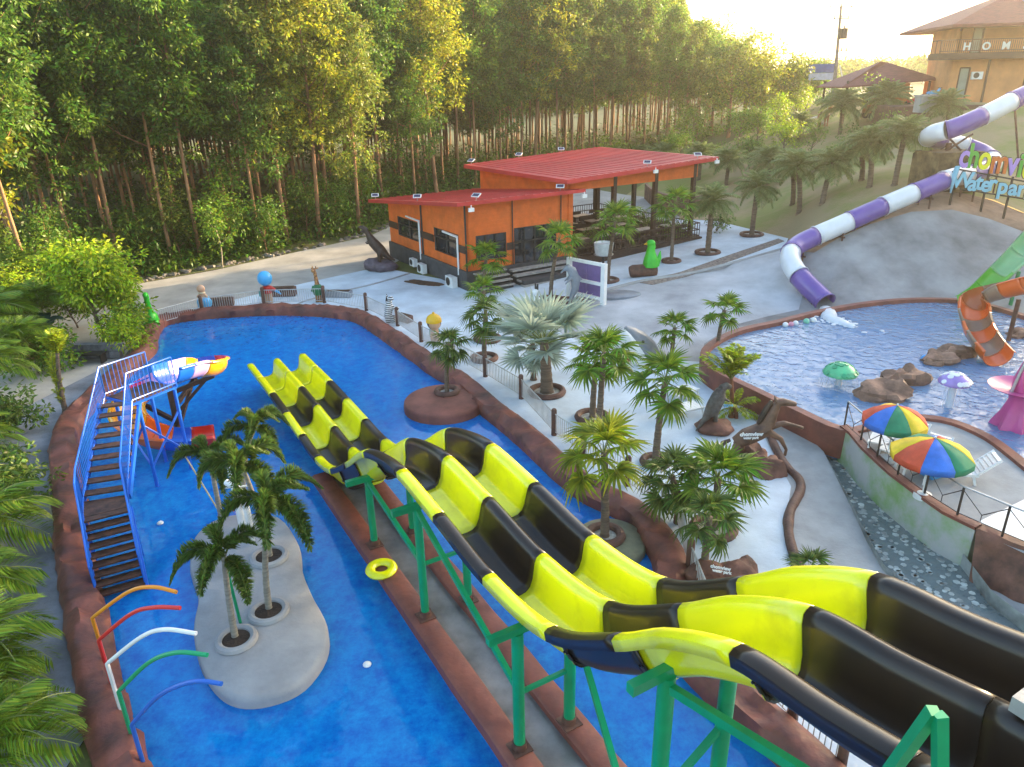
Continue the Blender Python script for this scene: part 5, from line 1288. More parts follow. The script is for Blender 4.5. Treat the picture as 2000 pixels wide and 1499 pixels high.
def palm(name, base, top, leaves, nl, size, label, r0=.11, r1=.08, tm=None, elev=(82, -38), seed=1, group='palms planted round the pools', cat='palm', flat=1.0):
    base = Vector(base); h = top.z - base.z; rr = random.Random(seed * 31 + 7)
    t = thing(name, base, label, cat, group)
    lean = (top.x - base.x, top.y - base.y)
    part('trunk', trunk_mesh(h, r0, r1, tm or M_PTRUNK, lean), t)
    for i in range(nl):
        q = i / (nl - 1); el = math.radians(elev[0] + (elev[1] - elev[0]) * q ** .85 + rr.uniform(-7, 7)); az = i * 2.39996 + rr.uniform(-.25, .25)
        s = size * (.72 + .38 * min(1, q * 2.2)) * rr.uniform(.9, 1.1)
        o = part('frond', rr.choice(leaves), t, (lean[0], lean[1], h - .12 * q), (rr.uniform(-.35, .35), -el, az), s)
    return t

def ptop(px, py, base): return AY(px, py, base.y)
def ring(p, r, label, sx=1.0, rz=0.0, h=.16):
    t = thing('planter_ring', p, label, 'planter', 'brown planter rings')
    b = MB(); b.tube([p + Vector((r * sx * math.cos(a) * math.cos(rz) - r * math.sin(a) * math.sin(rz), r * sx * math.cos(a) * math.sin(rz) + r * math.sin(a) * math.cos(rz), h * .45)) for a in [6.2832 * k / 26 for k in range(26)]], h * .75, 8, closed=True); b.build('rim', M_BROWN, t)
    b = MB(); b.lathe(p + Vector((0, 0, -.05)), [(r * .95, 0), (r * .95, .09), (0, .12)], 20); b.build('soil', mat('planter_gravel', (.42, .40, .36), .9, .35, 8, .4, 20), t)

# deck fan palms: (base px, crown px, leaves, n, size, label, ring radius or None)
DP = [((1075, 590), (1093, 468), 'g', 22, 1.30, 'fan palm beside the purple board in front of the restaurant door', .75), ((1187, 550), (1202, 432), 'g', 24, 1.45, 'fan palm right of the purple board with the white tub behind', .55), ((1311, 512), (1317, 400), 'g', 24, 1.40, 'fan palm standing between the green reptile and the dining hall', .5),
      ((945, 575), (950, 502), 'g', 20, 1.30, 'bushy fan palm against the front corner of the restaurant', None), ((952, 664), (943, 568), 'g', 20, .95, 'fan palm in the farther of two planter rings behind the fence', .55), ((946, 702), (948, 616), 'm', 26, 1.05, 'fan palm in the nearer of two planter rings behind the fence', .5),
      ((873, 768), (876, 672), 'm', 26, .82, 'small fan palm on the red-brown oval island', .38), ((1157, 818), (1165, 700), 'g', 20, 1.15, 'left of the twin fan palms behind the fence', .52), ((1170, 848), (1180, 688), 'g', 22, 1.20, 'right of the twin fan palms behind the fence', None),
      ((1280, 905), (1300, 742), 'g', 26, 1.20, 'tall slim fan palm near the white chairs', .38), ((1311, 705), (1318, 640), 'g', 22, .95, 'fan palm at the foot of the concrete slope', None), ((1398, 700), (1415, 606), 'g', 20, 1.0, 'fan palm at the left tip of the upper pool', None),
      ((1181, 1050), (1180, 884), 'y', 24, 1.20, 'yellow-green fan palm rising from the olive island', .42), ((1326, 1018), (1312, 930), 'm', 22, .95, 'low fan palm by the steel handrail', None), ((1393, 1036), (1403, 932), 'g', 30, 1.18, 'large bright fan palm in the round planter below the horse', .52), ((1372, 1140), (1385, 1010), 'm', 14, .85, 'fan palm at the rock with white lettering', None), ((1578, 1160), (1582, 1112), 'm', 14, .65, 'young fan palm peeping over the yellow slide', None)]
for i, (bpx, cpx, lf, n_, sz, lb, rg_) in enumerate(DP):
    if 'island' in lb: base = G(*bpx, .22 if 'oval' in lb else .1)
    else: base = hit(*bpx)
    palm('fan_palm', base, ptop(*cpx, base), FANS[lf], max(11, int(n_ * .62)), sz * .90, lb, seed=i, r0=.12 if sz > 1 else .09, r1=.08)
    if rg_: ring(base, rg_, 'brown planter ring round the ' + lb.replace('the ', '', 1) if lb.startswith('the ') else 'brown ring round ' + ' '.join(lb.split()[:9]))
base = hit(1068, 768); palm('silver_palm', base, ptop(1062, 668, base), FANS['s'], 17, 1.9, 'big silvery blue fan palm with thick stubby trunk behind the fence', r0=.26, r1=.16, elev=(84, 2), seed=40); ring(base, .62, 'brown planter ring round the silvery palm')
base = hit(1042, 742); palm('silver_palm', base, ptop(1040, 672, base), FANS['s'], 16, 1.15, 'smaller silvery fan palm left of the big silver palm', r0=.12, r1=.1, elev=(60, -40), seed=41)
# reddish clumping palm by the upper pool
base = hit(1428, 815); palm('clump_palm', base, ptop(1428, 735, base), FEAT['lime'], 26, 1.25, 'reddish clumping palm against the upper pool wall', r0=.09, r1=.05, elev=(86, 20), seed=43, tm=mat('red_palm_stem', (.22, .08, .04), .8, .3, 3)); palm('clump_palm', base + Vector((.15, -.1, 0)), ptop(1436, 790, base), FEAT['lime'], 14, .9, 'short yellowing clump at the foot of the reddish palm', r0=.08, r1=.06, elev=(60, -30), seed=44, tm=mat('red_palm_stem', (.22, .08, .04)))
# foxtail palms on the guitar island
FX = [((460, 1248), (437, 1082), 'foxtail palm nearest the camera on the grey island', 6, 1.35), ((526, 1193), (528, 978), 'tallest foxtail palm in the middle of the grey island', 6, 1.6), ((528, 1090), (470, 905), 'foxtail palm at the narrow end of the grey island', 6, 1.5), ((432, 1010), (408, 892), 'leaning foxtail palm propped by a bamboo pole', 6, 1.4), ((478, 985), (498, 832), 'thin foxtail palm farthest back on the grey island', 6, 1.35)]
for i, (bpx, cpx, lb, n_, sz) in enumerate(FX):
    base = G(*bpx, .13); palm('foxtail_palm', base, ptop(*cpx, base), FEAT['fox'], n_, sz, lb, r0=.075, r1=.05, tm=M_GTRUNK, elev=(48, 6), seed=60 + i, group='foxtail palms on the grey island')
for bpx, r in (((462, 1252), .33), ((525, 1197), .34), ((526, 1090), .36)):
    p = G(*bpx, .14); t = thing('planter_ring', p, 'low cement ring of dark soil on the grey island, at px'.replace(', at px', '') + (' nearest the camera' if bpx[1] > 1220 else (' in the middle' if bpx[1] > 1150 else ' at its narrow end')), 'planter', 'soil rings on the grey island')
    b = MB(); b.tube([p + Vector((r * 1.1 * math.cos(a), r * 1.1 * math.sin(a), .03)) for a in [6.2832 * k / 22 for k in range(22)]], .09, 8, closed=True); b.build('rim', M_ISLE, t)
    b = MB(); b.lathe(p, [(r * 1.05, 0), (r * 1.05, .055), (0, .075)], 18); b.build('soil', mat('wet_soil', (.035, .022, .015), .9, .3, 6, .5, 20), t)
b = MB(); b.cyl(G(350, 872, .9), G(428, 1008, .14) + Vector((0, 0, .2)), .022, n=6); b.build('bamboo_prop', mat('bamboo', (.45, .38, .18), .6, .2, 4), label='slanting bamboo prop beside the leaning foxtail palm', cat='pole')
# date palms on the hillside and terrace
HP = [((1468, 460), (1480, 365), 1.9, 1, 'date palm in a planter ring at the far corner of the terrace'), ((1382, 495), (1392, 392), 1.75, 1, 'date palm in a planter ring in the middle of the terrace'), ((1560, 418), (1558, 325), 2.0, 0, 'right one of the close pair of date palms on the grass'), ((1548, 400), (1546, 318), 1.7, 0, 'left one of the close pair of date palms on the grass'), ((1606, 398), (1627, 318), 1.9, 0, 'leaning date palm right of the close pair'),
      ((1698, 366), (1700, 278), 1.9, 0, 'date palm with dark trunk in the middle of the hillside'), ((1683, 352), (1680, 285), 1.6, 0, 'date palm just behind the dark-trunked one'), ((1747, 362), (1768, 262), 2.1, 0, 'leaning date palm left of the tube slide bend'), ((1418, 362), (1425, 312), 2.0, 0, 'date palm behind the right end of the dining hall'), ((1500, 360), (1503, 312), 2.2, 0, 'date palm behind the terrace corner'),
      ((1365, 352), (1370, 300), 2.0, 0, 'date palm showing above the upper red roof tip'), ((1300, 330), (1300, 298), 1.9, 0, 'feathery palm just above the red roof'), ((1252, 325), (1254, 297), 1.5, 0, 'greyish feathery palm behind the red roof'), ((1640, 262), (1645, 205), 2.6, 0, 'dull brown-green palm below the pavilion'), ((1725, 240), (1735, 192), 2.6, 0, 'dull brown-green palm right of the lime shrub'), ((1560, 275), (1565, 240), 2.0, 0, 'palm by the white garden wall'), ((1850, 250), (1850, 205), 2.0, 0, 'dusty palm below the orange house')]
for i, (bpx, cpx, sz, rg_, lb) in enumerate(HP):
    base = hit(*bpx); palm('date_palm', base, ptop(*cpx, base), FEAT['date'], 40, sz * .92, lb, r0=.17, r1=.15, elev=(86, -28), seed=80 + i, group='date palms on the hillside')
    if rg_: ring(base, .7, 'brown planter ring round the ' + lb.split(' in a')[0] + (' at the far corner' if 'corner' in lb else ' in the middle') + ' of the terrace')
base = hit(1742, 262)
# areca palms along the left edge
AR = [((-23, 1085), 1.95, 'large areca palm at the left edge beside the path bend'), ((-28, 1340), 1.86, 'areca palm at the lower left edge'), ((-8, 1530), 1.67, 'areca palm in the bottom left corner'), ((-68, 930), 2.14, 'areca palm half out of view at the left edge'), ((-13, 800), 2.04, 'areca palm left of the lime columnar palm'), ((95, 660), 2.31, 'palm with yellow-tipped fronds left of the leafy mango tree'), ((175, 600), 2.52, 'palm standing up behind the leafy mango tree'), ((-58, 1215), 1.76, 'areca palm between the two large left-edge palms'), ((-10, 700), 2.73, 'sunlit palm high on the left edge'),
      ((60, 735), 1.78, 'short areca palm crowding the columnar palm from behind'), ((-88, 1440), 1.86, 'areca palm mostly outside the lower left edge'), ((-78, 1010), 1.86, 'areca palm at the left edge above the path bend'), ((40, 600), 2.73, 'palm deep in the green corner at the forest edge')]
for i, (bpx, sz, lb) in enumerate(AR):
    base = hit(*bpx); hh = .7 if bpx[1] > 900 else 1.5
    palm('areca_palm', base, base + Vector((0, 0, hh)), FEAT['coco'], 26, sz, lb, r0=.10, r1=.07, tm=M_GTRUNK, elev=(84, 5), seed=120 + i, group='areca palms along the left path')
base = hit(128, 805); palm('column_palm', base, ptop(112, 690, base), FEAT['lime'], 26, .95, 'narrow lime-green columnar palm beside the rock kerb', r0=.10, r1=.06, elev=(88, 45), seed=140)
t_ = KIDS['column_palm']
for k in range(22):
    rr = random.Random(k); part('frond', rr.choice(FEAT['lime']), bpy.data.objects['column_palm'], (0, 0, .1 + k * .09), (0, -math.radians(rr.uniform(45, 80)), k * 2.4), .62)
# big-leaved plant
base = hit(95, 690); bl = thing('broadleaf_plant', base, 'plant with huge dark paddle leaves left of the columnar palm', 'plant')
L_BIG = leafmat('paddle_leaf', (.02, .07, .045), .2, .3)
for k in range(7):
    a = k * 2.4; rr = random.Random(k); L = rr.uniform(1.0, 1.5); rows = []
    for q in range(7):
        t = q / 6; wd = .30 * math.sin(math.pi * (t * .92 + .04)) ** .7
        p = base + Vector((math.cos(a) * (.2 + .6 * t * L), math.sin(a) * (.2 + .6 * t * L), .5 + L * (.9 * t - .55 * t * t) + .6)); s = Vector((-math.sin(a), math.cos(a), 0))
        rows.append([p - s * wd + Vector((0, 0, .05)), p, p + s * wd + Vector((0, 0, .05))])
    b = MB(); b.sheet(rows); b.build('leaf', L_BIG, bl, smooth=60)
    b = MB(); b.cyl(base, rows[0][1], .025, n=5); b.build('stalk', L_STEM, bl)

# ---- leafy crowns
def crown_mesh(seed, shape, nclump, per, leaf, m, droop=.3, aspect=.42, spread=1.0):
    """shape(r) -> point in the crown; clumps of leaf-sized faces"""
    r = random.Random(seed); b = MB(); V_ = []; F_ = []
    for c in range(nclump):
        ctr, rad = shape(r)
        for k in range(per):
            d = Vector((r.gauss(0, 1), r.gauss(0, 1), r.gauss(0, .75)))
            d = d.normalized() * rad * r.uniform(.25, 1.0)
            p = ctr + d
            ax = (d.normalized() + Vector((r.uniform(-.6, .6), r.uniform(-.6, .6), r.uniform(-.5, .3) - droop))).normalized()
            wv = ax.cross(Vector((r.uniform(-1, 1), r.uniform(-1, 1), r.uniform(-.2, 1)))).normalized()
            L = leaf * r.uniform(.65, 1.25); o = len(V_)
            V_ += [tuple(p), tuple(p + ax * L * .5 + wv * L * aspect * .5), tuple(p + ax * L), tuple(p + ax * L * .5 - wv * L * aspect * .5)]
            F_.append((o, o + 1, o + 2, o + 3))
    b.v = V_; b.f = F_; b.mi = [0] * len(F_)
    return mesh_of(b, 'crown', m)

def limb_mesh(seed, h, r0, m, crown_h, spread, nl=7, lean=(0, 0), fork=.55):
    r = random.Random(seed); b = MB(); n = 10; pts = []; ra = []
    for i in range(n + 1):
        t = i / n; pts.append(Vector((lean[0] * t + .12 * math.sin(t * 5 + seed), lean[1] * t + .12 * math.cos(t * 4 + seed) - .12, -.2 + (h * .92 + .2) * t))); ra.append(r0 * (1.25 if i == 0 else 1) * (1 - .75 * t))
    b.tube(pts, ra, 8); tips = []
    for k in range(nl):
        t = fork + (1 - fork) * .9 * k / nl + r.uniform(0, .05); j = min(int(t * n), n - 1); p = pts[j].lerp(pts[j + 1], t * n - j); a = k * 2.4 + r.uniform(-.4, .4)
        L = spread * r.uniform(.6, 1.0) * (1.15 - .5 * t); e = p + Vector((math.cos(a) * L, math.sin(a) * L, L * r.uniform(.7, 1.3))); mid = p.lerp(e, .5) + Vector((0, 0, -.1 * L))
        b.tube([p, mid, e], [ra[j] * .5, ra[j] * .32, ra[j] * .12], 5); tips.append(e)
        for s in (1, 2):
            e2 = mid + Vector((r.uniform(-1, 1), r.uniform(-1, 1), r.uniform(.3, 1))) * L * .5; b.tube([mid, e2], [ra[j] * .25, ra[j] * .08], 4); tips.append(e2)
    return mesh_of(b, 'trunk', m, 1), tips, pts

L_RUB = [leafmat('rubber_leaf_green', (.14, .26, .026), .5, 1.1), leafmat('rubber_leaf_yellow', (.32, .36, .026), .5, 1.1), leafmat('rubber_leaf_deep', (.10, .20, .026), .5, 1.0), leafmat('rubber_leaf_olive', (.19, .25, .036), .5, 1.2)]
RUB = []
for s in range(9):
    rr = random.Random(s); h = rr.uniform(18, 22.5); ch_ = rr.uniform(11, 14.0); sp_ = rr.uniform(3.0, 4.0)
    tm, tips, pts = limb_mesh(s, h, rr.uniform(.13, .19), M_TRUNK, ch_, sp_, 12, (rr.uniform(-.8, .8), rr.uniform(-.5, .5)), .40)
    zc = h - ch_ * .5
    def shape(r, tips=tips, pts=pts, h=h, ch_=ch_, sp_=sp_):
        if r.random() < .62:
            t = r.choice(tips); c = t + Vector((r.uniform(-.7, .7), r.uniform(-.7, .7), r.uniform(-.5, .9)))
        else:
            a = r.uniform(0, 6.283); z = h - ch_ * r.random() ** .8; k = (z - (h - ch_)) / ch_; R_ = sp_ * math.sin(math.pi * min(1, .15 + k * .85)) ** .7 * math.sqrt(r.random()); ax = pts[-1] if False else pts[min(10, max(0, int(z / h * 10)))]
            c = Vector((ax.x + R_ * math.cos(a), ax.y + R_ * math.sin(a), z))
        return c, r.uniform(.35, .75)
    cm = crown_mesh(s + 50, shape, 330, 44, .31, L_RUB[(0, 2, 0, 3, 2, 1, 0, 2, 3)[s]])
    RUB.append((tm, cm))
# forest edge along the road, then rows going back
EDGE = [hit(*p) for p in [(-260, 740), (-60, 640), (110, 588), (285, 546), (420, 521), (560, 492), (720, 456), (800, 422), (880, 389), (1000, 352), (1150, 335)]] + [Vector((16, 88, 0)), Vector((30, 92, 0)), Vector((52, 98, 0)), Vector((80, 112, 0)), Vector((120, 120, 0))]
FOR = EDGE + [Vector((160, 170, 0)), Vector((60, 190, 0)), Vector((-150, 190, 0)), Vector((-150, 30, 0))]
cand = []
rowd = Vector((.80, .60, 0)); rowp = Vector((-.60, .80, 0)); o_ = Vector((-20, 45, 0))
for i in range(-30, 45):
    for j in range(-60, 70):
        p = o_ + rowp * (i * 6.2) + rowd * (j * 2.9) + Vector((RNG.uniform(-.5, .5), RNG.uniform(-.5, .5), 0))
        if p.y < 8 or not inside(p.x, p.y, FOR): continue
        if p.y > 150 or abs(p.x / p.y) > .80 or (p.x / p.y) > .56: continue
        cand.append((p.length, p))
cand.sort(key=lambda q: q[0])
rr = random.Random(11)
TOPL = [(1300, -60), (1340, -5), (1400, 30), (1480, 68), (1560, 108), (1620, 128), (1750, 140), (2400, 140)]
def fit_top(p, h, s):               # the treeline falls away to the right, where the plantation gets younger
    for _ in range(12):
        x, y = PRJ((p[0], p[1], p[2] + h * s))
        lim = TOPL[0][1] if x < 1300 else np.interp(x, [q[0] for q in TOPL], [q[1] for q in TOPL])
        if x < 1300 or y >= lim: return s
        s *= .92
    return s
protos = []
for k, (tm, cm) in enumerate(RUB):
    protos.append((tm, cm))
forest_rest = []
for i, (d, p) in enumerate(cand):
    if i < 290:
        k = rr.randrange(9); pp = ground(p); s = rr.uniform(.85, 1.12)
        if p.x / p.y > .30: k = rr.choice((3, 5, 8, 1)); s *= .9
        s = fit_top(pp, 22.0, s)
        if s < .42: continue
        t = thing('rubber_tree', pp, 'slender rubber tree in the rows of the plantation beyond the road' , 'tree', 'rubber trees of the plantation', rr.uniform(0, 6.28), s)
        part('trunk', protos[k][0], t); part('crown', protos[k][1], t)
    elif PRJ((p.x, p.y, ZG(p.x, p.y) + 17))[0] < 1300 or fit_top(ground(p), 17.0, 1.0) > .8: forest_rest.append(p)
# the trees farther back read as one mass
b = MB(); bl_ = MB()
for q, p in enumerate(forest_rest):
    z = ZG(p.x, p.y); h = rr.uniform(13, 17); b.tube([(p.x, p.y, z - .2), (p.x + rr.uniform(-.4, .4), p.y, z + h * .8)], [.17, .08], 5)
b.build('distant_trunks', M_TRUNK, world=False, kind='stuff', label='trunks of the deepest plantation rows', cat='trunks')
V_ = []; F_ = []
for p in forest_rest + [Vector((x, y, 0)) for x, y in [(rr.uniform(-60, 330), rr.uniform(190, 330)) for _ in range(420)]]:
    far = p.y > 180
    z = ZG(p.x, p.y) if abs(p.x) < 290 and p.y < 590 else 8; h = rr.uniform(12, 16) if not far else rr.uniform(3, 7)
    for c in range(46):
        a = rr.uniform(0, 6.283); R_ = rr.uniform(.3, 2.8) * (1.6 if far else 1); ctr = Vector((p.x + R_ * math.cos(a), p.y + R_ * math.sin(a), z + h - rr.random() ** 1.2 * h * .62))
        for k in range(7):
            q = ctr + Vector((rr.gauss(0, .6), rr.gauss(0, .6), rr.gauss(0, .5))); ax = Vector((rr.uniform(-1, 1), rr.uniform(-1, 1), rr.uniform(-1, .4))).normalized(); wv = ax.cross(Vector((rr.uniform(-1, 1), .3, 1))).normalized(); L = .65 if not far else 1.1; o = len(V_)
            V_ += [tuple(q), tuple(q + ax * L * .5 + wv * L * .25), tuple(q + ax * L), tuple(q + ax * L * .5 - wv * L * .25)]; F_.append((o, o + 1, o + 2, o + 3))
b = MB(); b.v = V_; b.f = F_; b.mi = [0] * len(F_)
b.build('distant_forest', L_RUB[3], world=False, smooth=0, kind='stuff', label='mass of treetops far behind the plantation and hill', cat='forest')
# undergrowth on the forest floor
V_ = []; F_ = []
for _ in range(3600):
    k = rr.random() ** 1.4
    j = rr.randrange(len(EDGE) - 1); e = EDGE[j].lerp(EDGE[j + 1], rr.random()); e = e + Vector((-.5, .85, 0)) * (.3 + k * 30) 
    if e.x / max(e.y, 1) > .45: continue
    z = ZG(e.x, e.y); big = rr.random() < .3
    tall = rr.random() < .10
    hh = rr.uniform(1.6, 4.2) if tall else (rr.uniform(.4, 1.6) if big else rr.uniform(.15, .7))
    for c in range(110 if tall else (26 if big else 14)):
        q = Vector((e.x + rr.gauss(0, .8 if tall else .55), e.y + rr.gauss(0, .8 if tall else .55), z + rr.uniform(.3 * hh if tall else .02, hh))); ax = Vector((rr.uniform(-1, 1), rr.uniform(-1, 1), rr.uniform(-.4, .8))).normalized(); wv = ax.cross(Vector((rr.uniform(-1, 1), .3, 1))).normalized(); L = rr.uniform(.25, .5); o = len(V_)
        V_ += [tuple(q), tuple(q + ax * L * .5 + wv * L * .2), tuple(q + ax * L), tuple(q + ax * L * .5 - wv * L * .2)]; F_.append((o, o + 1, o + 2, o + 3))
b = MB(); b.v = V_; b.f = F_; b.mi = [0] * len(F_)
b.build('undergrowth', leafmat('undergrowth_leaf', (.09, .18, .022), .4, 1.2), world=False, smooth=0, kind='stuff', label='low leafy undergrowth on the plantation floor', cat='undergrowth')
# pale dry tree at the top left corner
L_DRY = leafmat('dry_leaf', (.30, .22, .07), .5, 1.0)
def tree(name, base, h, r0, spread, nc, leaf, lm, tm, label, group=None, seed=3, fork=.4, per=30, nl=9, lean=(0, 0), rad=(.35, .7), extra=.35):
    t = thing(name, base, label, 'tree', group)
    me, tips, pts = limb_mesh(seed, h, r0, tm, h * .6, spread, nl, lean, fork)
    part('trunk', me, t)
    def shape(r):
        q = r.choice(tips) + Vector((r.gauss(0, extra), r.gauss(0, extra), r.gauss(0, extra) + .1)); return q, r.uniform(*rad)
    part('crown', crown_mesh(seed + 9, shape, nc, per, leaf, lm), t); return t
M_PALE = mat('pale_bark', (.42, .34, .24), .9, .3, 2, .3, 6)
base = hit(-15, 560); tree('dry_tree', base, 16, .22, 4.0, 120, .32, L_DRY, M_PALE, 'pale half-bare tree with yellowing leaves at the top left corner', seed=5, fork=.35, nl=11, lean=(1.2, 0))
base = hit(10, 590); tree('dry_tree', base, 9, .16, 2.2, 60, .3, L_RUB[1], M_PALE, 'crooked pale-trunked tree at the far left of the forest edge', seed=8, fork=.5, nl=6, lean=(.6, .6))
base = hit(435, 520); tree('sapling', base, 4.2, .06, 1.0, 26, .26, L_RUB[0], M_PALE, 'thin forked sapling at the forest edge left of the notice', seed=12, fork=.4, nl=5)
# young trees thickening the near forest edge
for k in range(15):
    j = k % 7; e = EDGE[j].lerp(EDGE[j + 1], rr.random()) + Vector((-.5, .85, 0)) * rr.uniform(.8, 6.5); pp = ground(e); h = rr.uniform(2.5, 6.0)
    tree('sapling', pp, h, .03 + .008 * h, .9 + .13 * h, int(24 + 9 * h), .26, L_RUB[rr.choice((0, 0, 2, 2, 3))], M_TRUNK, 'leafy young tree thickening the edge of the plantation', 'young trees at the plantation edge', seed=200 + k, fork=.22, nl=8, per=26, rad=(.35, .75), extra=.5)
# mango-like tree by the path
base = hit(207, 662); tree('mango_tree', base, 3.6, .13, 1.5, 170, .26, L_MANGO, M_PTRUNK, 'bright green leafy mango tree by the corner of the pool', seed=21, fork=.42, nl=10, per=34, rad=(.3, .55))
base = hit(250, 655); tree('mango_tree', base, 2.6, .08, .9, 60, .24, L_MANGO, M_PALE, 'small pale-trunked leafy tree touching the pool corner', seed=23, fork=.4, nl=7, per=30, rad=(.25, .45))
# shrubs on the hill
LS = [((246, 690), 1.3, .7, 1, 'leafy shrub filling the pool corner by the blue stair'), ((262, 668), 1.5, .6, 0, 'dark shrub squeezed against the pool corner'), ((110, 725), 1.4, .8, 0, 'dark shrub at the foot of the columnar palm'), ((40, 735), 1.7, .9, 2, 'dark leafy shrub between the left-edge palms'), ((150, 640), 2.2, 1.0, 0, 'leafy bush left of the mango trunk'), ((60, 640), 2.6, 1.2, 1, 'sunlit bush in the green left corner'), ((-5, 640), 3.2, 1.4, 2, 'tall dark bush in the green left corner'), ((95, 590), 3.4, 1.4, 0, 'bush at the road edge behind the left palms'), ((20, 850), 1.2, .8, 2, 'low dark shrub on the verge of the left path'), ((15, 990), 1.1, .7, 2, 'low shrub beside the left path bend')]
for i, (bpx, h, sp_, k, lb) in enumerate(LS):
    tree('shrub', hit(*bpx), h, .05, sp_, 60, .2, (L_RUB[0], L_MANGO, L_FOX)[k], M_PTRUNK, lb, seed=330 + i, fork=.15, nl=9, per=26, rad=(.2, .42), group='shrubs crowding the left corner')
SH = [((1290, 345), 2.0, 1.2, 2, 'bush behind the middle of the upper red roof'), ((1325, 318), 2.4, 1.3, 0, 'green bush above the red roof'), ((1395, 325), 2.0, 1.2, 0, 'bush behind the red roof tip'), ((1460, 330), 2.2, 1.2, 2, 'dark bush among the hillside palms behind the terrace'), ((1530, 300), 2.4, 1.3, 1, 'bright bush above the close pair of palms'), ((1585, 300), 1.8, 1.2, 0, 'bush on the slope below the white garden wall'), ((1660, 300), 1.6, 1.1, 2, 'low dark bush in the middle of the slope'), ((1730, 280), 1.6, 1.2, 0, 'bush on the slope left of the tube bend'), ((1475, 285), 3.0, 1.5, 0, 'round bush at the upper edge of the slope'), ((1640, 330), 1.0, .9, 2, 'small bush on the bare slope'), ((1352, 285), 3.2, 2.0, 0, 'round dark green tree behind the red roof'), ((1442, 292), 2.8, 1.7, 0, 'round green tree above the terrace corner'), ((1512, 262), 3.4, 1.6, 1, 'sunlit yellow-green tree at the top of the slope'), ((1550, 240), 3.4, 1.4, 1, 'green tree left of the white garden wall'), ((1700, 235), 3.2, 1.0, 1, 'lime-green upright shrub below the pavilion'), ((1262, 470), 1.3, .7, 2, 'dark shrub between two terrace palms'), ((1230, 462), 1.1, .7, 2, 'brownish shrub at the dining hall corner'), ((1155, 500), 1.2, .6, 2, 'flowering shrub beside the white tub'),
      ((1320, 470), 1.0, .7, 2, 'shrub at the foot of the dining hall rail'), ((1400, 452), .9, .8, 2, 'low shrub at the grass edge behind the terrace'), ((1800, 165), 3.6, 1.8, 0, 'dark round tree left of the orange house'), ((1600, 190), 4.0, 1.6, 0, 'dark tree at the foot of the utility pole'), ((1560, 175), 6.5, 2.0, 1, 'tree at the right end of the plantation')]
for i, (bpx, h, sp_, k, lb) in enumerate(SH):
    base = hit(*bpx)
    tree('garden_tree' if h > 2 else 'shrub', base, h, .05 + .02 * h, sp_, 70 if h > 2 else 40, .22 if h > 2 else .16, (L_RUB[0], L_MANGO, L_FOX)[k], M_PTRUNK, lb, seed=30 + i, fork=.3, nl=8, per=26, rad=(.3, .6) if h > 2 else (.18, .35), group='garden trees and shrubs on the hill')
# large trees where the plantation ends on the right
RT = [((1420, 270), 13, 4.0, 3), ((1480, 262), 11, 3.4, 1), ((1530, 240), 10.5, 3.6, 3), ((1390, 255), 15, 4.2, 0), ((1575, 215), 8, 3.0, 0), ((1450, 250), 14, 4.0, 3)]
for i, (bpx, h, sp_, k) in enumerate(RT):
    base = hit(*bpx); base.z = ZG(base.x, base.y); h = h * fit_top(base, h * 1.15, 1.0); sp_ = min(sp_, h * .32)
    tree('broad_tree', base, h, .2, sp_, 150, .36, L_RUB[k], M_TRUNK, ['tall broad tree above the red roof tip', 'olive broad tree right of centre in the sunlit group', 'broad tree nearest the road sign', 'tallest sunlit tree where the plantation ends', 'small dark tree at the right end of the sunlit group', 'tree at the back of the sunlit group'][i], 'sunlit trees at the right end of the forest', seed=70 + i, fork=.3, nl=12, per=32, rad=(.5, 1.0), extra=.6)
# unseen trees added right of the view to keep low sun off the deck
V_ = []; F_ = []; tb = MB()
for i in range(64):
    t = (i // 2) / 31; x = 60 + 40 * t + (i % 2) * 5 + rr.uniform(-1, 1); y = 10 + 100 * t + rr.uniform(-1, 1); z = ZG(x, y); h = rr.uniform(10, 14)
    tb.tube([(x, y, z - .3), (x, y, z + h * .8)], [.2, .07], 5)
    for c in range(60):
        a = rr.uniform(0, 6.283); R_ = rr.uniform(.3, 3.2); ctr = Vector((x + R_ * math.cos(a), y + R_ * math.sin(a), z + rr.uniform(.6, h)))
        for k in range(9):
            q = ctr + Vector((rr.gauss(0, .6), rr.gauss(0, .6), rr.gauss(0, .5))); ax = Vector((rr.uniform(-1, 1), rr.uniform(-1, 1), rr.uniform(-1, .4))).normalized(); wv = ax.cross(Vector((rr.uniform(-1, 1), .3, 1))).normalized(); L = .8; o = len(V_)
            V_ += [tuple(q), tuple(q + ax * L * .5 + wv * L * .28), tuple(q + ax * L), tuple(q + ax * L * .5 - wv * L * .28)]; F_.append((o, o + 1, o + 2, o + 3))
b = MB(); b.v = V_; b.f = F_; b.mi = [0] * len(F_); b.build('added_shade_wood', L_RUB[2], world=False, smooth=0, kind='stuff', label='unseen leafy wood added right of the view to shade the deck', cat='forest')
# rubble along the foot of the forest
b = MB()
for k in range(330):
    j = rr.randrange(1, 9); e = EDGE[j].lerp(EDGE[j + 1], rr.random()) + Vector((.35, -.6, 0)) * rr.uniform(-.4, 1.0); r = rr.uniform(.05, .2); b.blob((e.x, e.y, ZG(e.x, e.y) + r * .3), (r * rr.uniform(.8, 1.6), r, r * .7), k, .3, 7, 5)
b.build('rubble', mat('pale_rubble', (.26, .22, .18), .9, .35, 2, island=.5), world=False, smooth=0, kind='stuff', label='broken stones along the road at the forest foot', cat='rubble')
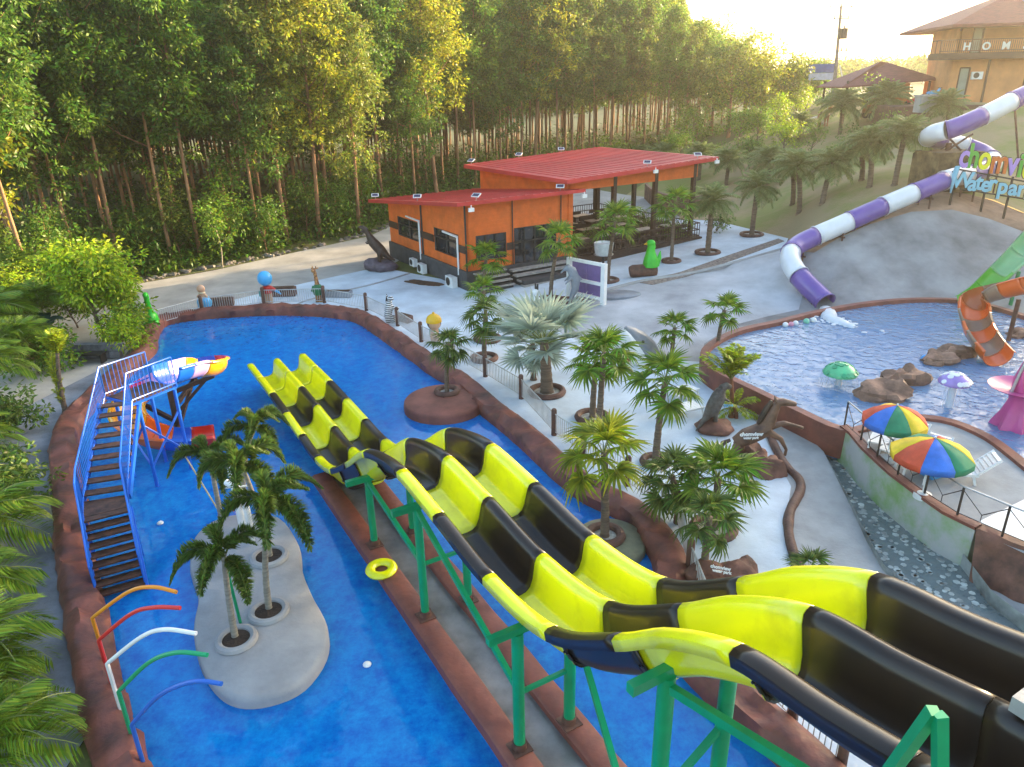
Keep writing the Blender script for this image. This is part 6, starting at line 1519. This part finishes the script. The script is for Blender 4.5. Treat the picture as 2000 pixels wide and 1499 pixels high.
# ------------------------------------------------------------------ fence round the main pool
FPX_ = [(297, 640), (396, 612), (516, 595), (634, 592), (716, 607), (777, 637), (823, 668), (885, 700), (948, 736), (1018, 779), (1082, 850), (1140, 890), (1225, 948), (1322, 1022), (1345, 1120), (1385, 1225), (1460, 1320), (1545, 1412), (1640, 1505)]
FP = [hit(*p) for p in FPX_]
fen = thing('pool_fence', FP[9], 'low metal fence with brown log posts along the big pool', 'fence')
M_FST = mat('fence_steel', (.50, .50, .49), .45, .1, 3, metal=.3)
for p in FP:
    b = MB(); b.tube([p - Vector((0, 0, .1)), p + Vector((0, 0, .4)), p + Vector((0, 0, .92)), p + Vector((0, 0, .97))], [.10, .09, .095, .06], 10); b.build('post', M_BROWN, fen)
for i in range(len(FP) - 1):
    a, c_ = FP[i], FP[i + 1]; pn = MB(); k = max(3, int((c_ - a).length / .115))
    for z in (.80, .14): pn.cyl(a + Vector((0, 0, z)), c_ + Vector((0, 0, z)), .022 if z > .5 else .016, n=6)
    for q in range(1, k): p = a.lerp(c_, q / k); pn.cyl(p + Vector((0, 0, .14)), p + Vector((0, 0, .80)), .012, n=4)
    pn.build('rail_panel', M_FST, fen)
# ------------------------------------------------------------------ statues
def remesh(o, vx=.03, it=3):
    m = o.modifiers.new('fuse', 'REMESH'); m.mode = 'VOXEL'; m.voxel_size = vx; m.use_smooth_shade = True
    s = o.modifiers.new('soften', 'SMOOTH'); s.iterations = it; s.factor = .5
    return o
V3 = Vector
class Fig(MB):
    def __init__(self, base, rz=0.0, s=1.0):
        super().__init__(); self.b0 = V3(base); self.R = Matrix.Rotation(rz, 3, 'Z'); self.s = s
    def P(self, p): return self.b0 + self.R @ (V3(p) * self.s)
    def limb(self, pts, r): self.tube([self.P(p) for p in pts], [x * self.s for x in r], 10); return self
    def ball(self, c, r):
        r = r if isinstance(r, (tuple, list)) else (r, r, r)
        self.blob(self.P(c), tuple(x * self.s for x in r), n=16, m=10, rot=self.R); return self
def statue(name, base, label, cat='statue', group='painted statues round the pools'): return thing(name, base, label, cat, group)
M_LIMEG = mat('lime_statue', (.03, .50, .02), .4, .1, 2); M_PEACH = mat('peach_paint', (.62, .36, .22), .5, .08); M_SKYB = mat('sky_blue_paint', (.07, .42, .78), .35, .06); M_REDP = mat('red_paint', (.55, .03, .02), .4, .08); M_BRZ = mat('dark_bronze', (.055, .032, .022), .5, .35, 4, .4, 14); M_HORSE = mat('brown_statue', (.15, .075, .045), .5, .3, 3, .3, 10); M_GREYS = mat('grey_statue', (.22, .24, .27), .4, .12, 2); M_BLKP = mat('black_paint', (.02, .02, .02), .4); M_TEAL = mat('teal_paint', (.03, .42, .40), .4); M_YELP = mat('yellow_paint', (.80, .45, .01), .4)
# long-necked green dinosaur
p = hit(300, 642); t = statue('dinosaur_statue', p, 'bright green long-necked dinosaur statue at the left end of the fence')
f = Fig(p, 1.9, 1.15); f.ball((0, 0, .45), (.38, .28, .36)); f.limb([(-.05, 0, .55), (-.15, 0, .9), (-.18, 0, 1.25), (-.15, 0, 1.5)], [.22, .14, .11, .12]); f.ball((-.24, 0, 1.55), (.18, .12, .13)); f.limb([(.3, 0, .4), (.6, 0, .2), (.85, 0, .12)], [.18, .1, .04])
for x in (-.2, .18):
    for y in (-.18, .18): f.limb([(x, y, .35), (x, y, .0)], [.12, .11])
remesh(f.build('body', M_LIMEG, t), .035)
# seated child figure in blue
p = hit(402, 606); t = statue('figure_statue', p, 'figure statue with round peach head and blue egg-shaped skirt behind the fence')
f = Fig(p, 0, 1.0); f.lathe(f.P((0, 0, 0)), [(.0, 0), (.22, .02), (.36, .25), (.38, .5), (.28, .72), (.0, .78)], 18); f.build('skirt', M_SKYB, t, smooth=60)
f = Fig(p); f.limb([(0, 0, .7), (-.04, 0, .95)], [.18, .14]); f.limb([(-.1, -.05, .9), (-.3, -.1, .75)], [.07, .06]); f.limb([(.1, -.05, .9), (.26, -.1, .72)], [.07, .06]); f.ball((-.06, 0, 1.18), (.22, .2, .21)); f.ball((-.06, -.18, 1.15), .05); remesh(f.build('body', M_PEACH, t), .03)
f = Fig(p); f.lathe(f.P((-.05, 0, .93)), [(.16, 0), (.22, .03), (.12, .08)], 14); f.build('collar', mat('cream_paint', (.62, .55, .38), .6), t)
# child with a big round blue cap
p = hit(526, 592); t = statue('figure_statue', p, 'child statue with huge round blue cap, red shirt and satchel behind the fence')
f = Fig(p); f.limb([(0, 0, .55), (0, 0, .95)], [.24, .22]); f.limb([(.18, 0, .9), (.45, -.05, .72)], [.10, .08]); f.limb([(-.18, 0, .9), (-.3, -.05, .6)], [.10, .08]); remesh(f.build('shirt', M_REDP, t), .03)
f = Fig(p); f.ball((-.05, 0, 1.38), (.40, .38, .42)); f.build('cap', M_SKYB, t, smooth=60)
f = Fig(p); f.limb([(-.1, 0, 0), (-.1, 0, .55)], [.1, .12]); f.limb([(.12, 0, 0), (.12, 0, .55)], [.1, .12]); remesh(f.build('legs', M_PEACH, t), .03)
f = Fig(p); f.box(f.P((-.34, -.02, .55)), (.2, .24, .3)); f.build('satchel', M_TEAL, t)
f = Fig(p); f.limb([(.42, -.05, .7), (.62, -.08, .62), (.75, -.1, .5)], [.06, .07, .03]); f.build('toy', M_SKYB, t)
# giraffe wearing green
p = hit(624, 590); t = statue('giraffe_statue', p, 'upright giraffe statue in a green shirt behind the fence')
f = Fig(p, 0, 1.0); f.limb([(-.1, 0, 0), (-.1, 0, .5)], [.11, .12]); f.limb([(.12, 0, 0), (.12, 0, .5)], [.11, .12]); f.limb([(0, 0, .9), (-.04, 0, 1.35), (-.06, 0, 1.7)], [.14, .10, .09]); f.ball((-.10, -.1, 1.78), (.12, .2, .11))
for x in (-.14, .02): f.limb([(x, .02, 1.84), (x * 1.2, .02, 2.02)], [.03, .035])
for x in (-.28, .16): f.limb([(-.06, .04, 1.82), (x, .06, 1.9)], [.05, .03])
remesh(f.build('body', mat('giraffe_hide', (.45, .22, .08), .6, .3, 9, col2=(.14, .05, .02), thr=(.42, .5)), t), .028)
f = Fig(p); f.limb([(0, 0, .42), (0, 0, .7), (0, 0, 1.0)], [.27, .27, .17]); f.limb([(.2, 0, .9), (.36, -.1, .6)], [.1, .09]); f.limb([(-.2, 0, .9), (-.3, -.1, .6)], [.1, .09]); remesh(f.build('shirt', mat('green_paint', (.02, .16, .06), .5), t), .03)
# zebra on its hind legs
p = hit(763, 636); t = statue('zebra_statue', p, 'black and white zebra statue standing upright behind the fence')
f = Fig(p, .3, .95); f.limb([(-.1, 0, .1), (-.1, 0, .5), (0, 0, 1.0), (.02, -.02, 1.35)], [.11, .2, .22, .13]); f.limb([(.14, 0, .1), (.12, 0, .5)], [.1, .16]); f.limb([(.02, -.02, 1.4), (.14, -.16, 1.5), (.2, -.25, 1.42)], [.13, .11, .08]); f.limb([(.15, -.08, 1.0), (.38, -.2, .85), (.45, -.25, 1.0)], [.09, .07, .06]); f.limb([(-.05, .05, 1.5), (-.07, .08, 1.72)], [.05, .02])
zm = bpy.data.materials.new('zebra_stripes'); zm.use_nodes = True; n = zm.node_tree.nodes; l = zm.node_tree.links
wv_ = n.new('ShaderNodeTexWave'); wv_.bands_direction = 'Z'; wv_.inputs['Scale'].default_value = 3.2; wv_.inputs['Distortion'].default_value = 2.5; rp_ = n.new('ShaderNodeValToRGB'); rp_.color_ramp.interpolation = 'CONSTANT'; rp_.color_ramp.elements[0].color = (.02, .02, .02, 1); rp_.color_ramp.elements[1].position = .45; rp_.color_ramp.elements[1].color = (.75, .74, .72, 1); tc_ = n.new('ShaderNodeTexCoord'); l.new(tc_.outputs['Object'], wv_.inputs[0]); l.new(wv_.outputs[0], rp_.inputs[0]); l.new(rp_.outputs[0], n['Principled BSDF'].inputs[0])
remesh(f.build('body', zm, t), .028)
f = Fig(p, .3, .95); f.limb([(-.08, .12, .95), (-.09, .13, 1.3), (-.04, .1, 1.6)], [.03, .05, .04]); f.build('mane', M_BLKP, t)
# child with yellow cap and dark hair
p = hit(850, 672); t = statue('figure_statue', p, 'child statue with yellow cap, black hair and teal scarf behind the fence')
f = Fig(p, 0, 1.0); f.limb([(-.1, 0, 0), (-.1, 0, .4)], [.1, .12]); f.limb([(.12, 0, 0), (.12, 0, .4)], [.1, .12]); f.limb([(0, 0, .35), (0, 0, .7)], [.22, .2]); f.ball((.03, -.06, .98), (.28, .26, .28)); remesh(f.build('body', M_PEACH, t), .03)
f = Fig(p); f.ball((0, .04, 1.0), (.33, .29, .33)); f.build('hair', M_BLKP, t, smooth=60)
f = Fig(p); f.lathe(f.P((0, .02, 1.05)), [(.36, 0), (.35, .12), (.28, .26), (.15, .35), (0, .38)], 20); f.ball((0, .02, 1.46), .06); f.build('cap', M_YELP, t, smooth=60)
f = Fig(p); f.limb([(-.2, .05, .66), (0, .16, .62), (.2, .05, .62)], [.08, .10, .08]); f.limb([(-.12, .15, .6), (-.2, .2, .3)], [.12, .05]); f.build('scarf', M_TEAL, t)
# rabbit figure
p = hit(1046, 604); t = statue('rabbit_statue', p, 'small white rabbit statue with dark ears and red trousers near the silver palm')
f = Fig(p, 0, .85); f.limb([(0, 0, .5), (0, 0, .9)], [.17, .14]); f.ball((0, -.02, 1.08), (.19, .17, .18)); f.limb([(-.14, 0, .8), (-.34, -.05, .95)], [.06, .05]); f.limb([(.14, 0, .8), (.28, -.05, .6)], [.06, .05]); remesh(f.build('body', M_WHITE, t), .028)
f = Fig(p, 0, .85); f.limb([(.02, .03, 1.2), (.0, .05, 1.6)], [.07, .05]); f.limb([(.12, .03, 1.2), (.14, .05, 1.55)], [.07, .05]); f.build('ears', M_BLKP, t)
f = Fig(p, 0, .85); f.limb([(0, 0, .56), (0, 0, .36)], [.19, .2]); f.limb([(-.1, 0, .4), (-.11, 0, .0)], [.1, .1]); f.limb([(.1, 0, .4), (.11, 0, .0)], [.1, .1]); remesh(f.build('trousers', M_REDP, t), .03)
# brown planter boxes and log seats behind the fence
for px, sz, rz_, mt, lb in (((430, 598), (1.5, .55, .42), .15, M_BROWN, 'long brown planter box beside the peach-headed figure'), ((553, 578), (1.5, .55, .5), .05, M_BROWN, 'long brown planter box beside the blue-capped child'), ((662, 580), (1.5, .5, .35), -.1, M_GREYS, 'grey planter box beside the giraffe'), ((790, 628), (.9, .45, .35), -.7, M_BROWN, 'brown planter box beside the zebra')):
    p = hit(*px); b = MB(); ca, sa = math.cos(rz_), math.sin(rz_)
    t = thing('planter_box', p, lb, 'planter', 'planter boxes behind the fence')
    b.box(p + V3((0, 0, sz[2] / 2)), sz, rz_); o = b.build('box', mt, t); md = o.modifiers.new('bevel', 'BEVEL'); md.width = .05; md.segments = 3
    b = MB(); b.box(p + V3((0, 0, sz[2] + .006)), (sz[0] * .86, sz[1] * .7, .03), rz_); b.build('soil', M_SOIL, t)
# rearing dinosaur on a purple rock
p = hit(742, 528); t = statue('dinosaur_statue', p, 'dark roaring dinosaur statue on a purple rock beside the restaurant')
b = MB(); b.blob(p + V3((0, 0, .15)), (1.0, .8, .62), 4, .3, 18, 12); b.build('rock_base', M_PROCK, t, smooth=40)
f = Fig(p + V3((0, 0, .55)), math.pi, 1.15); f.limb([(-.05, .18, .0), (-.05, .18, .3), (-.1, .15, .6)], [.11, .1, .17]); f.limb([(-.1, -.18, .0), (-.1, -.18, .3), (-.1, -.15, .6)], [.11, .1, .17]); f.limb([(-.9, 0, .05), (-.55, 0, .25), (-.15, 0, .62), (.25, 0, 1.1), (.45, 0, 1.5), (.55, 0, 1.75)], [.05, .13, .30, .28, .17, .13]); f.limb([(.5, 0, 1.72), (.72, 0, 1.9), (.95, 0, 1.95)], [.15, .13, .07]); f.limb([(.52, 0, 1.66), (.72, 0, 1.68), (.9, 0, 1.66)], [.1, .08, .05]); f.limb([(.32, .16, 1.15), (.55, .18, 1.05), (.62, .16, 1.15)], [.06, .05, .04]); f.limb([(.32, -.16, 1.15), (.55, -.18, 1.05), (.62, -.16, 1.15)], [.06, .05, .04])
f.R = Matrix.Rotation(math.pi, 3, 'Z')
remesh(f.build('body', M_BRZ, t), .035)
# second dinosaur by the upper pool
p = hit(1388, 840); t = statue('dinosaur_statue', p, 'grey-brown upright dinosaur statue on a rock left of the horse')
b = MB(); b.blob(p + V3((.1, 0, .05)), (.62, .5, .40), 6, .3, 18, 12); b.build('rock_base', M_ROCK, t, smooth=40)
f = Fig(p + V3((.1, 0, .32)), .35, .72); f.limb([(-.05, .18, .0), (-.05, .18, .35), (-.1, .15, .7)], [.12, .11, .19]); f.limb([(-.05, -.18, .0), (-.1, -.18, .35), (-.1, -.15, .7)], [.12, .11, .19]); f.limb([(-1.0, 0, -.35), (-.6, 0, .15), (-.15, 0, .72), (.1, 0, 1.25), (.2, 0, 1.6)], [.04, .12, .36, .34, .22]); f.limb([(.2, 0, 1.62), (.5, 0, 1.72), (.75, 0, 1.62)], [.2, .18, .09]); f.limb([(.28, .22, 1.2), (.55, .25, 1.0)], [.08, .05]); f.limb([(.28, -.22, 1.2), (.55, -.25, 1.0)], [.08, .05])
remesh(f.build('body', mat('mottled_hide', (.14, .13, .11), .6, .5, 5, .4, 14, col2=(.05, .035, .03)), t), .03)
f = Fig(p); letter(t, 'zone', p + V3((.42, -.32, 1.0)), 0, .16, M_SKYB, .01)
# galloping horse on rock, with lettering
p = hit(1510, 925)
t = statue('horse_statue', p, 'brown rearing horse statue on a brown rock with white lettering')
b = MB(); b.blob(p + V3((-.15, .2, .05)), (.62, .55, .5), 8, .3, 18, 12); b.blob(p + V3((-.45, .55, .1)), (.5, .5, .55), 9, .3, 16, 10); b.build('rock_base', M_ROCK, t, smooth=40)
HB = p + V3((-.42, .45, .45)); f = Fig(HB, -.05, 1.02)
f.limb([(-.65, 0, .35), (-.35, 0, .55), (.0, 0, .72), (.28, 0, .9)], [.19, .27, .26, .25]); f.limb([(.22, 0, .95), (.32, 0, 1.3), (.42, 0, 1.62)], [.23, .17, .12]); f.limb([(.38, 0, 1.66), (.58, 0, 1.68), (.9, 0, 1.62), (.98, 0, 1.6)], [.13, .12, .085, .07])
f.limb([(.36, .05, 1.72), (.34, .06, 1.9)], [.04, .015]); f.limb([(.36, -.05, 1.72), (.34, -.06, 1.9)], [.04, .015])
f.limb([(.3, .12, .8), (.75, .12, .95), (1.1, .12, .86), (1.32, .12, .78)], [.12, .075, .05, .06]); f.limb([(.28, -.12, .75), (.62, -.14, .55), (.82, -.14, .2), (.8, -.14, .0)], [.12, .08, .05, .055])
f.limb([(-.55, .12, .35), (-.35, .14, .0), (-.6, .14, -.25), (-.62, .14, -.5)], [.16, .09, .05, .06]); f.limb([(-.6, -.12, .3), (-.75, -.14, -.05), (-.95, -.14, -.25), (-1.0, -.14, -.5)], [.16, .09, .05, .06])
remesh(f.build('body', M_HORSE, t), .03)
f = Fig(HB, -.05, 1.02); f.limb([(.26, 0, 1.72), (.14, 0, 1.45), (.02, 0, 1.15), (-.05, 0, .98)], [.05, .09, .09, .05]); f.build('mane', M_BRZ, t); f = Fig(HB, -.05, 1.02); f.limb([(-.8, 0, .45), (-1.0, 0, .35), (-1.15, 0, 0.0)], [.05, .08, .03]); f.build('tail', M_BRZ, t)
q = PL(1462, 852, HB - V3((0, .42, 0)), (0, 1, 0)); letter(t, 'chomview', q + V3((.08, 0, 0)), 0, .165, M_WHITE, .012, .006, name='lettering'); letter(t, 'water park', q + V3((.08, 0, -.10)), 0, .10, M_WHITE, .012, .004, name='lettering')
# rock with lettering near the slide
p = hit(1415, 1150); t = thing('sign_rock', p, 'brown rock with white park lettering at the edge of the fence', 'rock')
b = MB(); b.blob(p + V3((0, 0, .1)), (.62, .45, .52), 12, .3, 20, 12); b.blob(p + V3((-.5, .12, .12)), (.4, .4, .5), 14, .3, 18, 12); b.blob(p + V3((.45, .25, .1)), (.45, .4, .5), 15, .3, 18, 12); b.build('rock_body', M_ROCK, t, smooth=40)
q = PL(1407, 1112, p + V3((0, -.50, 0)), (0, 1, .0)); letter(t, 'chomview', q, -.35, .105, M_WHITE, .012, .004, 72, 'lettering'); letter(t, 'water park', q + V3((.03, -.02, -.085)), -.35, .09, M_WHITE, .012, .004, 72, 'lettering')
b = MB(); b.blob(hit(1352, 1128) + V3((0, 0, .08)), (.16, .14, .16), 5, .2); b.build('rock', M_ROCK, label='small brown stone at the foot of the lettered rock', cat='rock')
# dolphin
p = hit(1112, 597); t = statue('dolphin_statue', p, 'grey leaping dolphin statue on the slope in front of the purple board')
f = Fig(p, 0, 1.0); f.limb([(0, 0, 0), (.06, 0, .35), (.28, 0, .85), (.3, 0, 1.35), (.1, 0, 1.85), (-.12, 0, 2.0), (-.3, 0, 1.9)], [.05, .09, .20, .27, .25, .19, .11]); f.limb([(-.28, 0, 1.9), (-.46, 0, 1.72)], [.07, .04]); f.limb([(.45, 0, 1.45), (.68, 0, 1.35)], [.13, .02]); f.limb([(.05, -.2, 1.5), (-.25, -.32, 1.2)], [.1, .03]); f.limb([(.05, .2, 1.5), (-.25, .32, 1.2)], [.1, .03]); f.limb([(0, -.2, .06), (0, 0, .12), (0, .2, .06)], [.04, .08, .04])
remesh(f.build('body', M_GREYS, t), .03)
b = MB(); b.lathe(p + V3((0, 0, -.05)), [(.35, 0), (.33, .1), (0, .12)], 16); b.build('plinth', M_CONC, t)
# shark head
p = hit(1240, 704); t = statue('shark_statue', p, 'giant grey shark head with open red mouth bursting from the ground')
f = Fig(p, math.radians(218), 1.0); f.limb([(-.7, 0, -.4), (-.35, 0, .35), (.1, 0, .95), (.45, 0, 1.35), (.68, 0, 1.62)], [.85, .72, .52, .30, .07]); remesh(f.build('upper_head', M_GREYS, t), .04)
f = Fig(p, math.radians(218), 1.0); f.limb([(-.15, 0, -.3), (.12, 0, .32), (.46, 0, .86), (.70, 0, 1.28), (.80, 0, 1.55)], [.74, .62, .46, .27, .06]); remesh(f.build('underside', M_WHITE, t), .04)
f = Fig(p, math.radians(218), 1.0); f.ball((.66, 0, .46), (.24, .40, .42)); f.build('mouth', mat('dark_red_mouth', (.20, .015, .01), .4), t, smooth=60)
f = Fig(p, math.radians(218), 1.0); f.limb([(.35, 0, -.3), (.78, 0, -.12), (1.1, 0, .02)], [.48, .40, .18]); remesh(f.build('lower_jaw', M_WHITE, t), .04)
b = Fig(p, math.radians(218), 1.0)
for k in range(9):
    a = math.radians(-70 + 140 * k / 8); c_ = (.74 + .16 * math.cos(a), .38 * math.sin(a), .74 + .14 * math.cos(a)); b.tube([b.P(c_), b.P((c_[0] + .06, c_[1], c_[2] - .20))], [.055, .004], 5)
b.build('teeth', M_WHITE, t)
for s in (-1, 1): b = Fig(p, math.radians(218), 1.0); b.ball((.12, s * .50, .98), .07); b.build('eye', M_BLKP, t)
# green reptile on a log
p = hit(1255, 540); t = statue('reptile_statue', p, 'lime green scaly reptile statue with orange beak on a brown log')
b = MB(); lg = V3((math.cos(.12), math.sin(.12), 0)); b.tube([p + lg * -.75 + V3((0, 0, .3)), p + lg * -.6 + V3((0, 0, .32)), p + lg * .6 + V3((0, 0, .34)), p + lg * .78 + V3((0, 0, .34))], [.30, .36, .36, .32], 14); b.build('log_base', M_BROWN, t)
f = Fig(p + lg * .45 + V3((0, 0, .55)), .1, 1.0); f.limb([(.0, 0, 0), (-.02, 0, .45), (-.05, 0, .85), (-.02, 0, 1.2)], [.50, .40, .26, .20]); f.ball((-.06, 0, 1.32), (.26, .2, .2)); f.limb([(.35, .1, .1), (.52, .15, .45), (.56, .15, .85)], [.2, .13, .03]); f.limb([(-.2, -.2, .5), (-.36, -.28, .3)], [.1, .07]); f.limb([(.1, 0, 1.3), (.22, 0, 1.05)], [.08, .04])
remesh(f.build('body', M_LIMEG, t), .035); f = Fig(p + lg * .45 + V3((0, 0, .55)), .1, 1.0); f.limb([(-.26, 0, 1.3), (-.46, 0, 1.27)], [.09, .015]); f.build('beak', M_YELP, t)
# purple board in a white frame
p0 = hit(1112, 580); p1 = hit(1178, 596); p1.z = p0.z = min(p0.z, p1.z); t = thing('photo_board', (p0 + p1) / 2, 'free-standing white frame with purple panels beside the dolphin', 'board')
dv = (p1 - p0).normalized(); H_ = 2.15
for q, nm in ((p0, 'post'), (p1, 'post')): b = MB(); b.box(q + V3((0, 0, H_ / 2)), (.24, .24, H_), math.atan2(dv.y, dv.x)); b.build(nm, M_WHITE, t)
for z in (.28, 1.05, H_ - .08): b = MB(); b.beam(p0 + dv * .12 + V3((0, 0, z)), p1 - dv * .12 + V3((0, 0, z)), .12, .16); b.build('crossbar', M_WHITE, t)
for z0_, z1_ in ((.38, .96), (1.15, H_ - .18)):
    for k in range(2):
        a = p0.lerp(p1, .08 + .42 * k); c_ = p0.lerp(p1, .08 + .42 * (k + 1) - .012); b = MB(); b.add([a + V3((0, 0, z0_)), c_ + V3((0, 0, z0_)), c_ + V3((0, 0, z1_)), a + V3((0, 0, z1_))], [(0, 1, 2, 3)]); solidify(b.build('panel', mat('purple_panel', (.16, .10, .26), .5, .1, 2), t, smooth=0), .03)
q = hit(1190, 578); b = MB(); b.lathe(q + V3((.2, 0, -.05)), [(1.25, 0), (1.25, .14), (1.15, .18), (0, .18)], 24, sx=1.2, sy=.6); b.build('stone_plinth', M_GREYS, label='flat grey plinth at the foot of the purple board', cat='plinth')
q = hit(1082, 590); b = MB(); b.lathe(q + V3((.35, -.1, -.05)), [(1.0, 0), (1.0, .18), (.9, .24), (.8, .24), (.75, .14), (0, .14)], 24, sx=1.35, sy=.6, rz=-.2); b.build('planting_bed', M_BROWN, label='brown kidney-shaped planting bed round the dolphin-side palm', cat='planter')
# white tub on a stand
p = hit(1178, 522); t = thing('planter_tub', p, 'large white tub on a thin stand outside the dining hall', 'planter')
b = MB(); b.cyl(p, p + V3((0, 0, .75)), .08, n=8); b.lathe(p, [(.3, 0), (.28, .05), (0, .06)], 12); b.build('stand', M_DARK, t); b = MB(); b.lathe(p + V3((0, 0, .72)), [(.35, 0), (.5, .08), (.56, .4), (.6, .78), (.55, .8), (.5, .7), (0, .7)], 20); b.build('tub', mat('tub_white', (.6, .62, .6), .5), t)
b = MB(); b.tube([p + V3((0, 0, .80)) + V3((.58 * math.cos(a), .58 * math.sin(a), 0)) for a in [6.2832 * k / 18 for k in range(18)]], .03, 6, closed=True); b.build('hoop', M_STEEL, t)
# white chairs on the deck behind the palms
for px, rz_, lb in (((1335, 812), .4, 'white lounger on the deck left of the reddish palm'), ((1330, 778), .6, 'white lounger on the deck behind the tall slim palm')): lounger(hit(*px), rz_, lb)
# white spout and green pipe on the grey island
p = G(492, 1058, .14); t = thing('island_fountain', p, 'white bent spout fountain on the grey island', 'fountain')
b = MB(); b.tube(catmull([p, p + V3((.02, 0, .9)), p + V3((-.12, .1, 1.45)), p + V3((-.5, .3, 1.6))], 6), .085, 10); b.build('spout', M_WHITE, t)
b = MB(); b.cyl(p + V3((-.45, .7, -.1)), p + V3((-.5, .7, 1.9)), .12, .09, 10); b.cyl(p + V3((-.8, .7, 1.2)), p + V3((-.15, .7, 1.25)), .03, n=6); b.build('column', M_WHITE, t)
p = G(470, 1218, .14); b = MB(); b.tube(catmull([p, p + V3((-.05, .05, .6)), p + V3((-.1, .1, 1.3))], 5), .035, 8); b.build('water_pipe', M_GRN, label='thin green upright pipe between two foxtail palms', cat='pipe')
# left side: grey block seat and hose
p = hit(178, 706); t = thing('block_seat', p, 'grey block wall with a dark bench under the mango tree', 'bench')
b = MB()
for i in range(5):
    for j in range(2): bb = MB(); bb.box(p + V3((-.95 + i * .48 + (.2 if j else 0), .35, .2 + j * .34)), (.46, .3, .32)); bb.build('block', mat('grey_block', (.16, .16, .17), .9, .25, 4, .4, 14), t)
b.box(p + V3((0, -.15, .42)), (1.5, .45, .07)); b.build('seat', M_DARK, t)
for x in (-.65, .65): b = MB(); b.box(p + V3((x, -.15, .2)), (.08, .4, .42)); b.build('leg', M_DARK, t)
p = hit(70, 700); b = MB(); b.lathe(p, [(.25, 0), (.32, .2), (.3, .5), (.22, .6), (.26, .66), (.0, .66)], 14); b.build('clay_jar', mat('red_clay', (.25, .07, .04), .6), label='red clay jar among the plants at the left', cat='jar')
hs_ = catmull([hit(*q) + V3((0, 0, .03)) for q in [(104, 860), (100, 920), (97, 985), (108, 1030), (114, 1080), (122, 1150)]], 6); b = MB(); b.tube(hs_, .022, 6); b.build('garden_hose', mat('tan_hose', (.36, .33, .25), .6), label='tan hose lying along the outside of the rock kerb', cat='hose')
# brown statues and cart on the hill
p = hit(1606, 250); t = statue('horse_statue', p, 'small brown horse statue on the hill by the white wall', group=None); f = Fig(p, .5, 1.2); f.limb([(-.5, 0, .9), (0, 0, .95), (.45, 0, 1.0)], [.24, .27, .25]); f.limb([(.45, 0, 1.1), (.65, 0, 1.55), (.72, 0, 1.75)], [.2, .14, .12]); f.limb([(.72, 0, 1.75), (1.0, 0, 1.6)], [.12, .07])
for x in (-.45, .4):
    for y in (-.13, .13): f.limb([(x, y, .9), (x, y, .45), (x, y, 0)], [.11, .07, .06])
remesh(f.build('body', mat('red_brown_statue', (.28, .09, .04), .6, .2), t), .04)
p = hit(1712, 232); t = thing('garden_cart', p, 'orange-brown wooden cart on the hill below the pavilion', 'cart')
b = MB(); b.box(p + V3((0, 0, .85)), (2.4, 1.1, .7), .1); b.build('bed', mat('orange_wood', (.42, .16, .05), .7, .2), t); b = MB(); b.box(p + V3((0, 0, 1.75)), (2.6, 1.3, .08), .1); b.build('canopy', mat('orange_wood', (.42, .16, .05)), t)
for x in (-1.1, 1.1): b = MB(); b.beam(p + V3((x, 0, 1.2)), p + V3((x, 0, 1.75)), .08, .08); b.build('post', M_WOOD, t)
for x in (-.8, .8):
    for y in (-.6, .6): b = MB(); b.tube([p + V3((x, y - .04, .4)), p + V3((x, y + .04, .4))], .4, 16); b.build('wheel', M_DARK, t)
# parked motorcycles by the house
for i, px in enumerate(((1786, 196), (1803, 190), (1822, 192))):
    p = hit(*px); p = AY(px[0], px[1], 69); p.z = ZG(p.x, p.y); t = thing('motorcycle', p, ['dark parked motorcycle left of the cement counter', 'parked motorcycle behind the cement counter', 'parked motorcycle against the orange house'][i], 'motorcycle', 'motorcycles parked by the house')
    for x in (-.6, .6): b = MB(); b.tube([p + V3((x, -.05, .3)), p + V3((x, .05, .3))], .3, 14); b.build('wheel', M_DARK, t)
    b = MB(); b.tube([p + V3((-.65, 0, .55)), p + V3((-.1, 0, .65)), p + V3((.25, 0, .6)), p + V3((.5, 0, .95))], [.12, .18, .16, .1], 8); b.build('body', [M_REDP, M_DARK, M_SKYB][i], t); b = MB(); b.tube([p + V3((.45, -.3, 1.02)), p + V3((.5, 0, .98)), p + V3((.45, .3, 1.02))], .03, 6); b.build('handlebar', M_DARK, t)
b = MB(); KL2 = catmull([hit(*q) + V3((0, 0, .02)) for q in [(572, 600), (600, 588), (660, 572), (730, 556), (800, 535)]], 5); b.tube(KL2, .05, 6); b.build('deck_joint', M_CONC, label='thin grey ridge crossing the pavement left of the zebra', cat='kerb')
q = hit(828, 553); b = MB(); b.blob(q + V3((0, 0, -.02)), (1.5, .55, .07), 3, .25, 24, 6, rot=Matrix.Rotation(-.55, 3, 'Z')); b.build('soil_bed', M_SOIL, label='dark bare soil bed beside the restaurant plinth', cat='flower bed')
# ------------------------------------------------------------------ evening haze
b = MB(); b.box((0, 1400, 28), (3600, 3600, 70))
hm = bpy.data.materials.new('haze_air'); hm.use_nodes = True
n = hm.node_tree.nodes; l = hm.node_tree.links
n.remove(n['Principled BSDF'])
pv_ = n.new('ShaderNodeVolumePrincipled'); pv_.inputs['Density'].default_value = 0.00055; pv_.inputs['Color'].default_value = (1.0, 0.93, 0.80, 1); pv_.inputs['Anisotropy'].default_value = 0.68
l.new(pv_.outputs[0], n['Material Output'].inputs['Volume'])
b.build('haze', hm, world=False, smooth=0, kind='stuff', label='warm evening haze over the park', cat='haze')
